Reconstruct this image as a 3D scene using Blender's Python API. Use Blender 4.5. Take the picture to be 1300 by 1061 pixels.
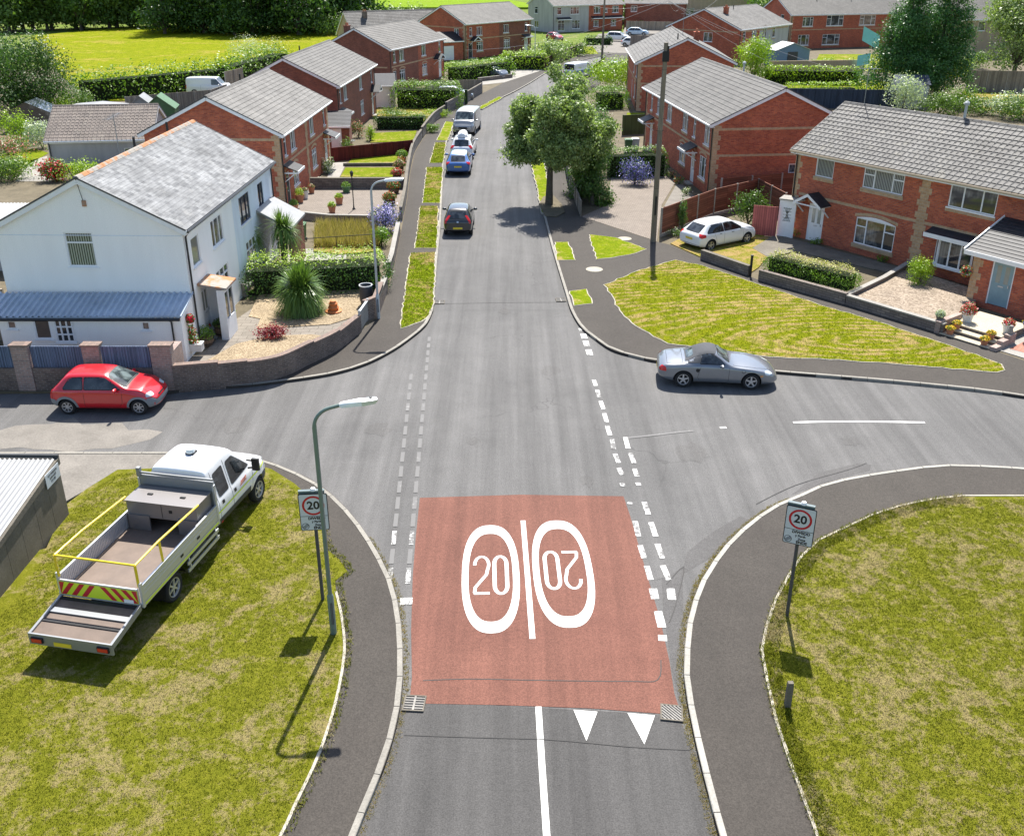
import bpy, bmesh, math, random
import numpy as np
from mathutils import Vector, Matrix
from mathutils.bvhtree import BVHTree
from mathutils.geometry import delaunay_2d_cdt
R = math.radians
for o in list(bpy.data.objects): bpy.data.objects.remove(o)
SC = bpy.context.scene
COL = SC.collection
random.seed(7)
RNG = np.random.default_rng(7)
# ------------------------------------------------------------------ camera
CAM_F, CAM_T, CAM_H, CX, CY = 1220.0, R(24.1), 14.4, 650.0, 486.0
cam = bpy.data.cameras.new('camera'); cam_o = bpy.data.objects.new('camera', cam); COL.objects.link(cam_o)
cam.sensor_width = 36; cam.sensor_fit = 'HORIZONTAL'; cam.lens = CAM_F/1300*36
cam.shift_y = -(530.5-CY)/1300
cam.clip_start = .1; cam.clip_end = 3000
cam_o.location = (0, 0, CAM_H); cam_o.rotation_euler = (R(90)-CAM_T, 0, 0)
SC.camera = cam_o
# ------------------------------------------------------------------ light
SUN_EL, SUN_AZ = R(56), R(8)      # azimuth from +Y towards +X
w = bpy.data.worlds.new('World'); SC.world = w; w.use_nodes = True
nt = w.node_tree; nt.nodes.clear()
sky = nt.nodes.new('ShaderNodeTexSky'); sky.sky_type = 'NISHITA'; sky.sun_disc = False
sky.sun_elevation = SUN_EL; sky.sun_rotation = SUN_AZ; sky.air_density = 1.0; sky.dust_density = 1.2
bg = nt.nodes.new('ShaderNodeBackground'); bg.inputs[1].default_value = .094
wo = nt.nodes.new('ShaderNodeOutputWorld')
nt.links.new(sky.outputs[0], bg.inputs[0]); nt.links.new(bg.outputs[0], wo.inputs[0])
sl = bpy.data.lights.new('sun', 'SUN'); sl.energy = 4.5; sl.angle = R(.5); sl.color = (1, .955, .88)
so = bpy.data.objects.new('sun', sl); COL.objects.link(so)
sd = Vector((math.sin(SUN_AZ)*math.cos(SUN_EL), math.cos(SUN_AZ)*math.cos(SUN_EL), math.sin(SUN_EL)))
so.rotation_euler = sd.to_track_quat('Z', 'Y').to_euler(); so.location = (0, 0, 60)
SC.view_settings.view_transform = 'Standard'; SC.view_settings.look = 'None'
SC.view_settings.exposure = 1.22; SC.view_settings.gamma = 1
SC.cycles.max_bounces = 6; SC.cycles.transparent_max_bounces = 6
# ------------------------------------------------------------------ survey: photo point -> metres on a level plane
def at(x, y, z=0.0):
    u = (x-CX)/CAM_F; v = (CY-y)/CAM_F
    dy = math.cos(CAM_T)+v*math.sin(CAM_T); dz = -math.sin(CAM_T)+v*math.cos(CAM_T)
    t = (z-CAM_H)/dz
    return Vector((u*t, dy*t, z))
def high(x, y, Y):                      # height of a point seen at (x,y) standing at depth Y
    v = (CY-y)/CAM_F
    dy = math.cos(CAM_T)+v*math.sin(CAM_T); dz = -math.sin(CAM_T)+v*math.cos(CAM_T)
    return CAM_H+dz*Y/dy
def ats(pts, z=0.0): return [at(p[0], p[1], z) for p in pts]
# ------------------------------------------------------------------ mesh builder
class MB:
    def __init__(s): s.v = []; s.f = []; s.m = []
    def face(s, pts, m=0):
        b = len(s.v); s.v += [tuple(p) for p in pts]; s.f.append(tuple(range(b, b+len(pts)))); s.m.append(m)
    def grid(s, rows, m=0, close=False):
        b = len(s.v); n = len(rows[0])
        for r in rows: s.v += [tuple(p) for p in r]
        for i in range(len(rows)-1):
            for j in range(n if close else n-1):
                k = (j+1) % n
                s.f.append((b+i*n+j, b+i*n+k, b+(i+1)*n+k, b+(i+1)*n+j)); s.m.append(m)
    def box(s, lo, hi, m=0, M=None):
        x0, y0, z0 = lo; x1, y1, z1 = hi
        c = [Vector(p) for p in ((x0,y0,z0),(x1,y0,z0),(x1,y1,z0),(x0,y1,z0),(x0,y0,z1),(x1,y0,z1),(x1,y1,z1),(x0,y1,z1))]
        if M is not None: c = [M @ p for p in c]
        b = len(s.v); s.v += [tuple(p) for p in c]
        for f in ((0,3,2,1),(4,5,6,7),(0,1,5,4),(1,2,6,5),(2,3,7,6),(3,0,4,7)): s.f.append(tuple(b+i for i in f)); s.m.append(m)
        return s
    def beam(s, p, q, w, h, m=0, up=(0,0,1)):       # rectangular bar from p to q, centred
        p = Vector(p); q = Vector(q); d = (q-p); L = d.length
        if L < 1e-6: return s
        d.normalize(); u = Vector(up)
        if abs(d.dot(u)) > .98: u = Vector((1, 0, 0))
        sx = d.cross(u).normalized(); sz = sx.cross(d)
        M = Matrix(((d.x, sx.x, sz.x, p.x), (d.y, sx.y, sz.y, p.y), (d.z, sx.z, sz.z, p.z), (0,0,0,1)))
        return s.box((0, -w/2, -h/2), (L, w/2, h/2), m, M)
    def tube(s, path, rad, n=8, m=0, cap=True):
        P = [Vector(p) for p in path]; rad = rad if hasattr(rad, '__len__') else [rad]*len(P)
        rows = []; prev = None
        for i, p in enumerate(P):
            d = (P[min(i+1, len(P)-1)]-P[max(i-1, 0)]).normalized()
            u = Vector((0,0,1)) if abs(d.z) < .95 else Vector((1,0,0))
            if prev is not None: u = prev
            a = d.cross(u).normalized(); b_ = a.cross(d).normalized(); prev = b_
            rows.append([p+(a*math.cos(t)+b_*math.sin(t))*rad[i] for t in [2*math.pi*k/n for k in range(n)]])
        s.grid(rows, m, True)
        if cap: s.face(rows[0][::-1], m); s.face(rows[-1], m)
        return s
    def lathe(s, prof, n=16, c=(0,0,0), m=0, axis='z'):
        rows = []
        for r, z in prof:
            row = []
            for k in range(n):
                t = 2*math.pi*k/n; x, y = r*math.cos(t), r*math.sin(t)
                row.append((c[0]+x, c[1]+y, c[2]+z) if axis == 'z' else (c[0]+x, c[1]+z, c[2]-y))
            rows.append(row)
        s.grid(rows, m, True); return s
    def prism(s, poly, z0, z1, m=0, mside=None):      # vertical extrusion of a 2-d outline
        P = [(p[0], p[1]) for p in poly]
        A = sum(P[i][0]*P[(i+1) % len(P)][1]-P[(i+1) % len(P)][0]*P[i][1] for i in range(len(P)))
        if A < 0: P = P[::-1]
        s.face([(x, y, z1) for x, y in P], m)
        ms = m if mside is None else mside
        for i in range(len(P)):
            a = P[i]; b = P[(i+1) % len(P)]
            s.face([(a[0],a[1],z0),(b[0],b[1],z0),(b[0],b[1],z1),(a[0],a[1],z1)], ms)
        return s
    def build(s, name, mats, parent=None, smooth=False, loc=None, rz=0, uv=True):
        me = bpy.data.meshes.new(name)
        me.from_pydata(s.v, [], s.f)
        mats = mats if isinstance(mats, (list, tuple)) else [mats]
        for m in mats: me.materials.append(m)
        if len(mats) > 1: me.polygons.foreach_set('material_index', s.m)
        if smooth:
            me.polygons.foreach_set('use_smooth', [True]*len(me.polygons))
        if uv: auto_uv(me)
        if smooth:
            bm = bmesh.new(); bm.from_mesh(me); bmesh.ops.remove_doubles(bm, verts=bm.verts, dist=1e-5)
            for e in bm.edges:
                if len(e.link_faces) == 2 and e.calc_face_angle(0) > R(40): e.smooth = False
            bm.to_mesh(me); bm.free()
        me.validate(); me.update()
        o = bpy.data.objects.new(name, me); COL.objects.link(o)
        if parent is not None: o.parent = parent
        if loc is not None: o.location = loc
        if rz: o.rotation_euler.z = rz
        return o
def auto_uv(me):
    me.update(); uvl = me.uv_layers.new(name='UVMap')
    n = len(me.loops); li = np.zeros(n, int); me.loops.foreach_get('vertex_index', li)
    co = np.zeros(len(me.vertices)*3); me.vertices.foreach_get('co', co); co = co.reshape(-1, 3)
    np_ = len(me.polygons); nor = np.zeros(np_*3); me.polygons.foreach_get('normal', nor); nor = nor.reshape(-1, 3)
    tot = np.zeros(np_, int); me.polygons.foreach_get('loop_total', tot)
    N = np.repeat(nor, tot, 0)
    flat = np.abs(N[:, 2]) > .995
    t = np.stack([-N[:, 1], N[:, 0], np.zeros(n)], 1); l = np.linalg.norm(t, axis=1, keepdims=True); t = t/np.maximum(l, 1e-9)
    t[flat] = (1, 0, 0)
    b = np.cross(N, t); b[flat] = (0, 1, 0)
    p = co[li]
    uv = np.stack([(p*t).sum(1), (p*b).sum(1)], 1)
    uvl.data.foreach_set('uv', uv.ravel())
def tag(o, label=None, cat=None, group=None, kind=None):
    if label: o['label'] = label
    if cat: o['category'] = cat
    if group: o['group'] = group
    if kind: o['kind'] = kind
    return o
def empty(name, loc=(0,0,0), rz=0, parent=None):
    o = bpy.data.objects.new(name, None); COL.objects.link(o); o.location = loc; o.rotation_euler.z = rz
    o.empty_display_size = .2
    if parent is not None: o.parent = parent
    return o
def kids(o): return [c for c in bpy.data.objects if c.parent == o]
def copy_tree(o, parent=None):
    c = o.copy(); COL.objects.link(c); c.parent = parent
    for ch in kids(o): copy_tree(ch, c)
    return c
# ------------------------------------------------------------------ materials
class NT:
    def __init__(s, name, rough=.8, spec=.3, metal=0):
        s.mat = bpy.data.materials.new(name); s.mat.use_nodes = True
        s.t = s.mat.node_tree; s.n = s.t.nodes; s.b = s.n['Principled BSDF']
        s.b.inputs['Roughness'].default_value = rough; s.b.inputs['Specular IOR Level'].default_value = spec
        s.b.inputs['Metallic'].default_value = metal
    def new(s, k, **kw):
        nd = s.n.new(k)
        for a, v in kw.items():
            if a.startswith('i_'):
                key = a[2:].replace('_', ' '); nd.inputs[key].default_value = v
            else: setattr(nd, a, v)
        return nd
    def link(s, a, b): s.t.links.new(a, b)
    def coord(s, kind='UV', scale=1.0):
        tc = s.new('ShaderNodeTexCoord'); o = tc.outputs[kind]
        if scale != 1.0:
            mp = s.new('ShaderNodeMapping')
            mp.inputs['Scale'].default_value = scale if hasattr(scale, '__len__') else (scale,)*3
            s.link(o, mp.inputs[0]); o = mp.outputs[0]
        return o
    def noise(s, vec, scale, detail=4, rough=.6, dist=0):
        nd = s.new('ShaderNodeTexNoise'); nd.inputs['Scale'].default_value = scale; nd.inputs['Detail'].default_value = detail
        nd.inputs['Roughness'].default_value = rough; nd.inputs['Distortion'].default_value = dist
        if vec is not None: s.link(vec, nd.inputs['Vector'])
        return nd.outputs['Fac']
    def ramp(s, fac, stops, interp='LINEAR'):
        r = s.new('ShaderNodeValToRGB'); r.color_ramp.interpolation = interp
        e = r.color_ramp.elements
        while len(e) < len(stops): e.new(.5)
        for k, (p, c) in enumerate(stops):
            e[k].position = p; e[k].color = (*c[:3], 1) if hasattr(c, '__len__') else (c, c, c, 1)
        s.link(fac, r.inputs[0]); return r.outputs[0]
    def mix(s, fac, a, b, mode='MIX'):
        m = s.new('ShaderNodeMix', data_type='RGBA', blend_type=mode)
        for sock, v in ((m.inputs[0], fac), (m.inputs[6], a), (m.inputs[7], b)):
            if hasattr(v, 'is_linked') or isinstance(v, bpy.types.NodeSocket): s.link(v, sock)
            elif hasattr(v, '__len__'): sock.default_value = (*v[:3], 1)
            else: sock.default_value = v if sock == m.inputs[0] else (v, v, v, 1)
        return m.outputs[2]
    def math(s, op, a, b=0.0, c=None):
        m = s.new('ShaderNodeMath', operation=op)
        for i, v in enumerate((a, b) if c is None else (a, b, c)):
            if isinstance(v, bpy.types.NodeSocket): s.link(v, m.inputs[i])
            else: m.inputs[i].default_value = v
        return m.outputs[0]
    def col(s, c):
        if isinstance(c, bpy.types.NodeSocket): s.link(c, s.b.inputs['Base Color'])
        else: s.b.inputs['Base Color'].default_value = (*c[:3], 1)
        return s
    def bump(s, h, strength=.3, dist=.02):
        b = s.new('ShaderNodeBump'); b.inputs['Strength'].default_value = strength; b.inputs['Distance'].default_value = dist
        s.link(h, b.inputs['Height']); s.link(b.outputs[0], s.b.inputs['Normal']); return s
def lum(c, k): return tuple(min(1, x*k) for x in c)
def plain(name, c, rough=.6, spec=.4, metal=0, var=.12, scale=3, bump=0):
    m = NT(name, rough, spec, metal); v = m.coord('Object')
    n = m.noise(v, scale, 5)
    m.col(m.mix(n, lum(c, 1-var*1.6), lum(c, 1+var*1.6)))
    if bump: m.bump(m.noise(v, scale*12, 3), bump, .01)
    return m.mat
M = {}
def asphalt(name, lo, hi, wear=True, cracks=.5):
    m = NT(name, .88, .25); v = m.coord('Object')
    big = m.noise(v, .13, 5, .65, .6); mid = m.noise(v, 1.1, 6, .7); fine = m.noise(v, 34, 2, .6)
    strk = m.noise(m.coord('Object', (1.7, .05, 1)), 1.0, 5, .65)
    md = lum(tuple((a+b)/2 for a, b in zip(lo, hi)), 1.0)
    c = m.mix(.55, m.ramp(big, [(.36, lo), (.62, hi)]), md)
    c = m.mix(1.0, c, m.ramp(strk, [(.34, .80 if wear else .95), (.66, 1.17 if wear else 1.04)]), 'MULTIPLY')
    c = m.mix(1.0, c, m.ramp(fine, [(.32, .74), (.68, 1.26)]), 'MULTIPLY')
    c = m.mix(1.0, c, m.ramp(mid, [(.34, .94), (.66, 1.05)]), 'MULTIPLY')
    vf = m.noise(v, 9, 5, .8); c = m.mix(1.0, c, m.ramp(vf, [(.36, .91), (.64, 1.08)]), 'MULTIPLY')
    vo = m.new('ShaderNodeTexVoronoi', feature='DISTANCE_TO_EDGE'); vo.inputs['Scale'].default_value = .16
    dn = m.new('ShaderNodeTexNoise'); dn.inputs['Scale'].default_value = .9; m.link(v, dn.inputs['Vector'])
    ad = m.new('ShaderNodeVectorMath', operation='ADD'); m.link(v, ad.inputs[0])
    sc_ = m.new('ShaderNodeVectorMath', operation='SCALE'); sc_.inputs['Scale'].default_value = 1.6; m.link(dn.outputs['Color'], sc_.inputs[0])
    m.link(sc_.outputs[0], ad.inputs[1]); m.link(ad.outputs[0], vo.inputs['Vector'])
    cr = m.ramp(vo.outputs['Distance'], [(0, 1.0), (.0022, 0.0)])
    msk = m.math('MULTIPLY', cr, m.ramp(m.noise(v, .21, 2), [(.5, 0.0), (.6, cracks)]))
    c = m.mix(msk, c, lum(lo, .45))
    m.col(c).bump(fine, .35, .006); return m.mat
M['road'] = asphalt('old_asphalt', (.089,.087,.085), (.134,.130,.126))
M['path'] = asphalt('path_asphalt', (.045,.039,.034), (.063,.056,.048), False, .2)
M['newroad'] = asphalt('newer_asphalt', (.058,.056,.054), (.082,.079,.076), True, .5)
M['patch'] = asphalt('patched_asphalt', (.078,.075,.073), (.105,.101,.098), False, .3)
M['redroad'] = asphalt('red_surfacing', (.125,.052,.038), (.175,.078,.056), True, .5)
M['redold'] = asphalt('faded_red_surfacing', (.19,.08,.06), (.22,.11,.085), True, .3)
def paint_mat(name, wear, c=(.66,.655,.62), under=(.130,.127,.124)):
    m = NT(name, .7, .3); v = m.coord('Object')
    n = m.noise(v, 9, 8, .75); n2 = m.noise(v, 1.3, 4, .6)
    k = m.math('ADD', m.math('MULTIPLY', n, .8), m.math('MULTIPLY', n2, .5))
    c2 = m.ramp(k, [(wear-.03, under), (wear+.03, c)]) if wear > 0 else m.ramp(k, [(.45, lum(c, .55)), (.53, lum(c, .85)), (.75, lum(c, .98))])
    m.col(c2); return m.mat
M['paint'] = paint_mat('road_paint', 0); M['paint_old'] = paint_mat('worn_road_paint', .665, (.5,.5,.48)); M['paint_faint'] = paint_mat('faded_road_paint', .76, (.205,.20,.195), (.132,.129,.126))
M['paint_mid'] = paint_mat('scuffed_road_paint', .615, (.6,.6,.57))
def concrete(name, c, var=.2, joints=0, bump=.2):
    m = NT(name, .9, .2); v = m.coord('Object')
    n = m.noise(v, .9, 6, .7); f = m.noise(v, 18, 3)
    cc = m.ramp(n, [(.25, lum(c, 1-var)), (.75, lum(c, 1+var))])
    cc = m.mix(1.0, cc, m.ramp(f, [(.3, .82), (.7, 1.15)]), 'MULTIPLY')
    if joints:
        uv = m.coord('UV'); br = m.new('ShaderNodeTexBrick'); m.link(uv, br.inputs['Vector'])
        br.inputs['Scale'].default_value = 1; br.inputs['Brick Width'].default_value = joints; br.inputs['Row Height'].default_value = joints*.6
        br.inputs['Mortar Size'].default_value = .012; br.inputs['Color1'].default_value = (1,1,1,1); br.inputs['Color2'].default_value = (.86,.86,.86,1); br.inputs['Mortar'].default_value = (.45,.45,.42,1)
        cc = m.mix(1.0, cc, br.outputs['Color'], 'MULTIPLY')
    m.col(cc).bump(f, bump, .01); return m.mat
M['kerb'] = concrete('kerb_stone', (.25,.235,.205)); M['conc'] = concrete('pale_concrete', (.28,.265,.24)); M['kerbnew'] = concrete('white_kerb_stone', (.33,.315,.28), .2)
M['edging'] = concrete('path_edging', (.36,.33,.27), .3); M['flags'] = concrete('paving_flags', (.22,.195,.165), .15, .6); M['setts'] = concrete('block_paving', (.24,.205,.175), .12, .22)
M['pinkpave'] = concrete('pink_block_paving', (.42,.19,.14), .12, .22); M['dkconc'] = concrete('weathered_concrete', (.15,.135,.11), .3); M['tanpath'] = concrete('dusty_tarmac', (.185,.17,.15), .25)
M['step'] = concrete('step_concrete', (.42,.37,.28), .15)
def grass(name, g1, g2, dry, amt=.5, stripes=None, scale=1.0, tall=False):
    m = NT(name, .95, .03); v = m.coord('Object')
    n1 = m.noise(v, .45*scale, 6, .7, .8); n2 = m.noise(v, 2.6*scale, 7, .8); n3 = m.noise(v, 26*max(scale,.4), 3, .75)
    n2 = m.ramp(n2, [(.34, 0.0), (.66, 1.0)]); n1 = m.ramp(n1, [(.34, 0.0), (.66, 1.0)])
    c = m.mix(n2, g1, g2)
    d = m.math('ADD', m.math('MULTIPLY', n1, .6), m.math('MULTIPLY', n2, .55))
    if stripes:
        cx_, cy_, ex, sc2 = stripes
        mp = m.new('ShaderNodeMapping'); mp.inputs['Location'].default_value = (-cx_, -cy_*ex, 0); mp.inputs['Scale'].default_value = (1, ex, 1); m.link(v, mp.inputs[0])
        wv = m.new('ShaderNodeTexWave', wave_type='RINGS', rings_direction='SPHERICAL'); wv.inputs['Scale'].default_value = sc2; wv.inputs['Distortion'].default_value = 7.5
        wv.inputs['Detail'].default_value = 5; wv.inputs['Detail Scale'].default_value = .45; wv.inputs['Detail Roughness'].default_value = .75
        m.link(mp.outputs[0], wv.inputs['Vector'])
        d = m.math('ADD', m.math('MULTIPLY', wv.outputs['Fac'], .30), m.math('MULTIPLY', d, .74))
    c = m.mix(m.ramp(d, [(.98-amt*.7, 0.0), (1.18-amt*.6, 1.0)]), c, dry)
    c = m.mix(1.0, c, m.ramp(n3, [(.3, .55), (.7, 1.5)]), 'MULTIPLY')
    m.col(c).bump(n3, .8, .05 if not tall else .2); return m.mat
M['verge'] = grass('mown_grass', (.100,.112,.008), (.180,.178,.018), (.235,.195,.080), .60, scale=1.8)
M['verge2'] = grass('mown_grass_rows', (.105,.135,.004), (.19,.19,.006), (.29,.22,.085), .60, stripes=(14.5, 36.0, 2.6, .30))
M['strip'] = grass('verge_grass', (.095,.145,.004), (.185,.22,.007), (.28,.22,.075), .48)
M['lawn'] = grass('lawn_grass', (.10,.145,.005), (.17,.20,.010), (.26,.21,.06), .5)
M['drylawn'] = grass('dry_lawn', (.14,.15,.015), (.21,.185,.03), (.28,.20,.08), .75)
M['field'] = grass('meadow_grass', (.14,.18,.005), (.23,.245,.008), (.27,.235,.04), .50, scale=.22, tall=True)
M['field2'] = grass('bright_far_grass', (.12,.20,.01), (.17,.25,.015), (.2,.2,.04), .2, scale=.2)
M['ground'] = grass('rough_ground', (.09,.14,.025), (.14,.18,.04), (.22,.19,.10), .5, scale=.5)
M['soil'] = concrete('garden_soil', (.12,.10,.065), .35)
def gravel(name, a, b, sc=22):
    m = NT(name, .85, .25); v = m.coord('Object'); vo = m.new('ShaderNodeTexVoronoi'); vo.inputs['Scale'].default_value = sc; m.link(v, vo.inputs['Vector'])
    hs = m.new('ShaderNodeSeparateColor'); m.link(vo.outputs['Color'], hs.inputs[0])
    c = m.mix(hs.outputs[0], a, b); c = m.mix(1.0, c, m.ramp(m.noise(v, 1.2, 4), [(.3, .85), (.7, 1.15)]), 'MULTIPLY')
    m.col(c).bump(vo.outputs['Distance'], .8, .03); return m.mat
M['gravel'] = gravel('golden_gravel', (.17,.125,.07), (.38,.30,.20)); M['gravel2'] = gravel('pale_gravel', (.15,.115,.08), (.35,.285,.22), 14)
def brick(name, c1, c2, mortar, bw=.225, bh=.075, ms=.01, var=.3, bumpy=.5):
    m = NT(name, .85, .25); uv = m.coord('UV'); v = m.coord('Object')
    br = m.new('ShaderNodeTexBrick'); m.link(uv, br.inputs['Vector']); br.inputs['Scale'].default_value = 1
    br.inputs['Brick Width'].default_value = bw; br.inputs['Row Height'].default_value = bh; br.inputs['Mortar Size'].default_value = ms
    br.inputs['Color1'].default_value = (*c1, 1); br.inputs['Color2'].default_value = (*c2, 1); br.inputs['Mortar'].default_value = (*mortar, 1)
    c = m.mix(1.0, br.outputs['Color'], m.ramp(m.noise(v, .8, 6, .7), [(.2, 1-var), (.8, 1+var)]), 'MULTIPLY')
    c = m.mix(1.0, c, m.ramp(m.noise(v, 9, 4), [(.25, .85), (.75, 1.15)]), 'MULTIPLY')
    m.col(c).bump(br.outputs['Fac'], -bumpy, .01); return m.mat
M['brick'] = brick('red_brick', (.52,.13,.058), (.30,.062,.038), (.30,.15,.105)); M['brickdk'] = brick('brown_brick', (.28,.09,.055), (.17,.058,.04), (.19,.11,.085))
M['buff'] = brick('buff_brick', (.50,.33,.19), (.40,.25,.14), (.42,.34,.25), .225, .15, .012, .2)
M['oldbrick'] = brick('old_grey_brick', (.17,.125,.10), (.10,.075,.065), (.20,.17,.15), .225, .075, .012, .5, .8); M['copebrick'] = brick('brick_on_edge', (.24,.16,.13), (.17,.12,.10), (.16,.14,.12), .075, .225, .01, .3)
M['stonewall'] = brick('split_stone_block', (.23,.19,.165), (.15,.125,.115), (.10,.085,.075), .42, .11, .014, .35, .9); M['pillarbrick'] = brick('pink_grey_brick', (.36,.23,.19), (.24,.17,.15), (.32,.29,.26), .225, .075, .012, .35)
def render_mat(name, c, stain=.12):
    m = NT(name, .9, .2); v = m.coord('Object')
    st = m.noise(m.coord('Object', (1.2, 1.2, .22)), 1.2, 6, .65)
    cc = m.ramp(st, [(.2, lum(c, 1-stain*1.5)), (.62, c)])
    cc = m.mix(1.0, cc, m.ramp(m.noise(v, 40, 2), [(.3, .88), (.7, 1.08)]), 'MULTIPLY')
    m.col(cc).bump(m.noise(v, 60, 2), .4, .01); return m.mat
M['render'] = render_mat('white_pebbledash', (.92,.915,.89), .05); M['renderb'] = render_mat('bluish_white_render', (.72,.78,.86)); M['greyrender'] = render_mat('grey_render', (.47,.46,.45), .2); M['tanrender'] = render_mat('tan_render', (.42,.33,.23), .2)
def tiles(name, c1, c2, w_=.3, h_=.3, patch=.25, rough=.75, lich=None, mort=.45):
    m = NT(name, rough, .35); uv = m.coord('UV'); v = m.coord('Object')
    br = m.new('ShaderNodeTexBrick'); m.link(uv, br.inputs['Vector']); br.inputs['Scale'].default_value = 1
    br.inputs['Brick Width'].default_value = w_; br.inputs['Row Height'].default_value = h_; br.inputs['Mortar Size'].default_value = .008
    br.inputs['Color1'].default_value = (*c1, 1); br.inputs['Color2'].default_value = (*c2, 1); br.inputs['Mortar'].default_value = (*lum(c1, mort), 1)
    c = m.mix(1.0, br.outputs['Color'], m.ramp(m.noise(v, .6, 6, .7), [(.25, 1-patch), (.75, 1+patch)]), 'MULTIPLY')
    c = m.mix(1.0, c, m.ramp(m.noise(v, 14, 4, .7), [(.25, .82), (.75, 1.18)]), 'MULTIPLY')
    if lich: c = m.mix(m.ramp(m.noise(v, 1.7, 6, .8), [(.56, 0.0), (.66, .7)]), c, lich)
    m.col(c).bump(br.outputs['Fac'], -.5, .015); return m.mat
M['slate_white'] = tiles('pale_cement_slates', (.21,.215,.22), (.10,.104,.11), .30, .225, .42, .8, (.23,.23,.225), .7)
M['tile_grey'] = tiles('grey_concrete_tiles', (.066,.063,.058), (.095,.09,.083), .33, .34, .32, .7, (.16,.15,.13))
M['tile_lgrey'] = tiles('weathered_concrete_tiles', (.098,.093,.086), (.145,.139,.13), .33, .34, .32, .75, (.22,.21,.19))
M['tile_dk'] = tiles('dark_roof_tiles', (.018,.02,.025), (.03,.032,.038), .28, .25, .25, .6)
M['tile_brown'] = tiles('brown_pantiles', (.20,.165,.14), (.155,.13,.115), .3, .33, .3, .75, (.30,.27,.22))
M['tile_pan'] = tiles('grey_pantiles', (.082,.079,.075), (.125,.12,.114), .3, .36, .32, .7, (.21,.195,.16))
M['ridge_or'] = NT('lichened_ridge', .85, .2).mat
_m = NT('rusty_patch', .85, .2); _m.col(_m.mix(_m.ramp(_m.noise(_m.coord('Object'), 1.6, 5, .7), [(.46, 0.0), (.56, 1.0)]), (.30,.28,.25), (.40,.19,.09))); M['ridge_or'] = _m.mat
def corr(name, c, freq=.15, metal=0, rough=.5, dirt=.25):
    m = NT(name, rough, .4, metal); v = m.coord('Object')
    cc = m.ramp(m.noise(v, .8, 6, .7), [(.25, lum(c, 1-dirt)), (.75, lum(c, 1.05))])
    m.col(cc).bump(m.noise(v, 30, 2), .1, .01); return m.mat
M['corr_white'] = corr('white_corrugated_sheet', (.27,.275,.28)); M['corr_blue'] = corr('blue_grey_sheeting', (.46,.54,.64), dirt=.4)
def planks(name, c, pw=.12, vertical=True, var=.35):
    m = NT(name, .8, .25); uv = m.coord('UV')
    br = m.new('ShaderNodeTexBrick'); m.link(uv, br.inputs['Vector']); br.inputs['Scale'].default_value = 1; br.offset = 0
    br.inputs['Brick Width'].default_value = pw if vertical else 1.8; br.inputs['Row Height'].default_value = 3.0 if vertical else pw
    br.inputs['Mortar Size'].default_value = .008; br.inputs['Color1'].default_value = (*lum(c, .75), 1); br.inputs['Color2'].default_value = (*lum(c, 1.25), 1); br.inputs['Mortar'].default_value = (*lum(c, .25), 1)
    v = m.coord('Object', (1, 1, .25) if vertical else (.2, .2, 1))
    cc = m.mix(1.0, br.outputs['Color'], m.ramp(m.noise(v, 2.5, 6, .7), [(.2, 1-var), (.8, 1+var)]), 'MULTIPLY')
    m.col(cc).bump(br.outputs['Fac'], -.6, .01); return m.mat
M['fence_red'] = planks('red_brown_boards', (.175,.068,.042), .13, False); M['fence_maroon'] = planks('maroon_boards', (.12,.02,.018)); M['fence_blue'] = planks('blue_grey_sheet_ribs', (.13,.17,.25), .09)
M['fence_green'] = planks('dark_green_boards', (.045,.075,.03)); M['fence_grey'] = planks('weathered_grey_boards', (.23,.205,.175)); M['fence_tan'] = planks('weathered_tan_boards', (.33,.275,.21)); M['fence_dkblue'] = planks('dark_blue_boards', (.035,.05,.075), .15)
M['fence_brown'] = planks('brown_boards', (.09,.05,.03)); M['wallboard'] = planks('grey_slat_wall', (.19,.17,.155), .2, False); M['timber'] = planks('pole_timber', (.24,.20,.15), .3)
M['gatewood'] = planks('pink_red_gate_boards', (.34,.10,.09)); M['ply'] = plain('brown_phenolic_deck', (.15,.11,.085), .6, .4, 0, .25, 3)
M['upvc'] = plain('white_upvc', (.80,.81,.82), .35, .5, 0, .04); M['upvc_dk'] = plain('navy_window_frame', (.02,.03,.06), .4); M['white'] = plain('white_paint', (.76,.77,.78), .5, .4, 0, .08)
M['gutter'] = plain('black_gutter', (.02,.02,.022), .4); M['black'] = plain('black_plastic', (.012,.012,.013), .55); M['dkgrey'] = plain('dark_grey', (.06,.062,.066), .6); M['bluedoor'] = plain('sage_blue_door', (.22,.33,.37), .45)
M['greydoor'] = plain('dark_door', (.03,.035,.05), .4); M['iron'] = plain('black_iron', (.02,.02,.02), .5, .5, .3)
M['leadsill'] = plain('stone_sill', (.42,.34,.24), .8)
def glass(name, dark, net, k=.5):
    m = NT(name, .06, .8); v = m.coord('Object'); uv = m.coord('UV')
    wv = m.new('ShaderNodeTexWave'); wv.inputs['Scale'].default_value = 2.2; wv.inputs['Distortion'].default_value = 1.0; m.link(uv, wv.inputs['Vector'])
    n = m.noise(v, .9, 3, .6)
    c = m.mix(wv.outputs['Fac'], lum(net, .7), net)
    m.col(m.mix(m.ramp(n, [(k-.06, 0.0), (k+.06, 1.0)]), dark, c)); m.b.inputs['Coat Weight'].default_value = .5; m.b.inputs['Coat Roughness'].default_value = .03
    return m.mat
M['pane'] = glass('curtained_window_glass', (.028,.034,.042), (.20,.205,.205), .53); M['pane_dk'] = glass('dark_window_glass', (.02,.025,.032), (.07,.08,.09)); _m = NT('window_with_blind', .08, .7); _w = _m.new('ShaderNodeTexWave'); _w.inputs['Scale'].default_value = 3.4; _m.link(_m.coord('UV'), _w.inputs['Vector'])
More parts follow.
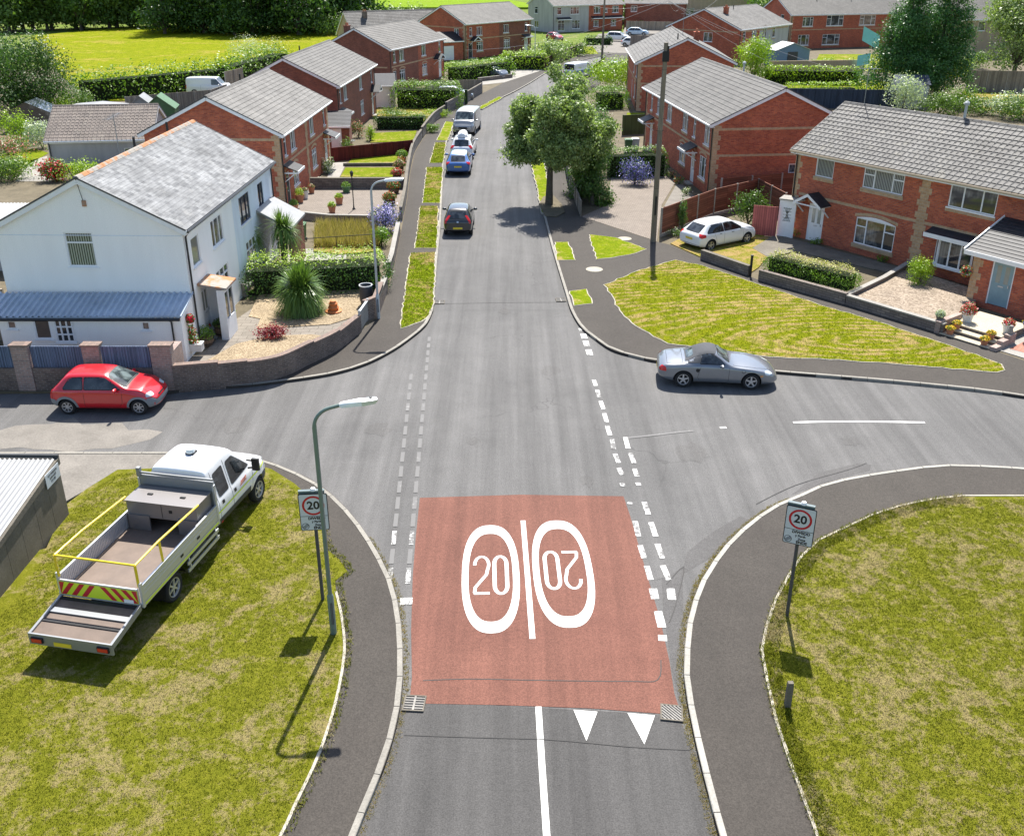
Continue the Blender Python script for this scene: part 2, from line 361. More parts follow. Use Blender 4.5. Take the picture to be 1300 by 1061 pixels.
_m.col(_m.ramp(_w.outputs['Fac'], [(.42, (.03,.035,.035)), (.58, (.36,.37,.34))])); M['blind'] = _m.mat
M['doorglass'] = plain('frosted_door_glass', (.28,.30,.27), .2, .6)
def car_paint(name, c, metal=.0, rough=.28):
    m = NT(name, rough, .5, metal); m.col(c); m.b.inputs['Coat Weight'].default_value = 1; m.b.inputs['Coat Roughness'].default_value = .06
    v = m.coord('Object'); n = m.noise(v, 6, 5)
    m.col(m.mix(n, lum(c, .93), lum(c, 1.05))); return m.mat
def cglass(name, a, b):
    m = NT(name, .03, .9); n = m.noise(m.coord('Object'), 2.6, 3, .5, .4); m.col(m.ramp(n, [(.42, a), (.52, lum(b, .5)), (.60, b)])); return m.mat  # noise blotches paint uneven reflections into the glass colour
M['cglass'] = cglass('car_glass', (.006,.008,.010), (.045,.052,.058)); M['cglass_lt'] = cglass('windscreen_glass', (.02,.028,.03), (.13,.165,.165))
M['tyre'] = plain('tyre_rubber', (.018,.018,.019), .85); M['rim'] = NT('alloy_rim', .35, .5, .6).col((.52,.53,.55)).mat; M['seam'] = plain('panel_gap', (.012,.012,.014), .7)
M['redlens'] = NT('red_lens', .15, .6).col((.55,.02,.02)).mat; M['headlens'] = NT('clear_lens', .08, .8).col((.50,.55,.57)).mat; M['amber'] = NT('amber_lens', .2, .6).col((.7,.25,.02)).mat
M['plate_y'] = plain('yellow_plate', (.72,.55,.04), .4); M['plate_w'] = plain('white_plate', (.7,.7,.68), .4)
M['galv'] = NT('galvanised_steel', .5, .5, .5).col((.26,.27,.28)).mat; M['alu'] = NT('dull_aluminium', .4, .5, .6).col((.55,.57,.60)).mat; M['lampgreen'] = plain('grey_green_column', (.14,.19,.17), .45, .5, .2); M['lampgrey'] = plain('pale_grey_column', (.42,.44,.45), .45, .5, .2)
M['lanternw'] = plain('white_lantern', (.78,.80,.80), .3); M['yellow'] = plain('yellow_rail_paint', (.70,.52,.02), .4, .5, 0, .08); M['signface'] = plain('sign_face', (.52,.56,.60), .35, .5, 0, .03); M['signback'] = plain('sign_back_grey', (.09,.13,.14), .5)
M['signred'] = plain('sign_red', (.45,.01,.02), .4, .4, 0, .02); M['signblack'] = plain('sign_black', (.012,.012,.018), .4, .4, 0, .02); M['hivis'] = plain('fluorescent_yellow', (.62,.75,.03), .4, .5, 0, .05); M['hired'] = plain('reflective_red', (.50,.015,.03), .4)
M['terra'] = plain('terracotta', (.42,.17,.09), .8); M['orange'] = plain('orange_clay', (.55,.17,.05), .7); M['potw'] = plain('white_pot', (.62,.62,.60), .5); M['woodtub'] = planks('barrel_wood', (.20,.13,.08), .08); M['greenplastic'] = plain('green_plastic', (.06,.14,.06), .5)
M['bluepot'] = plain('blue_glazed_pot', (.02,.03,.18), .2); M['turq'] = plain('turquoise_cloth', (.25,.62,.60), .9); M['wire'] = plain('cable', (.34,.34,.34), .6); M['stainless'] = NT('stainless_box', .42, .5, .6).col((.24,.225,.22)).mat
M['bluefelt'] = plain('blue_shed', (.16,.24,.33), .8); M['feltwhite'] = plain('pale_roof_felt', (.55,.57,.55), .8)
def leafmat(name, a, b, trans=.25, c=None, camt=0, rough=.55):
    m = NT(name, rough-.10, .34); g = m.new('ShaderNodeNewGeometry'); v = m.coord('Object')
    n = m.noise(v, .9, 4, .6)
    f = m.math('ADD', m.math('MULTIPLY', m.math('POWER', g.outputs['Random Per Island'], 1.3), .75), m.math('MULTIPLY', n, .4))
    cc = m.mix(f, a, b)
    if c is not None:
        wn = m.new('ShaderNodeTexWhiteNoise'); wn.noise_dimensions = '1D'; m.link(g.outputs['Random Per Island'], wn.inputs['W'])
        cc = m.mix(m.math('LESS_THAN', wn.outputs['Value'], camt), cc, c)
    m.col(cc)
    tr = m.new('ShaderNodeBsdfTranslucent'); m.link(m.mix(1.0, cc, (1.5, 1.7, .7), 'MULTIPLY'), tr.inputs[0])
    mx = m.new('ShaderNodeMixShader'); mx.inputs[0].default_value = trans
    out = m.n['Material Output']; m.link(m.b.outputs[0], mx.inputs[1]); m.link(tr.outputs[0], mx.inputs[2]); m.link(mx.outputs[0], out.inputs[0])
    return m.mat
M['lf_tree'] = leafmat('birch_leaves', (.045,.075,.022), (.36,.46,.17), .3); M['lf_dark'] = leafmat('dark_leaves', (.028,.065,.014), (.08,.16,.03)); M['lf_conifer'] = leafmat('conifer_foliage', (.025,.08,.02), (.085,.20,.045), .2)  # birch leaves: wide dark-to-pale spread paints sparkle and shaded gaps into the colour
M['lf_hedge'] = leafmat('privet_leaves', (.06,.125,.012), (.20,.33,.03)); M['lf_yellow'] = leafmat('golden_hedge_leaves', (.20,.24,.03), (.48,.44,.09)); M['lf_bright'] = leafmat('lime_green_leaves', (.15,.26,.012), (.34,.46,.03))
M['lf_wood'] = leafmat('woodland_leaves', (.05,.11,.022), (.16,.27,.05)); M['lf_woodlt'] = leafmat('paler_woodland_leaves', (.06,.11,.025), (.16,.25,.05)); M['lf_silver'] = leafmat('silvery_leaves', (.26,.32,.24), (.50,.55,.42)); M['lf_cord'] = leafmat('strap_leaves', (.06,.13,.025), (.19,.29,.06), .2, rough=.4)
M['lf_red'] = leafmat('purple_red_leaves', (.18,.02,.035), (.34,.06,.08)); M['lf_ivy'] = leafmat('ivy_leaves', (.035,.085,.02), (.11,.20,.035)); M['grassblade'] = leafmat('grass_blades', (.07,.10,.003), (.18,.20,.006), .3, (.32,.25,.09), .22)
M['grassdry'] = leafmat('dry_grass_blades', (.17,.155,.025), (.28,.225,.075), .3, (.36,.27,.14), .4); M['blade_l'] = leafmat('lawn_blades', (.10,.14,.003), (.20,.23,.006), .3, (.32,.25,.09), .2)
M['fl_blue'] = leafmat('blue_hydrangea_flowers', (.10,.10,.42), (.30,.28,.66), .1, (.06,.12,.03), .35); M['fl_mix'] = leafmat('mixed_bedding', (.06,.14,.02), (.15,.25,.04), .2, (.62,.06,.03), .28); M['fl_purple'] = leafmat('lilac_flowers', (.26,.22,.52), (.46,.42,.75), .1, (.06,.12,.03), .3)
M['fl_yellow'] = leafmat('yellow_flowers', (.10,.17,.03), (.2,.25,.04), .2, (.75,.5,.03), .55); M['fl_red'] = leafmat('red_flowers', (.05,.11,.02), (.11,.19,.04), .2, (.55,.02,.04), .5); M['fl_pink'] = leafmat('pink_flowers', (.07,.14,.03), (.16,.24,.06), .2, (.65,.22,.22), .3); M['fl_white'] = leafmat('white_flowers', (.06,.12,.03), (.14,.2,.06), .2, (.7,.7,.62), .35)
def bladmat(name, a, b, dry, scale, thr):
    m = NT(name, .7, .08); g = m.new('ShaderNodeNewGeometry'); v = m.coord('Object')
    n1 = m.ramp(m.noise(v, .45*scale, 6, .7, .8), [(.34, 0.0), (.66, 1.0)]); n2 = m.ramp(m.noise(v, 2.6*scale, 7, .8), [(.34, 0.0), (.66, 1.0)])
    d = m.math('ADD', m.math('ADD', m.math('MULTIPLY', n1, .55), m.math('MULTIPLY', n2, .5)), m.math('MULTIPLY', g.outputs['Random Per Island'], .16))
    c = m.mix(m.math('ADD', m.math('MULTIPLY', g.outputs['Random Per Island'], .5), m.math('MULTIPLY', n2, .5)), a, b)
    c = m.mix(m.ramp(d, [(thr, 0.0), (thr+.12, 1.0)]), c, dry); m.col(c)
    tr = m.new('ShaderNodeBsdfTranslucent'); m.link(c, tr.inputs[0]); mx = m.new('ShaderNodeMixShader'); mx.inputs[0].default_value = .3
    out = m.n['Material Output']; m.link(m.b.outputs[0], mx.inputs[1]); m.link(tr.outputs[0], mx.inputs[2]); m.link(mx.outputs[0], out.inputs[0]); return m.mat
M['grassblade'] = bladmat('bank_grass_blades', (.115,.135,.008), (.215,.220,.022), (.34,.29,.14), 1.8, .62); M['blade_l'] = bladmat('lawn_grass_blades', (.085,.13,.003), (.21,.25,.006), (.40,.31,.13), 1.0, .64)
M['bark'] = plain('bark', (.10,.085,.065), .9, .2, 0, .4, 6, .6); M['core'] = plain('dark_twigs', (.02,.028,.012), .95, .1, 0, .3, 5)  # core: near-black colour paints the shade inside hedges
# ================================================================== the ground, roads, pavements
def conv(x0, y0, k, pts): return [(x0+a/k, y0+b/k) for a, b in pts]
def smooth_line(P, sub=5):                          # Catmull-Rom through world points
    P = [Vector(p) for p in P]; out = []
    for i in range(len(P)-1):
        a = P[max(i-1, 0)]; b = P[i]; c = P[i+1]; d = P[min(i+2, len(P)-1)]
        for k in range(sub):
            t = k/sub
            out.append(.5*((2*b)+(c-a)*t+(2*a-5*b+4*c-d)*t*t+(3*b-a-3*c+d)*t**3))
    out.append(P[-1]); return out
def offset_line(P, d):
    out = []
    for i, p in enumerate(P):
        t = P[min(i+1, len(P)-1)]-P[max(i-1, 0)]; t.z = 0; t.normalize()
        out.append(p+Vector((-t.y, t.x, 0))*d)
    return out
def strip(name, P, d0, d1, z0, z1, mat, parent=None):
    a = offset_line(P, d0); b = offset_line(P, d1); mb = MB()
    rows = []
    for p, q in zip(a, b):
        rows.append([(p.x, p.y, z0), (p.x, p.y, z1), (q.x, q.y, z1), (q.x, q.y, z0)])
    mb.grid(rows); mb.face(rows[0][::-1]); mb.face(rows[-1])
    return mb.build(name, mat, parent)
def slab(name, poly, z0, z1, mat, parent=None, kind=True):
    o = MB().prism([(p[0], p[1]) for p in poly], z0, z1).build(name, mat, parent)
    if parent is None and kind: tag(o, kind='structure')
    return o
def sheet(name, poly, z, mat, parent=None):
    pts = [(p[0], p[1], z) for p in poly]
    A = sum(pts[i][0]*pts[(i+1) % len(pts)][1]-pts[(i+1) % len(pts)][0]*pts[i][1] for i in range(len(pts)))
    if A < 0: pts = pts[::-1]
    mb = MB(); mb.face(pts); o = mb.build(name, mat, parent)
    if parent is None: tag(o, kind='structure')
    return o
GZ = .10
def rough(P, j=.05, step=.3, seed=0):
    g_ = random.Random(seed+len(P)); out = []; N = len(P)
    for i in range(N):
        a, b = P[i], P[(i+1) % N]; L = (b-a).length; n = max(1, int(L/step)); d = (b-a)/max(L, 1e-6); nn = Vector((-d.y, d.x, 0)); q = min(1, L/1.0)
        for k in range(n): out.append(a.lerp(b, k/n)+nn*g_.uniform(-j, j)*q)
    return out
g = slab('ground', [(-1500,-60),(1500,-60),(1500,2200),(-1500,2200)], -.6, -.05, M['ground'])
KL = smooth_line(ats([(256,494),(300,493),(335,489.5),(404.6,480),(441,472),(470,462),(499,447),(522,431),(540.6,415),(548.5,400),(551,387),(555,334.6),(559,295),(561.5,251),(563,214),(567,183),(579,157),(596,143),(613,137),(631,128),(650,119),(672,107),(697,92),(730,80),(768,71),(815,63),(870,56)]))
KR = smooth_line(ats([(925,62),(870,66),(815,74),(775,84),(740,96),(708,113),(684,134),(672,152),(668,175),(673,206),(679,230),(696,299),(705.4,333),(718.5,376.5),(725,397),(737,417),(752.5,430),(776,446),(807,455),(839,461.5),(915,468),(985,474.5),(1064.6,481),(1143,487.6),(1208,494),(1261,500),(1300,506),(1400,519),(1550,538),(1800,565)]))
KB = smooth_line(ats([(1900,690),(1600,632),(1420,607),(1300,597),(1221.5,593),(1185,593.8),(1143,599),(1091,607),(1046,617),(1012,632),(980,646),(954,664),(928,687),(907,713),(891,738),(881,762),(873,790),(869,825),(867.5,856),(871.5,890),(879,929),(888.5,971),(901,1020),(917,1080),(940,1150)]))
KA = smooth_line(ats([(420,1150),(446,1080),(470,1020),(490,971),(503,926.6),(509.6,890),(512,856),(511.4,824.6),(508.3,785),(501,751),(492,727),(482,709),(466.5,683),(445.5,655),(419.4,629),(395,612),(372,601),(342,589),(310,581),(270,577.5),(203,577),(0,577),(-200,577),(-500,577)]))
road_poly = KA + [at(-500,490), at(0,493), at(215,494)] + KL + KR + KB
road = sheet('road', road_poly, 0, M['road'])
# pavements as raised slabs behind the kerb lines
wallL = ats([(565,247)])  # placeholder kept short
WL = ats([(200,503),(219,499),(300,492),(352,484),(391.5,465),(425.5,447),(446.5,431),(457,423.6),(480.5,405),(493.5,371),(501,340),(509,298),(517,256),(521,222),(526.6,196),(537,178),(552.7,157),(568.4,146),(594.5,131),(614,119),(640,106),(668,97),(692,90),(739,68),(765,62),(810,54),(866,48)])
slab('pavement', KL + WL[::-1], -.04, GZ, M['path'])
backR = ats([(940,48),(860,54),(790,66),(770,72),(760,90),(763,107),(745,120),(722,140),(712,160),(709,180),(712,200),(718,218),(728,248),(738,277),(786.5,294),(833.5,309),(850,313),(891,331),(951,353),(962.6,358),(1072.5,389.6),(1196.7,427.5),(1262,448),(1300,461),(1420,490),(1800,552)])
slab('pavement', KR + backR[::-1], -.04, GZ, M['path'])
GB = ats([(1900,745),(1600,676),(1420,644),(1300,633.5),(1221.5,633.5),(1182,638),(1143,646),(1106.5,658),(1072.5,674),(1038.5,690),(1017.5,710),(1002,733),(983.5,767),(973,798.5),(966.5,830),(973,866.5),(985,921),(1002,971),(1020,1020),(1042,1080),(1070,1150)])
slab('pavement', KB + GB[::-1], -.04, GZ, M['path'])
GA = ats([(300,1150),(352,1075),(378,1022),(402,971),(419,924),(430,882),(436.4,845.5),(437.7,819),(433.8,785),(427,756),(426,742),(441,729),(432,715),(414,700),(409,672),(398,640),(375,618),(345,599),(310,590),(270,592),(230,594)])
slab('pavement', KA[:KA.index(min(KA, key=lambda p: (p-at(270,577.5)).length))+1] + GA[::-1], -.04, GZ, M['path'])
slab('path', ats([(-500,577),(0,577),(203,577),(270,577.5),(230,597),(150,600),(110,625),(84,640),(70,600),(0,596),(-500,596)]), -.04, GZ-.006, M['tanpath'])
# kerbs: individual stones drawn as joints
def kerb(name, P, side, mat, w_=.125, top=GZ+.012, z0=-.03):
    a = offset_line(P, 0); b = offset_line(P, side*w_); mb = MB(); acc = 0; step = .915
    # resample
    L = [0]
    for i in range(1, len(P)): L.append(L[-1]+(P[i]-P[i-1]).length)
    def samp(Q, s):
        for i in range(1, len(L)):
            if L[i] >= s:
                t = (s-L[i-1])/max(1e-6, L[i]-L[i-1]); return Q[i-1].lerp(Q[i], t)
        return Q[-1]
    s = 0
    while s < L[-1]-.05:
        e = min(s+step-.018, L[-1]); jz = random.uniform(-.003, .003)
        p0, p1, q0, q1 = samp(a, s), samp(a, e), samp(b, s), samp(b, e)
        T = top+jz; f = .02*side
        mb.face([(p0.x,p0.y,z0),(p1.x,p1.y,z0),(p1.x,p1.y,T-.015),(p0.x,p0.y,T-.015)])
        i0 = p0.lerp(q0, .15); i1 = p1.lerp(q1, .15)
        mb.face([(p0.x,p0.y,T-.015),(p1.x,p1.y,T-.015),(i1.x,i1.y,T),(i0.x,i0.y,T)])
        mb.face([(i0.x,i0.y,T),(i1.x,i1.y,T),(q1.x,q1.y,T),(q0.x,q0.y,T)])
        mb.face([(p0.x,p0.y,z0),(q0.x,q0.y,z0),(q0.x,q0.y,T),(i0.x,i0.y,T),(p0.x,p0.y,T-.015)])
        mb.face([(p1.x,p1.y,z0),(q1.x,q1.y,z0),(q1.x,q1.y,T),(i1.x,i1.y,T),(p1.x,p1.y,T-.015)][::-1])
        mb.face([(q0.x,q0.y,T),(q1.x,q1.y,T),(q1.x,q1.y,T-.05),(q0.x,q0.y,T-.05)])
        s += step
    return tag(mb.build(name, mat), kind='structure')
kerb('kerb', KL, 1, M['kerb']); kerb('kerb', KR, 1, M['kerb']); kerb('kerb', KB, 1, M['kerbnew']); kerb('kerb', KA, 1, M['kerb'])
# grass and soil blocks
GRASS_A = GA + ats([(230,597),(150,600),(110,625),(84,645),(60,700),(-100,740),(-600,760)]) + [Vector((-60,-8,0)), Vector((-6,-8,0))]
slab('grass_bank', GRASS_A, -.04, GZ+.01, M['verge'])
GRASS_B = GB + [Vector((4,-8,0)), Vector((70,-8,0)), Vector((70,12,0))]
slab('grass_bank', GRASS_B, -.04, GZ+.01, M['verge'])
eb = strip('path_edging', GB, -.03, .03, 0, GZ+.03, M['edging']); tag(eb, kind='structure')
ea = strip('path_edging', smooth_line(GA[:10]), -.03, .03, 0, GZ+.035, M['edging']); tag(ea, kind='structure')
lawnR = rough(ats([(768,364.7),(807,347.7),(857,333.3),(891,340),(960,363.4),(1038.5,389.5),(1117,413),(1195.4,439),(1247.7,457.6),(1270,466),(1273,473),(1264,475.5),(1247.7,474.6),(1169,468),(1064.6,460),(975.7,456),(967,455),(849,439),(823,426),(802,413),(786.5,397),(776,376.5)]), .06, .35)
slab('lawn', lawnR, 0, GZ+.03, M['verge2']); tag(strip('path_edging', lawnR+[lawnR[0]], -.02, .05, 0, GZ+.022, M['edging']), kind='structure')
for q in ([(705,310),(721,310),(730,333),(708,333)], [(748.5,300.6),(781,304.5),(820,319),(800,326),(757.7,332)], [(723.7,372.5),(744.6,370),(751,388),(729,391)],
          [(673,205),(690,203),(694,230),(700,258),(699,275),(688,272),(681,235)]):
    P = rough(ats(q)); slab('grass_verge', P, 0, GZ+.03, M['strip']); tag(strip('path_edging', P+[P[0]], -.03, .05, 0, GZ+.018, M['edging']), kind='structure')
VL = [[(522,324),(552.5,323),(550,388),(545,403),(535,411),(509,420),(514,380)], [(534,264),(556,264),(553.7,317.6),(527.5,317.6)], [(542.3,214.4),(562,214.4),(558,260),(536.7,260)],
      [(552.7,183),(566,183),(562,209),(546,209)], [(566,156),(576,157),(568,180),(555,180)], [(606,139),(634,124),(637,126),(612,140)]]
for q in VL:
    P = rough(ats(q)); slab('grass_verge', P, 0, GZ+.03, M['strip']); tag(strip('path_edging', P+[P[0]], -.03, .05, 0, GZ+.018, M['edging']), kind='structure')
# left gardens block / right gardens block
slab('ground', [Vector((-70,31.2,0))] + ats([(0,500)]) + WL[1:22] + [Vector((-30,150,0)), Vector((-70,135,0))], -.04, GZ-.02, M['soil'])
slab('ground', [at(*p) for p in ((833.5,309),(850,313),(891,331),(951,353),(962.6,358),(1072.5,389.6),(1196.7,427.5),(1262,448),(1300,461),(1420,490),(1800,552))] + [Vector((75,60,0)), Vector((90,190,0)), Vector((22,190,0))] + ats([(800,66),(770,80),(765,100),(763,107),(745,120),(722,140),(712,160),(709,180),(712,200),(718,218),(728,248),(738,277),(786.5,294)]), -.04, GZ-.02, M['soil'])
def gsheet(name, px, mat, z=GZ): return slab(name, ats(px), 0, z, mat)
gsheet('garden_path', [(222,464),(262,448),(300,408),(330,388),(330,366),(362,352),(468,370),(463,392),(456,420),(425,443),(391,458),(352,475),(300,483),(222,490)], M['flags'], GZ)
gsheet('gravel_bed', [(333,368),(362,353),(467,372),(464,398),(448,406),(420,415),(326,421),(331,408),(316,405)], M['gravel'], GZ+.03)
gsheet('soil_bed', [(300,440),(345,430),(395,428),(428,432),(391,450),(340,466),(262,474),(262,462)], M['gravel'], GZ+.03)
gsheet('garden_path', [(355,335),(372,318),(440,318),(440,336),(400,350)], M['conc'])
gsheet('tall_grass', [(402,288),(481,290),(484,322),(430,326),(398,322)], M['drylawn'], GZ+.05)
gsheet('paved_forecourt', [(368,274),(480,277),(507,277),(517,243),(440,236),(395,232),(378,255)], M['setts'])
gsheet('lawn', [(432,227),(503,227),(507,215),(439,215)], M['lawn'], GZ+.03); gsheet('lawn', [(442,209.5),(508,209),(513,198),(449,200)], M['lawn'], GZ+.03)
gsheet('garden_path', [(415,230),(430,229),(440,208),(420,208)], M['conc'])
gsheet('lawn', [(470,183),(525,181),(529,168),(474,171)], M['lawn'], GZ+.03)
gsheet('lawn', [(470,150),(545,156),(565,140),(480,138)], M['drylawn'], GZ+.03)
gsheet('lawn', [(545,128),(590,131),(603,118),(560,116)], M['drylawn'], GZ+.03)
gsheet('driveway', [(571,109),(612,109),(640,106),(662,96),(600,92),(571,96)], M['conc']); gsheet('driveway', [(640,106),(668,97),(690,90),(672,84),(625,80),(610,88)], M['conc'], GZ+.004)
gsheet('driveway', [(738,277),(786.5,293),(833.5,308.5),(840,262),(860,229),(840,222),(776,226),(772,262)], M['setts'])
gsheet('garden_path', [(843,264),(862,230),(875,246),(893,262),(880,275)], M['tanpath'], GZ+.01)
gsheet('lawn', [(851,312),(891,330),(950,351),(962,343),(990,312),(940,288),(900,285)], M['drylawn'], GZ+.03)
gsheet('gravel_drive', [(955,318),(985,300),(1005,306),(1150,345),(1140,352),(1010,322),(975,330)], M['dkconc'], GZ+.04)
gsheet('gravel_bed', [(1080,386),(1197,420),(1235,400),(1240,378),(1160,352),(1130,352)], M['gravel2'], GZ+.25)
gsheet('paved_drive', [(1268,448),(1300,458),(1400,486),(1500,440),(1400,400),(1290,428)], M['conc'], GZ+.012); gsheet('paved_drive', [(1281,446),(1400,478),(1460,440),(1310,432)], M['pinkpave'], GZ+.022)
gsheet('lawn', [(1215,138),(1400,160),(1400,112),(1225,113)], M['drylawn'], GZ+.03)
gsheet('garden_path', [(20,232),(66,232),(60,200),(40,205)], M['conc']); gsheet('lawn', [(10,225),(38,210),(62,196),(45,190),(-40,205)], M['lawn'], GZ)
gsheet('lawn', [(1030,90),(1100,92),(1225,100),(1240,70),(1040,70)], M['lawn'], GZ+.01); gsheet('lawn', [(965,132),(1130,134),(1130,104),(970,102)], M['lawn'], GZ+.01)
painted_dirt = [(20,540),(90,533),(150,540),(205,548),(190,562),(120,570),(60,574),(0,570),(-40,556)]
gsheet('soil_bed', [(684,262),(690,252),(703,251),(713,262),(717,272),(706,278),(692,277)], M['soil'], GZ+.045)
gsheet('lawn', [(790,171),(820,171),(822,145),(796,145)], M['lawn'], GZ+.03)
gsheet('driveway', [(739,66),(770,68),(850,70),(870,40),(760,44)], M['tanpath'], GZ+.01)
gsheet('lawn', [(738,70),(760,70),(752,60),(735,61)], M['lawn'], GZ+.03)
slab('meadow', ats([(40,47),(100,41),(200,33),(330,40),(450,34),(445,50),(430,66),(330,92),(285,100),(250,128),(140,130),(105,118),(80,100)]), -.04, .16, M['field'])
slab('meadow', ats([(420,12),(700,12),(640,1),(640,-8),(560,-8),(500,0)]), -.04, .5, M['field2'])
slab('car_park', ats([(790,46),(900,44),(900,22),(800,18)]), -.04, .3, M['tanpath'])
M['stain'] = asphalt('stained_asphalt', (.082,.079,.076), (.125,.121,.117), True, 0)
# ---- things painted on the road (children of the road, 4 mm apart)
def painted(name, poly, mat, z=.008): return sheet(name, poly, z, mat, road)
painted('newer_surface', [at(505,888), at(860,908), at(885,960), at(917,1080), at(940,1150), at(420,1150), at(446,1080), at(490,971), at(504,926)], M['newroad'], .004)
painted('red_surfacing', ats([(533,632),(660,628),(791.5,630),(800,655),(820,725),(838,786),(850,840),(856,880),(862,898),(855,907),(750,899),(640,895),(540,893),(520,889),(523,860),(522,800),(524,731),(528,680)]), M['redroad'], .008)
painted('tarmac_patch', ats([(829,737),(872,726),(905,706),(930,682),(954,661),(940,655),(905,675),(873,700),(868,718),(852,730)]), M['patch'], .004)
painted('tarmac_patch', ats([(1005,628),(1040,600),(1090,588),(1106,590),(1104,597),(1046,612)]), M['patch'], .004)
painted('tarmac_patch', ats([(840,735),(866,722),(868,790),(866,850),(862,890),(853,850),(846,800),(842,770)]), M['patch'], .006)
painted('tarmac_patch', ats([(560,384),(716,384),(722,394),(556,394)]), M['road'], .004)
slab_d = sheet('dusty_patch', rough(ats(painted_dirt), .25, .5), .004, M['tanpath'], road)

for k, (x, y, r_) in enumerate(((700,470,.35),(600,560,.22),(480,545,.4),(880,575,.5),(640,395,.28),(585,250,.25),(300,540,.45),(1080,560,.3),(745,610,.25))):
    c_ = at(x, y); g_ = random.Random(k); painted('oil_stain', [c_+Vector((math.cos(a)*r_*g_.uniform(.7,1.3), math.sin(a)*r_*g_.uniform(.8,1.8), 0)) for a in [2*math.pi*i/14 for i in range(14)]], M['stain'], .0045)
seam = MB(); M['tarline'] = plain('tar_line', (.045,.043,.041), .8)
for pl in ([(537,864),(600,862),(700,864),(800,865),(835,863),(839,838)], [(513,933),(600,936),(700,939),(800,948),(876,952)], [(846,742),(868,720),(860,760),(850,790)], [(960,640),(1010,616),(1075,597),(1100,588)], [(558,386),(640,384.5),(717,384)]):
    P = ats(pl); P = smooth_line(P, 4)
    for a, b in zip(P[:-1], P[1:]):
        d = (b-a).normalized(); n = Vector((-d.y, d.x, 0))*.012
        seam.face([(*(a+n).xy, .0125), (*(a-n).xy, .0125), (*(b-n).xy, .0125), (*(b+n).xy, .0125)])
seam.build('tar_seam', M['tarline'], road)
def ringpath(pts, wd, z, closed=False):
    """a flat band along world points"""
    mb = MB(); n = len(pts); L = []
    for i, p in enumerate(pts):
        a = pts[(i-1) % n] if closed else pts[max(i-1, 0)]; b = pts[(i+1) % n] if closed else pts[min(i+1, n-1)]
        t = (b-a); t.z = 0; t.normalize(); nn = Vector((-t.y, t.x, 0))*wd/2
        L.append([(*(p+nn).xy, z), (*(p-nn).xy, z)])
    if closed: L.append(L[0])
    mb.grid(L); 
    return mb
def homog(src, dst):                                   # planar projective map, 4 pairs
    A = []; B = []
    for (x, y), (u, v) in zip(src, dst):
        A += [[x,y,1,0,0,0,-u*x,-u*y],[0,0,0,x,y,1,-v*x,-v*y]]; B += [u, v]
    h = np.linalg.solve(np.array(A, float), np.array(B, float)); return lambda x, y: ((h[0]*x+h[1]*y+h[2])/(h[6]*x+h[7]*y+1), (h[3]*x+h[4]*y+h[5])/(h[6]*x+h[7]*y+1))
def roundel(cx, cy, wd, ht, rot, name='speed_roundel'):
    """an elongated 20 roundel, centred on the road"""
    Z = .0125
    def T(x, y): c, s = math.cos(rot), math.sin(rot); return Vector((cx+x*c-y*s, cy+x*s+y*c, 0))
    def sup(a, b, n_=2.5, N=56): 
        out = []
        for k in range(N):
            t = 2*math.pi*k/N; c, s = math.cos(t), math.sin(t)
            out.append((a*math.copysign(abs(c)**(2/n_), c), b*math.copysign(abs(s)**(2/n_), s)))
        return out
    mb = MB(); o_ = sup(wd/2, ht/2); i_ = sup(wd/2-.17, ht/2-.42)
    mb.grid([[(*T(*p).xy, Z) for p in o_+[o_[0]]], [(*T(*p).xy, Z) for p in i_+[i_[0]]]][::-1])
    ring = mb.build(name, M['paint'], road)
    dg = MB()
    def stroke(pts, wd_=.085):
        P = [T(*p) for p in pts]
        b2 = ringpath(P, wd_, Z); dg.v, off = dg.v+b2.v, len(dg.v)
        for f in b2.f: dg.f.append(tuple(off+i for i in f)); dg.m.append(0)
    H, W = ht*.355, wd*.27          # digit height, width
    yb = -H/2
    # 2
    x0 = -wd*.29; top = []
    for k in range(13):
        t = math.pi*(1.02-k/12*1.2); top.append((x0+W/2+math.cos(t)*W/2*.92, yb+H-.38+math.sin(t)*.36))
    stroke(top+[(x0+W*.80, yb+H*.5), (x0+W*.1, yb+H*.18), (x0+.02, yb+.06)]); stroke([(x0, yb+.045), (x0+W, yb+.045)], .1)
    # 0
    x1 = x0+W*1.22; P = []
    r = W/2-.04
    for k in range(12): t = math.pi*k/11; P.append((x1+W/2+math.cos(t)*r, yb+H-.34+math.sin(t)*.32))
    for k in range(12): t = math.pi+math.pi*k/11; P.append((x1+W/2+math.cos(t)*r, yb+.34+math.sin(t)*.32))
    P.append(P[0]); stroke(P, .1)
    dg.build('speed_digits', M['paint'], ring)
    return ring
def rd(l, r_, t, b, rot, tilt):
    tl = at(*t); bl = at(*b); L_ = at(*l); R_ = at(*r_)
    c = (tl+bl)/2; roundel(c.x, c.y, (R_-L_).length, (tl-bl).length, math.atan2(-(tl-bl).x, (tl-bl).y)+rot)
rd((588,728), (661,728), (622,667), (624,804), 0, 0)
rd((677,715), (752,722), (706,661), (724,797), math.pi, 0)
cl = ringpath(ats([(664,661),(670,735),(676,811)]), .135, .0125); cl.build('centre_line', M['paint'], road)
cl = ringpath(ats([(683.5,897),(688,971),(694,1060),(698,1120)]), .13, .0125); cl.build('centre_line', M['paint'], road)
for t in ([(728,901),(758.5,903.5),(744.5,940.5)], [(796.5,905),(831.5,908),(818,945)], [(866,912),(900,916),(893,952)]):
    if t[0][0] > 860: continue
    painted('yield_triangle', ats(t), M['paint'], .0125)
def dash(p, q, wd, mat, name='junction_dash', z=.0115):
    ringpath([at(*p), at(*p).lerp(at(*q), .5), at(*q)], wd, z).build(name, mat, road)
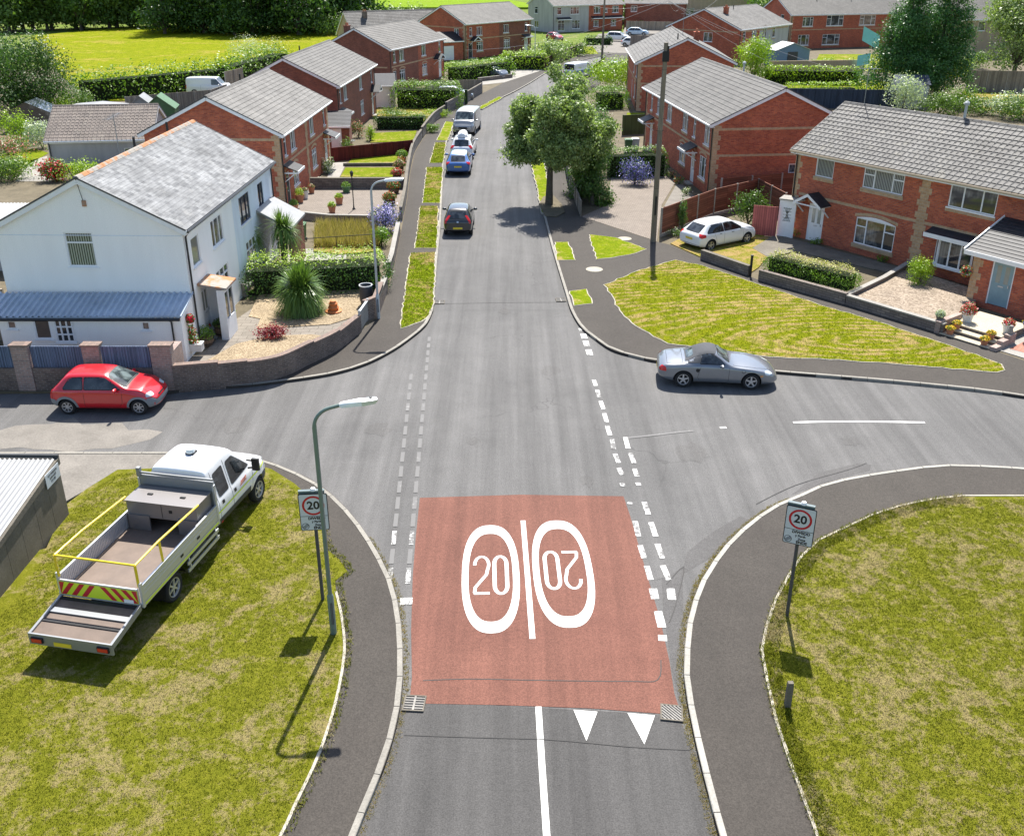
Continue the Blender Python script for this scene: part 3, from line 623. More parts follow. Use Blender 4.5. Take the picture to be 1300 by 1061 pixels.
R1_ = conv(640, 480, 3.824, [((435,8),(445,38)), ((452,58),(462,95)), ((468,112),(482,152)), ((486,172),(498,215)), ((500,232),(514,278)), ((518,294),(532,345)), ((540,368),(556,412)), ((558,436),(572,470)), ((575,500),(585,518)), ((600,600),(606,620)), ((622,695),(650,768)), ((662,812),(680,875)), ((690,912),(712,980))][0:0] or [])
outer = [((435,8),(445,38)), ((452,58),(462,95)), ((468,112),(482,152)), ((486,172),(498,215)), ((500,232),(514,278)), ((523,294),(532,345)), ((538,368),(556,412)), ((556,436),(572,470)), ((572,510),(578,526)), ((608,600),(610,612)), ((636,695),(652,768)), ((660,812),(680,875)), ((692,912),(712,980))]
inner = [((588,288),(602,342)), ((612,365),(632,415)), ((632,440),(646,478)), ((648,508),(654,522)), ((680,602),(700,662)), ((712,700),(736,768)), ((744,805),(768,875)), ((770,910),(800,980))]
for k, (p, q) in enumerate(outer):
    p, q = conv(640, 480, 3.824, [p, q]); dash(p, q, .15, M['paint_mid'] if k < 5 else M['paint_old'])
for k, (p, q) in enumerate(inner):
    p, q = conv(640, 480, 3.824, [p, q]); dash(p, q, .15, M['paint_old'] if k in (1, 2, 3) else M['paint_mid'])
for p, q in (((808,104),(815,158)), ((722,104),(733,155)), ((747,214),(766,292)), ((768,330),(770,358))):
    p, q = conv(640, 720, 3.824, [p, q]); dash(p, q, .2, M['paint_mid'])
for y0, y1 in ((417,420),(424,430),(433,440),(444,451)):
    x = 738+(y0-417)*.33; dash((x,y0), (x+(y1-y0)*.33,y1), .24, M['paint_mid'])
ys = [428, 436, 445, 454, 464, 475, 487, 499, 512, 526, 541, 557, 574, 592, 611, 631, 652, 674, 697, 721, 746]
for k, y in enumerate(ys):
    hh = (y-380)*.05+3
    for x0, kx in ((545,-.088), (527,-.105)):
        if (y < 470 and x0 == 527) or y > 735: continue
        x = x0+kx*(y-428); dash((x,y), (x+kx*hh,y+hh), .12, M['paint_faint'] if y < 660 or k % 2 == 0 else M['paint_old'])
dash((516,759), (515.5,768), .3, M['paint_mid'])
ringpath(smooth_line(ats([(1007,536.5),(1050,535.5),(1110,535.5),(1174,536.5)])), .12, .0115).build('lane_line', M['paint'], road)
ringpath(smooth_line(ats([(797,556),(830,552.5),(855,549.5),(880,547)])), .1, .0115).build('lane_line', M['paint_faint'], road)
dash((914,543.3), (922,542.8), .12, M['paint'], 'lane_line')
# ---- drain gratings, covers
def grating(c, ang, label, diag=False):
    t = empty('drain_grating', c, ang); tag(t, label, 'drain grating')
    f = MB(); W_ = .2
    f.box((-W_-.03,-W_-.03,.002),(W_+.03,-W_,.03)); f.box((-W_-.03,W_,.002),(W_+.03,W_+.03,.03)); f.box((-W_-.03,-W_,.002),(-W_,W_,.03)); f.box((W_,-W_,.002),(W_+.03,W_,.03)); f.build('frame', M['dkconc'], t)
    h = MB(); h.box((-W_,-W_,.014),(W_,W_,.018)); h.build('sump_shade_plate', M['seam'], t)  # solid dark plate painted as the shaded hole below the bars
    b = MB()
    for k in range(-4, 5):
        if diag:
            c_ = k*W_*2/5; a_ = max(-W_, c_-W_); b2 = min(W_, c_+W_)
            if b2-a_ > .05: b.beam((a_, c_-a_, .024), (b2, c_-b2, .024), .026, .01)
            continue
        if k < -2 or k > 2: continue
        x = k*W_*2/5.4
        b.box((-W_,x-.013,.018),(W_,x+.013,.029))
    if not diag: b.box((-.02,-W_,.019),(.02,W_,.031))
    b.build('bars', M['conc'], t)
grating(at(526,893,.012), R(-4), 'rectangular slotted iron drain grating at the left kerb below the red surfacing')
grating(at(852.5,905,.012), R(-8), 'square drain grating with slanting bars at the right kerb beside the white triangles', True)
grating(at(558,384,.008), R(0), 'small drain grating at the kerb by the long left grass verge'); grating(at(712,381,.008), R(5), 'small drain grating at the kerb by the small square verge')
def cover(c, r, label, mat='conc'):
    o = MB(); o.lathe([(0,.012),(r*.9,.012),(r*.9,.008),(r,.008),(r,0)], 20, (0,0,0)); tag(o.build('access_cover', M[mat], loc=c), label, 'manhole cover')
cover(at(754.5,342,GZ+.004), .42, 'pale round manhole cover in the pavement by the big striped lawn', 'edging'); cover(at(793,303,GZ+.006), .38, 'pale round manhole cover beside the paved driveway', 'edging')
# ================================================================== houses
def facade(mb, O, U, L, H, ops, z0=0.0, m=0, depth=.09):
    """vertical wall in metres, openings (x, z, w, h) with reveals; O origin, U unit direction (left to right seen from outside)"""
    O = Vector(O); U = Vector(U); Nn = Vector((U.y, -U.x, 0)); 
    xs = sorted({0.0, L, *[o[0] for o in ops], *[o[0]+o[2] for o in ops]}); zs = sorted({z0, H, *[o[1] for o in ops], *[o[1]+o[3] for o in ops]})
    P = lambda x, z, d=0: O+U*x+Vector((0,0,z))-Nn*d
    for i in range(len(xs)-1):
        for j in range(len(zs)-1):
            cx_, cz_ = (xs[i]+xs[i+1])/2, (zs[j]+zs[j+1])/2
            if any(o[0] < cx_ < o[0]+o[2] and o[1] < cz_ < o[1]+o[3] for o in ops): continue
            mb.face([P(xs[i],zs[j]), P(xs[i+1],zs[j]), P(xs[i+1],zs[j+1]), P(xs[i],zs[j+1])], m)
    for x, z, w_, h in ops:
        mb.face([P(x,z),P(x,z,depth),P(x+w_,z,depth),P(x+w_,z)][::-1], m); mb.face([P(x,z+h),P(x,z+h,depth),P(x+w_,z+h,depth),P(x+w_,z+h)], m)
        mb.face([P(x,z),P(x,z,depth),P(x,z+h,depth),P(x,z+h)], m); mb.face([P(x+w_,z),P(x+w_,z,depth),P(x+w_,z+h,depth),P(x+w_,z+h)][::-1], m)
def wallM(O, U):
    """local frame for something on a wall: x along wall, y into the house, z up"""
    O = Vector(O); U = Vector(U); Y = Vector((-U.y, U.x, 0))
    return Matrix(((U.x, Y.x, 0, O.x), (U.y, Y.y, 0, O.y), (0, 0, 1, O.z), (0,0,0,1)))
def window(par, O, U, w_, h, style='2', frame='upvc', pane='pane', sill=True, inset=.05, arch=False):
    T = wallM(O, U); f = .055; mb = MB(); d0, d1 = inset-.02, inset+.04
    mb.box((0,d0,0),(w_,d1,f),0,T); mb.box((0,d0,h-f),(w_,d1,h),0,T); mb.box((0,d0,f),(f,d1,h-f),0,T); mb.box((w_-f,d0,f),(w_,d1,h-f),0,T)
    if arch:
        n = 8
        for k in range(n):
            a, b = k/n, (k+1)/n; q = lambda t: .16*math.sin(math.pi*t)
            pts = [(w_*a,h),(w_*b,h),(w_*b,h+q(b)),(w_*a,h+q(a))]
            mb.face([T @ Vector((x,-.012,z)) for x, z in pts]); mb.face([T @ Vector((x,-.012,z)) for x, z in (pts[3],pts[2])]+[T @ Vector((pts[2][0],.05,pts[2][1])), T @ Vector((pts[3][0],.05,pts[3][1]))])
    mull = lambda x: mb.box((x-f*.55,d0-.005,f),(x+f*.55,d1-.002,h-f),0,T)
    tran = lambda x0, x1, z: mb.box((x0,d0-.007,z-f*.5),(x1,d1-.004,z+f*.5),0,T)
    if style == '2': mull(w_*.5)
    elif style == '3': mull(w_*.27); mull(w_*.73); tran(f,w_*.27,h*.68); tran(w_*.73,w_-f,h*.68)
    elif style == '3p': mull(w_*.3); mull(w_*.7)
    elif style == '3t': mull(w_/3); mull(w_*2/3); tran(f,w_-f,h*.72)
    elif style == '2t': mull(w_*.5); tran(f,w_*.5,h*.7); tran(w_*.5,w_-f,h*.7)
    elif style == 't': tran(f,w_-f,h*.7)
    elif style == 'g':
        mull(w_/3); mull(w_*2/3); tran(f,w_-f,h/3); tran(f,w_-f,h*2/3)
    elif style == '4': mull(w_*.25); mull(w_*.5); mull(w_*.75)
    o = mb.build('window', M[frame], par)
    p = MB(); p.box((f*.6,inset+.008,f*.6),(w_-f*.6,inset+.02,h-f*.6),0,T); p.build('pane', M[pane], o)
    if sill:
        s = MB(); s.box((-.06,-.05,-.07),(w_+.06,inset,-.003),0,T); s.build('sill', M[sill if isinstance(sill, str) else 'upvc'], o)
    return o
def door(par, O, U, w_, h, mat='white', style='lights', inset=.05):
    T = wallM(O, U); mb = MB(); f = .06
    mb.box((0,inset-.02,0),(f,inset+.04,h),0,T); mb.box((w_-f,inset-.02,0),(w_,inset+.04,h),0,T); mb.box((f,inset-.02,h-f),(w_-f,inset+.04,h),0,T)
    fr = MB(); fr.box((f,inset,0.02),(w_-f,inset+.035,h-f),0,T)
    for x0, x1, z0, z1 in ((.2,.45,.12,.36),(.55,.8,.12,.36)):
        fr.box((w_*x0,inset-.006,h*z0),(w_*x1,inset+.001,h*z1),0,T)
    o = fr.build('door', M[mat], par); mb.build('frame', M['upvc'], o)
    g = MB()
    if style == 'lights':
        g.box((w_*.22,inset-.004,h*.5),(w_*.42,inset+.004,h*.88),0,T); g.box((w_*.58,inset-.004,h*.5),(w_*.78,inset+.004,h*.88),0,T)
    else: g.box((w_*.2,inset-.004,h*.45),(w_*.8,inset+.004,h*.9),0,T)
    g.build('door_light', M['doorglass' if mat != 'greydoor' else 'pane_dk'], o)
    k = MB(); k.box((w_*.82,inset-.05,h*.44),(w_*.86,inset-.006,h*.5),0,T); k.box((w_*.38,inset-.016,h*.42),(w_*.62,inset-.004,h*.445),0,T); k.build('handle', M['alu'], o)
    return o
def roof_courses(mb, x0, x1, ylo, zlo, yhi, zhi, course=.33, lift=.022, thick=.05, m=0):
    """stepped tile courses from the eave up to the ridge, as real overlapping rows"""
    d = Vector((0, yhi-ylo, zhi-zlo)); L = d.length; d.normalize(); n = Vector((0, -d.z, d.y)) if d.y > 0 else Vector((0, d.z, -d.y))
    if n.z < 0: n = -n
    N = max(2, int(round(L/course))); c = L/N; base = Vector((0, ylo, zlo))
    for k in range(N):
        a = base+d*(c*k-.0)+n*(lift); b = base+d*(c*(k+1))+n*.001
        a0 = base+d*(c*k)
        A = [(x0,a.y,a.z),(x1,a.y,a.z),(x1,b.y,b.z),(x0,b.y,b.z)]
        Fq = [(x0,a0.y,a0.z),(x1,a0.y,a0.z),(x1,a.y,a.z),(x0,a.y,a.z)]
        if d.y < 0: A = A[::-1]; Fq = Fq[::-1]
        mb.face(A, m); mb.face(Fq, m)
        for x, rev in ((x0, 0), (x1, 1)):
            t = [(x,a0.y,a0.z),(x,a.y,a.z),(x,b.y,b.z)]; mb.face(t[::-1] if rev else t, m)
    lo = base; hi = base+d*L; tt = n*(-thick)
    for (p, q) in ((lo, hi),):
        mb.face([(x0,p.y+tt.y,p.z+tt.z),(x1,p.y+tt.y,p.z+tt.z),(x1,q.y+tt.y,q.z+tt.z),(x0,q.y+tt.y,q.z+tt.z)][::-1 if d.y > 0 else 1], m)
    mb.face([(x0,lo.y,lo.z),(x0,lo.y+tt.y,lo.z+tt.z),(x1,lo.y+tt.y,lo.z+tt.z),(x1,lo.y,lo.z)], m)
    for x in (x0, x1): mb.face([(x,lo.y,lo.z),(x,hi.y,hi.z),(x,hi.y+tt.y,hi.z+tt.z),(x,lo.y+tt.y,lo.z+tt.z)], m)
def pantile_rolls(mb, x0, x1, ylo, zlo, yhi, zhi, pitch=.3, r=.03, course=.36):
    d = Vector((0, yhi-ylo, zhi-zlo)); L = d.length; d.normalize(); n = Vector((0, -d.z, d.y))
    N = int(L/course); c = L/N; k = int((x1-x0)/pitch)
    for i in range(k+1):
        x = x0+pitch*(i+.0)
        for j in range(N):
            a = Vector((x, ylo, zlo))+d*(c*j)+n*.022; b = Vector((x, ylo, zlo))+d*(c*(j+1))+n*.002
            w2 = .05
            mb.face([a+Vector((-w2,0,0)), a+n*r, b+n*r, b+Vector((-w2,0,0))][::-1]); mb.face([a+Vector((w2,0,0)), a+n*r, b+n*r, b+Vector((w2,0,0))])
            mb.face([a+Vector((-w2,0,0)), a+Vector((w2,0,0)), a+n*r])
def house(name, label, A, B, W, eave, ridge, wall='brick', roof='tile_grey', front=(), gab0=(), gab1=(), doors=(), porches=(), bands=None, quoins=True, group=None, cat='house',
          over=.32, verge=.18, barge='white', gutter_m='white', course=.33, ridge_m=None, parts=None, roof2=None, split=None, wall2=None, pan=False, z=0, vents=(), back=False, quoin_m='buff', qsplit=False, lift=.022):
    A = Vector(A); B = Vector(B); L = (B-A).length; ang = math.atan2(B.y-A.y, B.x-A.x)
    t = empty(name, (A.x, A.y, z), ang); tag(t, label, cat, group)
    X = Vector((1,0,0)); ops = [(x, zz, w_, h) for (x, zz, w_, h, *_) in front]+[(x, 0.15, w_, 2.05) for (x, w_, *_) in doors]
    sp = split if split else L
    mb = MB(); facade(mb, (0,0,0), X, sp, eave, [o for o in ops if o[0] < sp], m=0)
    if split: facade(mb, (sp,0,0), X, L-sp, eave, [(o[0]-sp, *o[1:]) for o in ops if o[0] >= sp], m=1)
    facade(mb, (L,0,0), (0,1,0), W, eave, [(g[0],g[1],g[2],g[3]) for g in gab1], m=1 if split else 0); facade(mb, (0,W,0), (0,-1,0), W, eave, [(W-g[0]-g[2],g[1],g[2],g[3]) for g in gab0], m=0)
    facade(mb, (L,W,0), (-1,0,0), L, eave, [], m=0)
    mb.face([(0,0,eave),(0,W/2,ridge-.04),(0,W,eave)][::-1], 0); mb.face([(L,0,eave),(L,W,eave),(L,W/2,ridge-.04)], 1 if split else 0)
    mb.build('wall', [M[wall], M[wall2 or wall]], t)
    # roof
    pit = (ridge-eave)/(W/2); rf = MB(); zl = eave-over*pit+.06; zr = ridge+.06
    segs = [(-verge, L+verge, roof)] if not roof2 else [(-verge, roof2[1], roof), (roof2[1], L+verge, roof2[0])]
    for k, (a, b, mm) in enumerate(segs):
        rf = MB(); roof_courses(rf, a, b, -over, zl, W/2, zr, course, lift); roof_courses(rf, a, b, W+over, zl, W/2, zr, course, lift)
        r_ = rf.build('roof', M[mm], t)
        if pan and k == 0:
            pr = MB(); pantile_rolls(pr, a+.1, b-.1, -over, zl, W/2, zr); pr.build('pantile_rolls', M[mm], r_)
        rd_ = MB(); x = a
        while x < b-.05:
            e = min(x+.44, b); zc = zr+.0
            rd_.face([(x,W/2-.14,zc-.05),(e-.01,W/2-.14,zc-.05),(e-.01,W/2-.05,zc+.05),(x,W/2-.05,zc+.05)]); rd_.face([(x,W/2-.05,zc+.05),(e-.01,W/2-.05,zc+.05),(e-.01,W/2+.05,zc+.05),(x,W/2+.05,zc+.05)])
            rd_.face([(x,W/2+.05,zc+.05),(e-.01,W/2+.05,zc+.05),(e-.01,W/2+.14,zc-.05),(x,W/2+.14,zc-.05)]); x += .45
        for x in (a, b-.01): rd_.face([(x,W/2-.14,zc-.05),(x,W/2-.05,zc+.05),(x,W/2+.05,zc+.05),(x,W/2+.14,zc-.05)])
        rd_.build('ridge_tiles', M[ridge_m or mm], r_)
    # bargeboards and gutters
    for x in (-verge+.01, L+verge-.01):
        bb = MB()
        for ya in (-over, W+over):
            bb.beam((x, ya, zl-.12), (x, W/2, zr-.13), .035, .2)
            bb.beam((x+(.1 if x < 0 else -.1), ya, zl-.1), (x+(.1 if x < 0 else -.1), W/2, zr-.12), .18, .02)
        o = bb.build('bargeboard', M[barge], t); dk = MB(); x += -.022 if x < 0 else .022
        for ya in (-over, W+over): dk.beam((x, ya, zl-.0), (x, W/2, zr-.01), .03, .06)
        dk.build('verge_strip', M['dkgrey'], o)
    fs = MB(); fs.box((-verge+.03,-over+.02,zl-.2),(L+verge-.03,-over+.045,zl-.03)); fs.box((-verge+.03,-over+.045,zl-.2),(L+verge-.03,-.003,zl-.18)); fs.build('fascia', M['white'], t)
    gt = MB(); gt.tube([(-verge,-over-.05,zl-.06),(L+verge,-over-.05,zl-.06)], .055, 6); gt.build('gutter', M[gutter_m], t)
    for x in (.12, L-.12) if not qsplit else (.12,):
        dp = MB(); dp.tube([(x,-over-.03,zl-.08),(x,-.07,zl-.32),(x,-.07,.1)], .038, 6); dp.build('downpipe', M['gutter'], t)
    for (x, zz, w_, h, st, *ex) in front:
        window(t, (x,0,zz), X, w_, h, st, **(ex[0] if ex else {}))
    for (x, zz, w_, h, st, *ex) in gab0: window(t, (0,W-(W-x-w_)-0,zz) if False else (0,x+w_,zz), (0,-1,0), w_, h, st, **(ex[0] if ex else {}))
    for (x, zz, w_, h, st, *ex) in gab1: window(t, (L,x,zz), (0,1,0), w_, h, st, **(ex[0] if ex else {}))
    for (x, w_, mt, st) in doors:
        door(t, (x,0,.15), X, w_, 2.05, mt, st); s = MB(); s.box((x-.15,-.45,0),(x+w_+.15,-.002,.14)); s.build('doorstep', M['conc'], t)
    if bands:
        bd = MB()
        for zz in bands:
            bd.box((-.009,.3,zz),(-.002,W-.3,zz+.15)); bd.box((L+.002,.3,zz),(L+.009,W-.3,zz+.15))
        fz = bands[0]
        xs = [.45]
        for o in sorted(ops): 
            if o[1] < fz+.1 < o[1]+o[3]+.3: xs += [o[0]-.02, o[0]+o[2]+.02]
        xs.append(L-.45)
        for k in range(0, len(xs)-1, 2):
            if xs[k+1] > xs[k]: bd.box((xs[k],-.008,fz),(xs[k+1],-.002,fz+.15))
        for o in sorted(ops):                # segmental heads over the ground-floor windows
            if o[1] < fz < o[1]+o[3]+.45:
                n = 8; x0 = o[0]-.1; ww = o[2]+.2; zt = o[1]+o[3]+.02
                for k in range(n):
                    q = lambda s_: .17*math.sin(math.pi*s_)
                    a, b = k/n, (k+1)/n; P = [(x0+ww*a,zt+q(a)),(x0+ww*b,zt+q(b)),(x0+ww*b,zt+q(b)+.16),(x0+ww*a,zt+q(a)+.16)]
                    bd.face([(px,-.011,pz) for px, pz in P]); bd.face([(P[3][0],-.011,P[3][1]),(P[2][0],-.011,P[2][1]),(P[2][0],0,P[2][1]),(P[3][0],0,P[3][1])])
        bd.build('brick_band', M[quoin_m], t)
        for (x, zz, w_, h, *_r) in front: sl_ = MB(); sl_.box((x-.08,-.03,zz-.22),(x+w_+.08,-.002,zz-.08)); sl_.build('brick_sill', M[quoin_m], t)
    if quoins:
        qb = MB(); qr = MB(); qm = MB(); k = 0; zz = .05
        while zz < eave-.1:
            w_ = .46 if k % 2 else .30; h = min(.295, eave-zz-.02)
            qb.box((-.010,-.010,zz),(w_,-.001,zz+h)); qb.box((-.010,-.001,zz),(-.001,.76-w_,zz+h)); qr.box((L-w_,-.010,zz),(L+.010,-.001,zz+h)); qr.box((L+.001,-.001,zz),(L+.010,.76-w_,zz+h))
            if qsplit: qm.box((L/2-w_*.75,-.012,zz),(L/2+w_*.75,-.001,zz+h))
            zz += .3; k += 1
        qb.build('quoins', M[quoin_m], t); qr.build('quoins', M[quoin_m], t)
        if qsplit: qm.build('quoins', M[quoin_m], t)
    for (x, w_, z1, st) in porches: porch(t, x, w_, z1, st)
    for (x, y, kind) in vents:
        zz = zl+(y+over)*pit if y < W/2 else zr-(y-W/2)*pit
        vb = MB()
        if kind == 'flue': vb.tube([(x,y,zz-.1),(x,y,zz+.75)], .07, 8); vb.lathe([(.07,.7),(.13,.72),(.13,.82),(.05,.9),(0,.9)], 10, (x,y,zz)); vb.build('flue', M['lampgrey'], t, smooth=True)
        if kind == 'soil': vb.tube([(x,y,zz-.1),(x,y,zz+.55)], .06, 8); vb.build('vent_pipe', M['gutter'], t, smooth=True)
        if kind == 'chim':
            vb.box((x-.35,y-.25,zz-.4),(x+.35,y+.25,zz+.75)); vb.box((x-.4,y-.3,zz+.75),(x+.4,y+.3,zz+.85)); c_ = vb.build('chimney', M[wall if 'brick' in wall else 'oldbrick'], t)
            p_ = MB(); p_.lathe([(.12,.85),(.1,1.15),(.07,1.15)], 10, (x-.15,y,zz)); p_.lathe([(.12,.85),(.1,1.1),(.07,1.1)], 10, (x+.17,y,zz)); p_.build('chimney_pot', M['terra'], c_, smooth=True)
        if kind == 'aerial':
            vb.tube([(x,y,zz-.2),(x,y,zz+2.0)], .02, 6); vb.tube([(x-.7,y,zz+1.85),(x+.7,y,zz+1.95)], .012, 5)
            for k in range(8): vb.tube([(x-.65+k*.18,y-.22,zz+1.86+k*.012),(x-.65+k*.18,y+.22,zz+1.86+k*.012)], .006, 4)
            vb.build('aerial', M['galv'], t)
    return t, L, ang
def porch(par, x, w_, z1, st):
    """door canopy: 'gable' pointed with brackets, 'flat' lean-to, 'box' lean-to on posts"""
    d = .85; tiles_ = MB(); wh = MB()
    if st in ('gable', 'gable_w'):
        h = .55; xm = x+w_/2
        for s_ in (-1, 1):
            e = Vector((xm+s_*w_/2, 0, z1)); r_ = Vector((xm, 0, z1+h))
            tiles_.face([(e.x,-d,e.z),(r_.x,-d,r_.z),(r_.x,0,r_.z),(e.x,0,e.z)][::s_]); nn = Vector((s_*h, 0, w_/2)).normalized()*.05
            tiles_.face([(e.x+nn.x,-d-.02,e.z+nn.z),(r_.x,-d-.02,r_.z+.06),(r_.x,-.002,r_.z+.06),(e.x+nn.x,-.002,e.z+nn.z)][::-s_]); tiles_.face([(e.x,-d,e.z),(e.x+nn.x,-d-.02,e.z+nn.z),(e.x+nn.x,-.002,e.z+nn.z),(e.x,-.002,e.z)][::s_])
            wh.beam((e.x,-d-.035,e.z-.03),(r_.x,-d-.035,r_.z-.03), .03, .13, up=(0,1,0)) if False else wh.face([(e.x,-d-.04,e.z+.06),(r_.x,-d-.04,r_.z+.06),(r_.x,-d-.04,r_.z-.1),(e.x,-d-.04,e.z-.1)][::-s_])
            wh.beam((e.x-s_*.06,-d+.05,z1),(e.x-s_*.06,-.01,z1), .06, .07); wh.beam((e.x-s_*.06,-d+.12,z1-.02),(e.x-s_*.06,-.03,z1-.62), .05, .06)
        wh.beam((x,-d,z1),(x+w_,-d,z1), .04, .06)
    elif st == 'flat':
        h = .3
        tiles_.box((x,-d,z1),(x+w_,-.002,z1+.06), 0, Matrix.Translation((0,0,0))); tiles_.v = [(a, b, c+(.34*(b+d)/d)) for a, b, c in tiles_.v]
        wh.box((x-.03,-d-.05,z1-.1),(x+w_+.03,-d-.01,z1+.06)); wh.box((x-.03,-d,z1-.1),(x,-.002,z1-.02)); wh.box((x+w_,-d,z1-.1),(x+w_+.03,-.002,z1-.02))
        for xx in (x+.05, x+w_-.05): wh.beam((xx,-d+.1,z1-.05),(xx,-.03,z1-.6), .05, .05)
    elif st == 'box':
        d = 1.25
        tiles_.box((x,-d,z1),(x+w_,-.002,z1+.07)); tiles_.v = [(a, b, c+(.5*(b+d)/d)) for a, b, c in tiles_.v]
        wh.box((x-.02,-d-.05,z1-.14),(x+w_+.02,-d-.005,z1+.05))
        for xx in (x+.08, x+w_*.5, x+w_-.08): wh.beam((xx,-d+.06,.05),(xx,-d+.06,z1), .1, .1, up=(1,0,0))
        wh.box((x+.03,-d+.02,.1),(x+.06,-.01,z1-.01)); wh.box((x+w_-.06,-d+.02,.1),(x+w_-.03,-.01,z1-.01))
    c = tiles_.build('porch_roof', M['tile_dk'], par); wh.build('canopy_frame', M['white'], c)
    return c
# ---- red brick pair houses down the left side
gl = 'semi-detached houses along the left of the street'
def left_house(A, B, label, W=8.2, eave=4.75, ridge=6.75, **kw):
    L = (Vector(B)-Vector(A)).length; h = L/2
    fr = [(1.0,3.15,.62,1.2,'t'), (2.6,3.15,1.35,1.2,'3p'), (2.6,.95,1.5,1.25,'3t'), (h+1.0,3.15,1.35,1.2,'3p'), (L-1.6,3.15,.62,1.2,'t'), (h+1.1,.95,1.5,1.25,'3t')]
    dr = [(.75,.9,'greydoor','lights'), (L-1.7,.9,'white','lights')]
    return house('brick_house', label, A, B, W, eave, ridge, front=fr, doors=dr, bands=kw.pop('bands', (2.62, 4.25)), group=gl, **kw)
left_house((-13.75,57.6), (-13.4,71.6), 'nearest red brick house with weathered pale tiled roof, behind the white house', roof='tile_lgrey', porches=[(.35,1.7,2.35,'flat'), (12.0,1.7,2.35,'flat')], W=8.0, gab0=[], qsplit=True, vents=[(9,4.6,'soil')])
left_house((-14.1,80.0), (-13.3,96.5), 'brown brick house with ivy on its front and dark canopies, third along the left side', wall='brickdk', roof='tile_grey', porches=[(.35,1.7,2.35,'flat'), (14.2,1.8,2.35,'gable')], quoins=False, bands=None, vents=[(8,4.8,'soil')])
left_house((-13.6,112.0), (-8.6,127.2), 'brick house with white gabled door canopy, half hidden by the tall clipped hedge', wall='brickdk', wall2='brick', split=8.0, roof='tile_grey', porches=[(12.6,2.0,2.45,'gable')], quoins=False, bands=(2.62,), vents=[(1,5.5,'chim')])
left_house((-6.9,149.5), (3.0,162.0), 'red brick house beyond the parked silver cars with a low lean-to on its gable', wall='brick', wall2='brickdk', split=8.0, roof='tile_grey', porches=[(1.0,1.9,2.5,'gable'), (13.5,2.0,2.3,'flat')], eave=5.0, ridge=7.2, W=9, gab0=[(1.2,3.3,.9,.9,'2')])
# lean-to roofs / side extension on the third house pair
def leanto(name, label, A, B, D, zlo, zhi, wall='white', roof='tile_dk', cat='outbuilding'):
    A = Vector(A); B = Vector(B); L = (B-A).length; ang = math.atan2(B.y-A.y, B.x-A.x); t = empty(name, (A.x,A.y,0), ang); tag(t, label, cat)
    mb = MB(); mb.box((0,0,0),(L,.1,zlo)); mb.box((0,.1,0),(.1,D,zlo)); mb.box((L-.1,.1,0),(L,D,zlo)); mb.box((.1,D-.1,0),(L-.1,D,zhi-.05))
    for x in (0.004, L-.004): mb.face([(x,.0,zlo),(x,D,zlo),(x,D,zhi-.06)][::(-1 if x < 1 else 1)])
    mb.build('wall', M[wall], t); rf = MB(); roof_courses(rf, -.12, L+.12, -.18, zlo-.02, D, zhi, .3); rf.build('roof', M[roof], t)
    f = MB(); f.box((-.12,-.24,zlo-.12),(L+.12,-.19,zlo+.02)); f.build('fascia', M['white'], t)
    d_ = MB(); d_.box((L*.3,-.03,.05),(L*.7,-.003,min(2.0,zlo-.15))); d_.build('door', M['white'], t)
    return t
leanto('outhouse', 'small dark-roofed outhouse between the first and second brick houses on the left', (-14.6,75.6), (-12.6,75.8), 3.2, 2.2, 2.9, 'brickdk')
leanto('outhouse', 'small white outhouse with grey lean-to roof beside the hedge end', (-14.2,100.2), (-11.8,100.5), 4.5, 2.2, 2.9, 'white')
leanto('outhouse', 'brick lean-to with blue-grey roof against the gable beyond the silver cars', (-11.6,146.0), (-7.2,149.0), 2.5, 2.6, 3.8, 'brick', 'tile_dk')
# ---- far left / middle houses
t, L, a = house('rendered_house', 'grey rendered house joined to a red brick half at the bend of the far road', (8.0,200.5), (22.6,209.5), 9, 5.1, 7.4, wall='greyrender', wall2='brick', split=8.6, roof='tile_lgrey', quoins=False,
   front=[(1.0,3.3,1.0,1.3,'t'),(4.2,3.3,2.0,1.3,'3'),(1.2,.3,1.6,2.0,'2t'),(4.6,.6,1.9,1.6,'3'),(9.8,3.3,1.6,1.3,'3'),(14.4,3.3,1.6,1.3,'3'),(12.6,3.4,.6,.8,'t'),(9.8,.8,1.3,1.2,'3'),(14.2,.8,1.3,1.2,'3')], gab0=[(5.5,3.3,1.1,1.3,'t'),(5.2,.7,1.5,1.2,'2')], porches=[(.8,3.2,2.4,'flat'),(9.2,7.6,2.4,'flat')])
house('brick_house', 'plain red brick gable end with a cream extension behind the parked white cars', (23.5,214.0), (36,212.5), 9, 5.0, 7.2, wall='brickdk', roof='tile_lgrey', quoins=False, front=[(1.2,3.2,1.3,1.2,'2')], gab0=[])
house('bungalow', 'pale-roofed bungalow with a brick chimney seen between two brick houses', (-24.5,158), (-9.5,166), 8, 2.6, 5.9, wall='tanrender', roof='tile_lgrey', quoins=False, front=[(1.2,1,1.3,1.2,'2')], vents=[(3,3,'chim')])
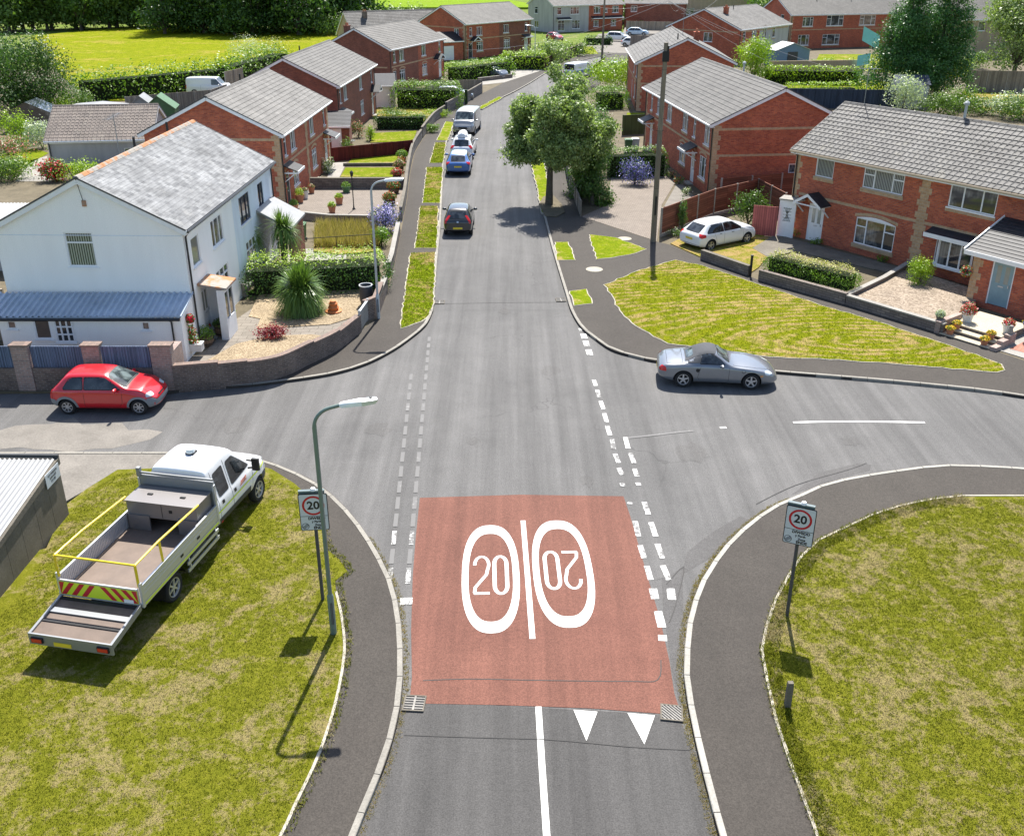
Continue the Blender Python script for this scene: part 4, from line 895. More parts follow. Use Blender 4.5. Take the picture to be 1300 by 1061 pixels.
# ---- right side houses
gr = 'semi-detached houses on the right of the street'
n_ = Vector((.78,.62,0)); A1 = Vector((15.35,52.3,0)); d1 = Vector((.565,-.825,0)).normalized(); n_ = Vector((-d1.y,d1.x,0)); B1 = A1+d1*15.8
house('brick_house', 'large red brick house at the right edge with grey pantile roof and buff quoins', A1, B1, 7.4, 4.98, 6.95, z=-.1, roof='tile_pan', pan=True, course=.36, lift=.032, qsplit=True, gutter_m='leadsill', group=gr, bands=(2.5,),
   front=[(1.35,3.68,1.15,.98,'p',dict(arch=True,sill='leadsill',pane='blind')), (4.35,3.62,2.35,1.0,'3',dict(arch=True,sill='leadsill',pane='blind')), (4.3,.72,2.35,1.35,'3',dict(arch=True,sill='leadsill')),
          (9.15,3.6,2.35,1.22,'3p'), (14.0,3.6,1.1,1.2,'2')], doors=[(1.25,1.02,'white','lights')], porches=[(.85,1.8,2.28,'gable')], vents=[(6.9,3.8,'flue'),(1.0,3.8,'aerial')])
house('brick_house', 'red brick house with pale ribbed tile roof, gable facing the white hatchback', (10.75,79.3), (12.62,61.2), 8.6, 4.75, 6.75, roof='tile_grey', roof2=('tile_lgrey', 0) if False else None, course=.36, group=gr, bands=(2.62, 4.25), ridge_m='tile_lgrey', barge='white',
   front=[(1.5,3.15,.62,1.2,'t'),(3.5,3.15,1.35,1.2,'3'),(6.6,3.15,1.35,1.2,'3'),(10.9,3.15,1.35,1.2,'3'),(13.6,3.15,.62,1.2,'t'),(16.2,3.15,1.2,1.25,'3'),(4.0,.9,1.4,1.3,'3'),(10.6,.9,1.6,1.3,'3'),(15.6,.9,1.5,1.4,'3')],
   doors=[(1.6,.9,'white','lights'),(13.6,.9,'white','lights')], porches=[(1.2,1.7,2.35,'flat'),(13.2,1.75,2.35,'flat')], gab1=[(5.1,1.5,.9,.6,'p'),(7.2,1.5,.9,.6,'p')], vents=[(7.5,5.2,'flue')])
house('brick_house', 'red brick house whose gable shows behind the ribbed roof, with bright ridge tiles', (13.1,113.5), (12.3,98.0), 9.2, 4.75, 6.9, roof='tile_lgrey', group=gr, bands=(2.62, 4.25), front=[(9,3.15,1.3,1.2,'3'),(13,3.15,1.3,1.2,'3'),(11,.9,1.4,1.3,'3'),(14,.9,1.2,1.3,'3')], doors=[(7,.9,'white','lights')], vents=[(13.2,3.9,'soil'),(11,4.6,'aerial'),(8.5,6.3,'chim')], gab1=[])
house('brick_house', 'brick and white rendered pair with a small gable window, seen beyond the bright ridge', (31.5,141.0), (41.5,153.0), 11.5, 4.8, 7.2, wall='brick', wall2='greyrender', split=6.0, roof='tile_lgrey', group=gr, bands=(4.25,), quoins=False,
   front=[(1.0,3.1,.8,1.3,'t'),(3.6,3.1,1.5,1.3,'3'),(7.0,3.1,1.2,1.5,'2'),(10.2,3.1,.9,1.4,'t'),(3.2,.9,1.5,1.3,'3')], gab0=[(4.2,2.9,1.4,1.2,'2')], vents=[(3,4,'chim'),(7,5,'soil')])
house('brick_house', 'long red brick house with four white windows behind the blue garden shed', (44.9,165.0), (74,173.5), 10, 5.4, 7.9, roof='tile_grey', group=gr, bands=(2.9,), qsplit=False,
   front=[(2.2,3.5,1.9,1.4,'3'),(6.6,3.5,3.1,1.6,'3'),(12.8,3.5,3.0,1.5,'3'),(1.7,.6,2.0,1.6,'3'),(6.2,.6,3.2,1.6,'3'),(20,3.5,2.8,1.5,'3')], gab0=[(2.2,3.4,1.0,1.8,'t')], vents=[(6.5,3.4,'soil'),(13,3.4,'soil')])
leanto('outhouse', 'brick lean-to with a small window on the gable of the long brick house', (40.5,166.5), (44.4,164.9), 3.0, 2.6, 3.4, 'brick', 'tile_dk')
house('rendered_house', 'brown rendered house with one small window between the dark conifers and the tall tree', (66,150), (86,152), 9, 5.6, 8.0, wall='tanrender', roof='tile_grey', quoins=False, front=[(2.5,3.9,1.1,1.3,'p'),(9,3.9,1.1,1.3,'p')])
house('rendered_house', 'cream house with a white door at the very top behind the parked white cars', (30,246), (58,250), 9, 5.2, 7.6, wall='tanrender', roof='tile_grey', quoins=False, front=[(2,.3,1.2,2.0,'p'),(6,.8,2,1.4,'2'),(12,.8,2,1.4,'2')])
house('rendered_house', 'pale rendered house with grey windows behind the far parked cars', (63,236), (84,240), 9, 5.2, 7.6, wall='render', roof='tile_grey', quoins=False, front=[(2,3,2,1.3,'2'),(7,.8,2,1.4,'2'),(12,.8,2,1.4,'2')])
# ---- bay canopy and brick porch on the right-edge house
T1 = lambda x, y, z_: A1+d1*x+n_*y+Vector((0,0,z_))
def on_house(name, label, cat): 
    t = empty(name, (A1.x,A1.y,0), math.atan2(d1.y, d1.x)); return tag(t, label, cat)
hroot = [o for o in bpy.data.objects if o.get('label','').startswith('large red brick house')][0]
bay = MB(); bw = 2.45; bx = 8.95
bpts = [(bx,0),(bx+.35,-.35),(bx+bw-.35,-.35),(bx+bw,0)]
wf = MB(); sp_ = MB()
for (a, b) in zip(bpts[:-1], bpts[1:]):
    a = Vector((*a,0)); b = Vector((*b,0)); U = (b-a).normalized(); T = wallM(a, U); L_ = (b-a).length; N_ = max(1, round(L_/.6))
    for z_, h_ in ((.85,.07),(2.12,.09)): wf.box((0,0,z_),(L_,.06,z_+h_),0,T)
    for k in range(N_+1): wf.box((L_*k/N_-.04,-.004,.85),(L_*k/N_+.04,.062,2.18),0,T)
    sp_.box((.02,.02,.9),(L_-.02,.035,2.15),0,T)
wfo = wf.build('bay_window', M['upvc'], hroot); sp_.build('pane', M['pane'], wfo)
sb = MB(); sb.prism([(bx-.05,.0),(bx+.33,-.42),(bx+bw-.33,-.42),(bx+bw+.05,0)], .77, .85); sb.build('sill', M['upvc'], wfo)
cb = MB(); cb.box((bx-.35,-.62,2.25),(bx+bw+.3,-.002,2.33)); cb.v = [(a,b,c+.32*(b+.62)) for a,b,c in cb.v]; co_ = cb.build('bay_canopy', M['tile_dk'], hroot)
fb = MB(); fb.box((bx-.37,-.66,2.14),(bx+bw+.32,-.63,2.34)); fb.box((bx-.37,-.63,2.14),(bx-.34,-.002,2.3)); fb.build('canopy_fascia', M['upvc'], co_)
# brick porch
px0, px1, pd = 12.3, 15.79, 2.4
pb = MB(); T_ = []
facade(pb, (px0,-pd,.42), (1,0,0), px1-px0, 2.25, [(.88,.0,1.02,2.05)], 0); facade(pb, (px0,0,.42), (0,-1,0), pd, 2.25, [], 0)
pb.box((px0+.001,-pd+.001,-.0),(px1,-.002,.419))
po = pb.build('porch', M['brick'], hroot)
bpq = MB()
for k in range(7): bpq.box((px0-.01,-pd-.01,.45+k*.3),(px0+(.46 if k % 2 else .3),-pd-.001,.45+k*.3+.295)); bpq.box((px0-.01,-pd-.001,.45+k*.3),(px0-.001,-pd+(.3 if k % 2 else .46),.45+k*.3+.295))
bpq.build('quoins', M['buff'], po)
prf = MB(); roof_courses(prf, px0-.3, px1+.3, -pd-.35, 2.62, .0, 3.7, .25); pr_ = prf.build('porch_roof', M['tile_dk'], hroot)
pf = MB(); pf.box((px0-.3,-pd-.4,2.45),(px1+.3,-pd-.36,2.64)); pf.beam((px0-.32,-pd-.36,2.60),(px0-.32,0,3.68), .04, .2); pf.box((px0-.28,-pd-.36,2.45),(px1,-pd-.002,2.47)); pf.build('porch_fascia', M['upvc'], pr_)
pdoor = door(po, (px0+.88,-pd,.43), (1,0,0), 1.02, 2.03, 'bluedoor', 'lights')
# ================================================================== white house, bottom left
Aw = Vector((-12.45,35.4,0)); Bw = Vector((-12.1,48.2,0))
ff = dict(frame='upvc')
wt, wL, wa = house('white_house', 'big white pebbledashed house with pale patchy slate roof and a rusty ridge', Aw, Bw, 7.2, 4.95, 6.8, wall='render', wall2='renderb', split=6.2, roof='slate_white', over=.22, verge=.16, quoins=False, ridge_m='ridge_or', gutter_m='gutter', course=.225, lift=.009,
   front=[(.75,3.15,.9,1.15,'p',dict(pane='blind')),(3.2,3.2,1.5,1.15,'3p'),(7.2,3.1,1.6,1.25,'3p',dict(frame='upvc_dk')),(10.3,3.2,.9,1.1,'2',dict(frame='upvc_dk')),(3.1,.9,1.7,1.3,'3t'),(7.6,.7,1.6,1.5,'3t')],
   gab0=[(3.45,3.4,1.1,1.35,'t',dict(pane='blind'))], doors=[(1.1,.85,'white','lights')], vents=[(8.5,5.6,'aerial'),(7.2,4.3,'soil'),(11.0,4.2,'soil')])
# soft buff panel high in the gable and wire bracket
gb_ = MB(); gb_.box((-.05,3.45,5.75),(-.002,3.6,5.98)); gb_.build('cable_bracket', M['ridge_or'], wt); gb_ = MB(); gb_.tube([(-.2,3.85,7.3),(-.12,3.6,6.6),(-.06,3.53,5.98)], .012, 4); gb_.build('cable', M['gutter'], wt); gb_ = MB(); gb_.box((-.006,.02,4.62),(-.001,7.18,4.65)); gb_.build('render_bead', M['renderb'], wt); gb_ = MB(); gb_.box((-.03,1.1,1.9),(-.002,1.3,2.05)); gb_.build('air_vent', M['dkconc'], wt)
# lean-to along the gable
lt = empty('lean_to', (-19.3,33.9,0), 0); tag(lt, 'low white lean-to under a ribbed blue-grey sheet roof on the white gable', 'lean-to')
LW, LD = 6.87, 1.49
mb = MB(); facade(mb, (0,0,0), (1,0,0), LW, 1.98, [(.3,1.45,.35,.35),(1.3,1.05,.62,.78),(5.35,1.4,.32,.36)]); facade(mb, (LW,0,0), (0,1,0), LD, 1.98, []); mb.face([(LW,0,1.98),(LW,LD,1.98),(LW,LD,2.3)]); mb.box((-.0,LD-.05,0),(LW-.01,LD-.01,2.25)); mb.face([(0,0,0),(0,0,1.98),(0,LD,2.3),(0,LD,0)])
mb.build('wall', M['render'], lt)
rf = MB(); 
rows = []; x = -.9; k = 0
for yy, zz in ((-.2,1.98),(LD-.01,2.36)):
    row = []; x = -.9
    while x < LW+.05:
        for dx, dz in ((0,0),(.12,0),(.15,.075),(.2,.075)): row.append((x+dx, yy, zz+dz))
        x += .24
    rows.append(row)
rf.grid(rows); rows2 = [[(a,b,c-.06) for a,b,c in r] for r in rows]; rf.grid(rows2[::-1]); rf.face([rows[0][0],rows[0][-1],rows2[0][-1],rows2[0][0]])
rf.build('roof', M['corr_blue'], lt)
gt = MB(); gt.tube([(-.9,-.27,1.93),(LW+.05,-.27,1.93)], .06, 6); gt.tube([(LW-.35,-.25,1.9),(LW-.35,-.06,1.75),(LW-.35,-.06,.2)], .035, 6); gt.build('gutter', M['gutter'], lt)
window(lt, (.3,0,1.45), (1,0,0), .35, .35, 'p', inset=.03); window(lt, (1.3,0,1.05), (1,0,0), .62, .78, 'p', inset=.03); window(lt, (5.35,0,1.4), (1,0,0), .32, .36, 'p', inset=.03)
window(lt, (2.1,-.06,.95), (1,0,0), .68, .92, 'g', inset=.03, pane='pane_dk')
# small rusty-roofed porch on the front of the white house
tph = empty('porch', (Aw.x,Aw.y,0), wa); tph.parent = None
tph.parent = wt; tph.location = (0,0,0); tph.rotation_euler = (0,0,0)
mb = MB(); mb.box((1.95,-1.0,.1),(2.03,-.0,2.2)); mb.box((.85,-1.0,.1),(.93,-.7,2.2)); mb.box((.93,-1.0,.1),(1.95,-.94,.95)); mb.box((.93,-1.0,2.05),(1.95,-.92,2.2)); mb.beam((1.4,-.97,.9),(1.4,-.97,2.1),.06,.06,up=(1,0,0)); mb.build('porch_wall', M['white'], tph)
mb = MB(); mb.box((.9,-.96,1.0),(1.95,-.95,2.05)); mb.build('porch_glass', M['pane_dk'], tph)
mb = MB(); mb.box((.75,-1.15,2.24),(2.1,-.003,2.32)); mb.v = [(a,b,c+.15*(b+1.15)) for a,b,c in mb.v]; mb.build('porch_roof', M['ridge_or'], tph)
# lean-to glazed porch on the second half
mb = MB(); mb.box((9.7,-1.6,2.3),(12.7,-.003,2.4)); mb.v = [(a,b,c+.55*(b+1.5)) for a,b,c in mb.v]; c_ = mb.build('porch_roof', M['corr_white'], wt)
mb = MB(); mb.box((9.8,-1.48,.1),(12.6,-1.4,2.28)); mb.build('porch_wall', M['brickdk'], c_)
# ================================================================== vehicles
def interp(P, x):
    if x <= P[0][0]: return P[0][1]
    for (a, u), (b, v) in zip(P[:-1], P[1:]):
        if x <= b: return u+(v-u)*(x-a)/(b-a)
    return P[-1][1]
def body_mesh(S, arches, ar_r, track):
    """closed smooth shell: stations along x, half section up the side; wheel arches cut out"""
    xs = S['xs']; bm = bmesh.new(); rings = []
    for x in xs:
        hw = interp(S['w'], x); zb = interp(S['bot'], x); zt = interp(S['top'], x); zl = min(interp(S['belt'], x), zt-.015); wt = interp(S['wt'], x)
        g = max(0, min(1, (zt-zl)/.35)); 
        h = [(0, zb), (hw*.86, zb), (hw*.975, zb+.10), (hw, zb+(zl-zb)*.52), (hw*.975, zl-.03), (hw*(.93-.0*g), zl+.012*g+.0), ]
        y6 = hw*.86*(1-g)+wt*g
        h += [(hw*.93*.4+y6*.6, zl+(zt-zl)*.62), (y6, zt-.045*g-.008), (y6-.09-.04*(1-g), zt-.004), (y6*.5, zt+.018), (0, zt+.026)]
        full = [(y, z) for y, z in h]+[(-y, z) for y, z in h[-2:0:-1]]
        rings.append([bm.verts.new((x, y, z)) for y, z in full])
    n = len(rings[0])
    for a, b in zip(rings[:-1], rings[1:]):
        for j in range(n): bm.faces.new((a[j], b[j], b[(j+1) % n], a[(j+1) % n]))
    for r_, rev in ((rings[0], 0), (rings[-1], 1)):
        m = n//2
        for j in range(m):
            i0, i1 = j, j+1; k0, k1 = (n-j) % n, n-j-1
            vs = [r_[i0], r_[i1], r_[k1], r_[k0]]; u = []
            for v in vs:
                if v not in u: u.append(v)
            if len(u) >= 3: bm.faces.new(u[::-1] if rev else u)
    bmesh.ops.recalc_face_normals(bm, faces=bm.faces)
    me = bpy.data.meshes.new('tmp'); bm.to_mesh(me); bm.free()
    o = bpy.data.objects.new('tmp', me); COL.objects.link(o)
    s = o.modifiers.new('s', 'SUBSURF'); s.levels = 2; s.render_levels = 2
    cut = MB()
    for ax in arches:
        for sd in (-1, 1):
            y0, y1 = (track-.24, track+.5) if sd > 0 else (-track-.5, -track+.24)
            n_ = 28; rr = [[(ax+ar_r*math.cos(2*math.pi*k/n_), y, S['wr']+ar_r*math.sin(2*math.pi*k/n_)) for k in range(n_)] for y in (y0, y1)]
            cut.grid(rr, 0, True); cut.face(rr[0][::-1]); cut.face(rr[1])
    c = cut.build('cut', M['black'], uv=False); bmc = bmesh.new(); bmc.from_mesh(c.data); bmesh.ops.recalc_face_normals(bmc, faces=bmc.faces); bmc.to_mesh(c.data); bmc.free()
    dg = bpy.context.evaluated_depsgraph_get(); dg.update()
    full = bpy.data.meshes.new_from_object(o.evaluated_get(dg))
    bv = BVHTree.FromPolygons([v.co.copy() for v in full.vertices], [tuple(p.vertices) for p in full.polygons])
    b = o.modifiers.new('b', 'BOOLEAN'); b.operation = 'DIFFERENCE'; b.object = c; b.solver = 'EXACT'
    dg = bpy.context.evaluated_depsgraph_get(); dg.update()
    out = bpy.data.meshes.new_from_object(o.evaluated_get(dg))
    bpy.data.objects.remove(o); bpy.data.objects.remove(c)
    return out, bv
def decal(bv, poly, mode, off, mat, name, par, grid=.07, x0=0, thick=True, c=None, d=None):
    """a patch that follows the shell: poly in side (x,z) / front-back (y,z) / top (x,y) coordinates"""
    if mode in ('L', 'R'):
        sgn = 1 if mode == 'L' else -1; org = lambda a, b: Vector((a, 3*sgn, b)); dr = Vector((0, -sgn, 0))
    elif mode == 'T': org = lambda a, b: Vector((a, b, 5)); dr = Vector((0, 0, -1))
    elif mode == 'F': org = lambda a, b: Vector((9, a, b)); dr = Vector((-1, 0, 0))
    elif mode == 'B': org = lambda a, b: Vector((-9, a, b)); dr = Vector((1, 0, 0))
    elif mode == 'D':
        dr = Vector(d).normalized(); c = Vector(c); U = dr.cross(Vector((0,0,1))).normalized(); V = U.cross(dr); org = lambda a, b: c-dr*3+U*a+V*b
    P = [Vector(p) for p in poly]
    mnx, mxx = min(p.x for p in P), max(p.x for p in P); mny, mxy = min(p.y for p in P), max(p.y for p in P)
    dense = []
    for i, p in enumerate(P):
        q = P[(i+1) % len(P)]; n = max(1, int((q-p).length/grid)); dense += [p.lerp(q, k/n) for k in range(n)]
    pts = list(dense); ne = len(dense)
    xx = mnx+grid*.5
    def inside(a, b):
        r_ = False
        for i in range(len(P)):
            p, q = P[i], P[(i+1) % len(P)]
            if (p.y > b) != (q.y > b) and a < (q.x-p.x)*(b-p.y)/(q.y-p.y)+p.x: r_ = not r_
        return r_
    while xx < mxx:
        yy = mny+grid*.5
        while yy < mxy:
            if inside(xx, yy) and min((Vector((xx, yy))-q).length for q in dense) > grid*.4: pts.append(Vector((xx, yy)))
            yy += grid
        xx += grid
    V2, E2, F2, *_ = delaunay_2d_cdt(pts, [(i, (i+1) % ne) for i in range(ne)], [], 1, 1e-5)
    mb = MB(); vs = []; ok = []
    for p in V2:
        h, nn, _, _ = bv.ray_cast(org(p.x, p.y), dr)
        if h is None: vs.append(None)
        else:
            if nn.dot(dr) > 0: nn = -nn
            vs.append((h+nn*off, h-nn*.01))
    idx = {}
    for f in F2:
        if any(vs[i] is None for i in f): continue
        t = [vs[i][0] for i in f]; nr = (t[1]-t[0]).cross(t[2]-t[0])
        if nr.dot(dr) > 0: t = t[::-1]
        mb.face(t)
    if not mb.f: return None
    return mb.build(name, mat, par, smooth=True, uv=False)
def line_decal(bv, pts, mode, r_, mat, name, par):
    mb = MB()
    for line in pts:
        path = []
        for (a, b), (c_, d_) in zip(line[:-1], line[1:]):
            n = max(1, int(math.hypot(c_-a, d_-b)/.08))
            for k in range(n+1):
                x, z = a+(c_-a)*k/n, b+(d_-b)*k/n
                o_, dd = {'L': (Vector((x,3,z)), Vector((0,-1,0))), 'R': (Vector((x,-3,z)), Vector((0,1,0))), 'T': (Vector((x,z,5)), Vector((0,0,-1))), 'B': (Vector((-9,x,z)), Vector((1,0,0))), 'F': (Vector((9,x,z)), Vector((-1,0,0)))}[mode]
                h = bv.ray_cast(o_, dd)[0]
                if h is not None and (not path or (h-path[-1]).length > .01): path.append(h)
        if len(path) > 1: mb.tube(path, r_, 4)
    return mb.build(name, mat, par, uv=False)
def wheel(par, x, y, r_, w_=.2, style=5, rimmat='rim', cover_=False):
    s_ = 1 if y > 0 else -1
    e = empty('wheel', (x, y, r_), 0, par); t = MB(); h = w_/2; rr = r_*.66
    t.lathe([(rr,-h*.8),(r_*.86,-h),(r_*.97,-h*.75),(r_,-h*.4),(r_,h*.4),(r_*.97,h*.75),(r_*.86,h),(rr,h*.8),(rr*.96,h*.3),(rr*.96,-h*.8)], 28, axis='y'); t.build('tyre', M['tyre'], e, smooth=True, uv=False)
    q = MB(); q.lathe([(rr,-h*.6),(rr,h*.86),(rr*.93,h*.86),(rr*.88,h*.4)], 28, axis='y') if s_ > 0 else q.lathe([(rr,h*.6),(rr,-h*.86),(rr*.93,-h*.86),(rr*.88,-h*.4)], 28, axis='y')
    for k in range(style):
        a = 2*math.pi*k/style+.3; ca, sa = math.cos(a), math.sin(a); wd = rr*(.16 if style > 5 else .22)
        q.beam((ca*rr*.1, s_*h*.62, sa*rr*.1), (ca*rr*.93, s_*h*.66, sa*rr*.93), wd, h*.25, up=(0,1,0)) if False else None
        p = Vector((ca, 0, sa)); u = Vector((-sa, 0, ca)); y0, y1 = s_*h*.45, s_*h*.72
        c = [p*rr*.08-u*wd*.75, p*rr*.93-u*wd*.5, p*rr*.93+u*wd*.5, p*rr*.08+u*wd*.75]
        q.face([Vector((v.x, y1, v.z)) for v in c]); q.face([Vector((c[0].x,y0,c[0].z)), Vector((c[1].x,y0,c[1].z)), Vector((c[1].x,y1,c[1].z)), Vector((c[0].x,y1,c[0].z))]); q.face([Vector((c[3].x,y0,c[3].z)), Vector((c[2].x,y0,c[2].z)), Vector((c[2].x,y1,c[2].z)), Vector((c[3].x,y1,c[3].z))])
    q.lathe([(0,s_*h*.8),(rr*.2,s_*h*.78),(rr*.24,s_*h*.5)], 12, axis='y'); q.build('rim', M[rimmat], e, uv=False)
    b = MB(); b.lathe([(0,s_*h*.15),(rr*.95,s_*h*.15)], 20, axis='y'); b.build('brake_disc', M['seam'] if not cover_ else M[rimmat], e, uv=False)
    return e
def mirror_poly(P): return [(-a, b) for a, b in P][::-1]
def round_poly(P, r_=.05, n=4):
    out = []; N = len(P)
    for i in range(N):
        p = Vector(P[i]); a = Vector(P[i-1]); b = Vector(P[(i+1) % N]); da = (a-p); db = (b-p); ra = min(r_, da.length*.4, db.length*.4)
        s = p+da.normalized()*ra; e = p+db.normalized()*ra
        for k in range(n+1): t = k/n; out.append(tuple(s*(1-t)**2+p*2*t*(1-t)+e*t*t))
    return out
CACHE = {}
def car(kind, label, loc, heading, paint, cat='car', group=None, extra=None, name='parked_car', z=0):
    """heading in degrees: direction the nose points, 0 = +X"""
    S = CARS[kind]
    if kind not in CACHE: CACHE[kind] = body_mesh(S, S['ax'], S['wr']+.055, S['track'])
    me, bv = CACHE[kind]; me = me.copy(); me.name = 'body'
    t = empty(name, (loc[0], loc[1], z), R(heading)); tag(t, label, cat, group)
    me.materials.clear(); me.materials.append(paint); me.materials.append(M['black'])
    me.polygons.foreach_set('use_smooth', [True]*len(me.polygons))
    # arch liners are the faces the cutter left: inside the side surface
    for p in me.polygons:
        c = p.center
        for ax in S['ax']:
            if math.hypot(c.x-ax, c.z-S['wr']) < S['wr']+.062 and abs(c.y) < S['track']+.2 and bv.find_nearest(c)[3] > .012: p.material_index = 1; p.use_smooth = False
    bm = bmesh.new(); bm.from_mesh(me)
    for e in bm.edges:
        if len(e.link_faces) == 2 and (e.calc_face_angle(0) > R(42) or e.link_faces[0].material_index != e.link_faces[1].material_index): e.smooth = False
    bm.to_mesh(me); bm.free()
    b = bpy.data.objects.new('body', me); COL.objects.link(b); b.parent = t
    for nm, mode, poly, mt, off in S['patch']:
        if mt in ('glass', 'glasslt') and mode != 'DD':      # black rubber surround under each pane
            cx_ = sum(p[0] for p in poly)/len(poly); cy_ = sum(p[1] for p in poly)/len(poly); big = [(cx_+(a-cx_)*(1+.025/max(.12, abs(a-cx_))), cy_+(b-cy_)*(1+.025/max(.12, abs(b-cy_)))) for a, b in poly]
            for md_ in (('L', 'R') if mode == 'S' else (mode,)): decal(bv, big, md_, off*.4, M['black'], 'window_seal', t, .1)
        mt_ = {'glass': M['cglass'], 'glasslt': M['cglass_lt']}.get(mt) or M.get(mt)
        if mode == 'S':
            decal(bv, poly, 'L', off, mt_, nm, t); decal(bv, poly, 'R', off, mt_, nm, t)
        elif mode == 'DD':
            c, d, pp = poly; decal(bv, pp, 'D', off, mt_, nm, t, .04, c=c, d=d); decal(bv, mirror_poly(pp), 'D', off, mt_, nm, t, .04, c=(c[0],-c[1],c[2]), d=(d[0],-d[1],d[2]))
        else: decal(bv, poly, mode, off, mt_, nm, t)
    line_decal(bv, S['seams'], 'L', .006, M['seam'], 'door_gap', t); line_decal(bv, S['seams'], 'R', .006, M['seam'], 'door_gap', t)
    if S.get('tseams'): line_decal(bv, S['tseams'], 'T', .006, M['seam'], 'bonnet_gap', t)
    for x in S['ax']:
        for y in (-S['track'], S['track']): wheel(t, x, y, S['wr'], S.get('tw', .2), S.get('spokes', 5), S.get('rimmat', 'rim'))
    mx, mz = S['mirror']; hw = interp(S['w'], mx)
    for s_ in (-1, 1):
        m_ = MB(); m_.lathe([(0,-.11),(.055,-.10),(.075,-.03),(.075,.05),(.05,.11),(0,.12)], 10); o = m_.build('wing_mirror', paint if S.get('mpaint', True) else M['black'], t, smooth=True, uv=False)
        o.rotation_euler = (R(90), 0, 0); o.location = (mx, s_*(hw+.07), mz); o.scale = (.8, 1, 1)
        k_ = MB(); k_.beam((mx-.0, s_*(hw-.1), mz-.04), (mx, s_*(hw+.03), mz-.01), .06, .05); k_.build('mirror_arm', M['black'], t, uv=False)
    if extra: extra(t, bv, S)
    return t
def stdcar(Lr, Lf, hw, h, wr, ax, belt, hood, cowl, rf0, rf1, rr, tail=None, wt=.56, hoodz=.72, zb=.2, rearz=None, patchmats=('glass','glasslt'), doors=5):
    """hatch-type outline. x: rear -Lr .. front Lf. cowl: windscreen foot x; rf0 roof front; rf1 roof rear; rr rear glass foot x"""
    rearz = rearz or belt
    top = [(-Lr, rearz-.14), (-Lr+.05, rearz-.03), (rr, rearz+.04), (rf1, h-.03), (rf1+.5, h), ((rf0+rf1)/2+.2, h+.01), (rf0, h-.03), (cowl, belt+.07), (cowl+.12, hood+.03), ((cowl+Lf)/2, hood-.02), (Lf-.22, hoodz), (Lf-.04, hoodz-.13), (Lf, hoodz-.22)]
    xs = sorted({-Lr, -Lr+.05, rr, (rr+rf1)/2, rf1, rf1+.25, (rf0+rf1)/2-.1, (rf0+rf1)/2+.3, rf0-.12, rf0, (rf0+cowl)/2, cowl, cowl+.14, (cowl+Lf)/2, Lf-.42, Lf-.22, Lf-.07, Lf})
    S = dict(xs=xs, top=top, belt=[(-Lr, rearz-.2), (rr, belt+.02), (0, belt), (cowl, belt-.02), (Lf-.3, hoodz-.06), (Lf, hoodz-.24)],
             w=[(-Lr, hw*.80), (-Lr+.05, hw*.90), (-Lr+.35, hw*.985), (0, hw), (cowl, hw), (Lf-.55, hw*.985), (Lf-.22, hw*.92), (Lf-.07, hw*.80), (Lf, hw*.66)],
             bot=[(-Lr, zb+.16), (-Lr+.3, zb), (Lf-.35, zb), (Lf, zb+.08)], wt=[(rr, wt*.96), (rf1, wt*.97), ((rf0+rf1)/2, wt), (rf0, wt*.97), (cowl, hw*.84)], wr=wr, ax=ax, track=hw-.115, mirror=(cowl-.32, belt+.07))
    zg = belt+.055; zt_ = h-.105
    xb = (rf0+rf1)/2+(.12 if doors == 5 else -.05)
    fr = cowl-.18
    side_f = [(fr, zg), (rf0-.02, zt_), (xb+.05, zt_+.005), (xb+.03, zg)]
    side_r = [(xb-.03, zg), (xb-.05, zt_+.005), (rf1+.18, zt_-.02), (rr+.38, zg+.06), (rr+.40, zg)]
    ws = [(cowl-.02, -hw*.76), (rf0+.06, -wt*.86), (rf0+.06, wt*.86), (cowl-.02, hw*.76)]
    rw = [(-wt*.84, rearz+.08), (-wt*.80, h-.13), (wt*.80, h-.13), (wt*.84, rearz+.08)]
    S['patch'] = [('side_window', 'S', round_poly(side_f), 'glass', .004), ('side_window', 'S', round_poly(side_r), 'glass', .004), ('windscreen', 'T', round_poly(ws, .08), 'glasslt', .004), ('rear_window', 'B', round_poly(rw, .06), 'glass', .006)]
    xd = xb; S['seams'] = [[(cowl-.12, belt-.02), (cowl-.16, zb+.25), (cowl-.3, zb+.12)], [(xd, belt), (xd, zb+.14)], [(cowl-.3, zb+.12), (xd, zb+.12)]]
    if doors == 5: S['seams'] += [[(xd, zb+.12), (ax[0]+wr+.12, zb+.14), (ax[0]+wr-.0, zb+.5), (ax[0]+.22, belt)]]
    S['tseams'] = [[(cowl+.06, -hw*.74), (Lf-.3, -hw*.62)], [(cowl+.06, hw*.74), (Lf-.3, hw*.62)]]
    return S
CARS = {}
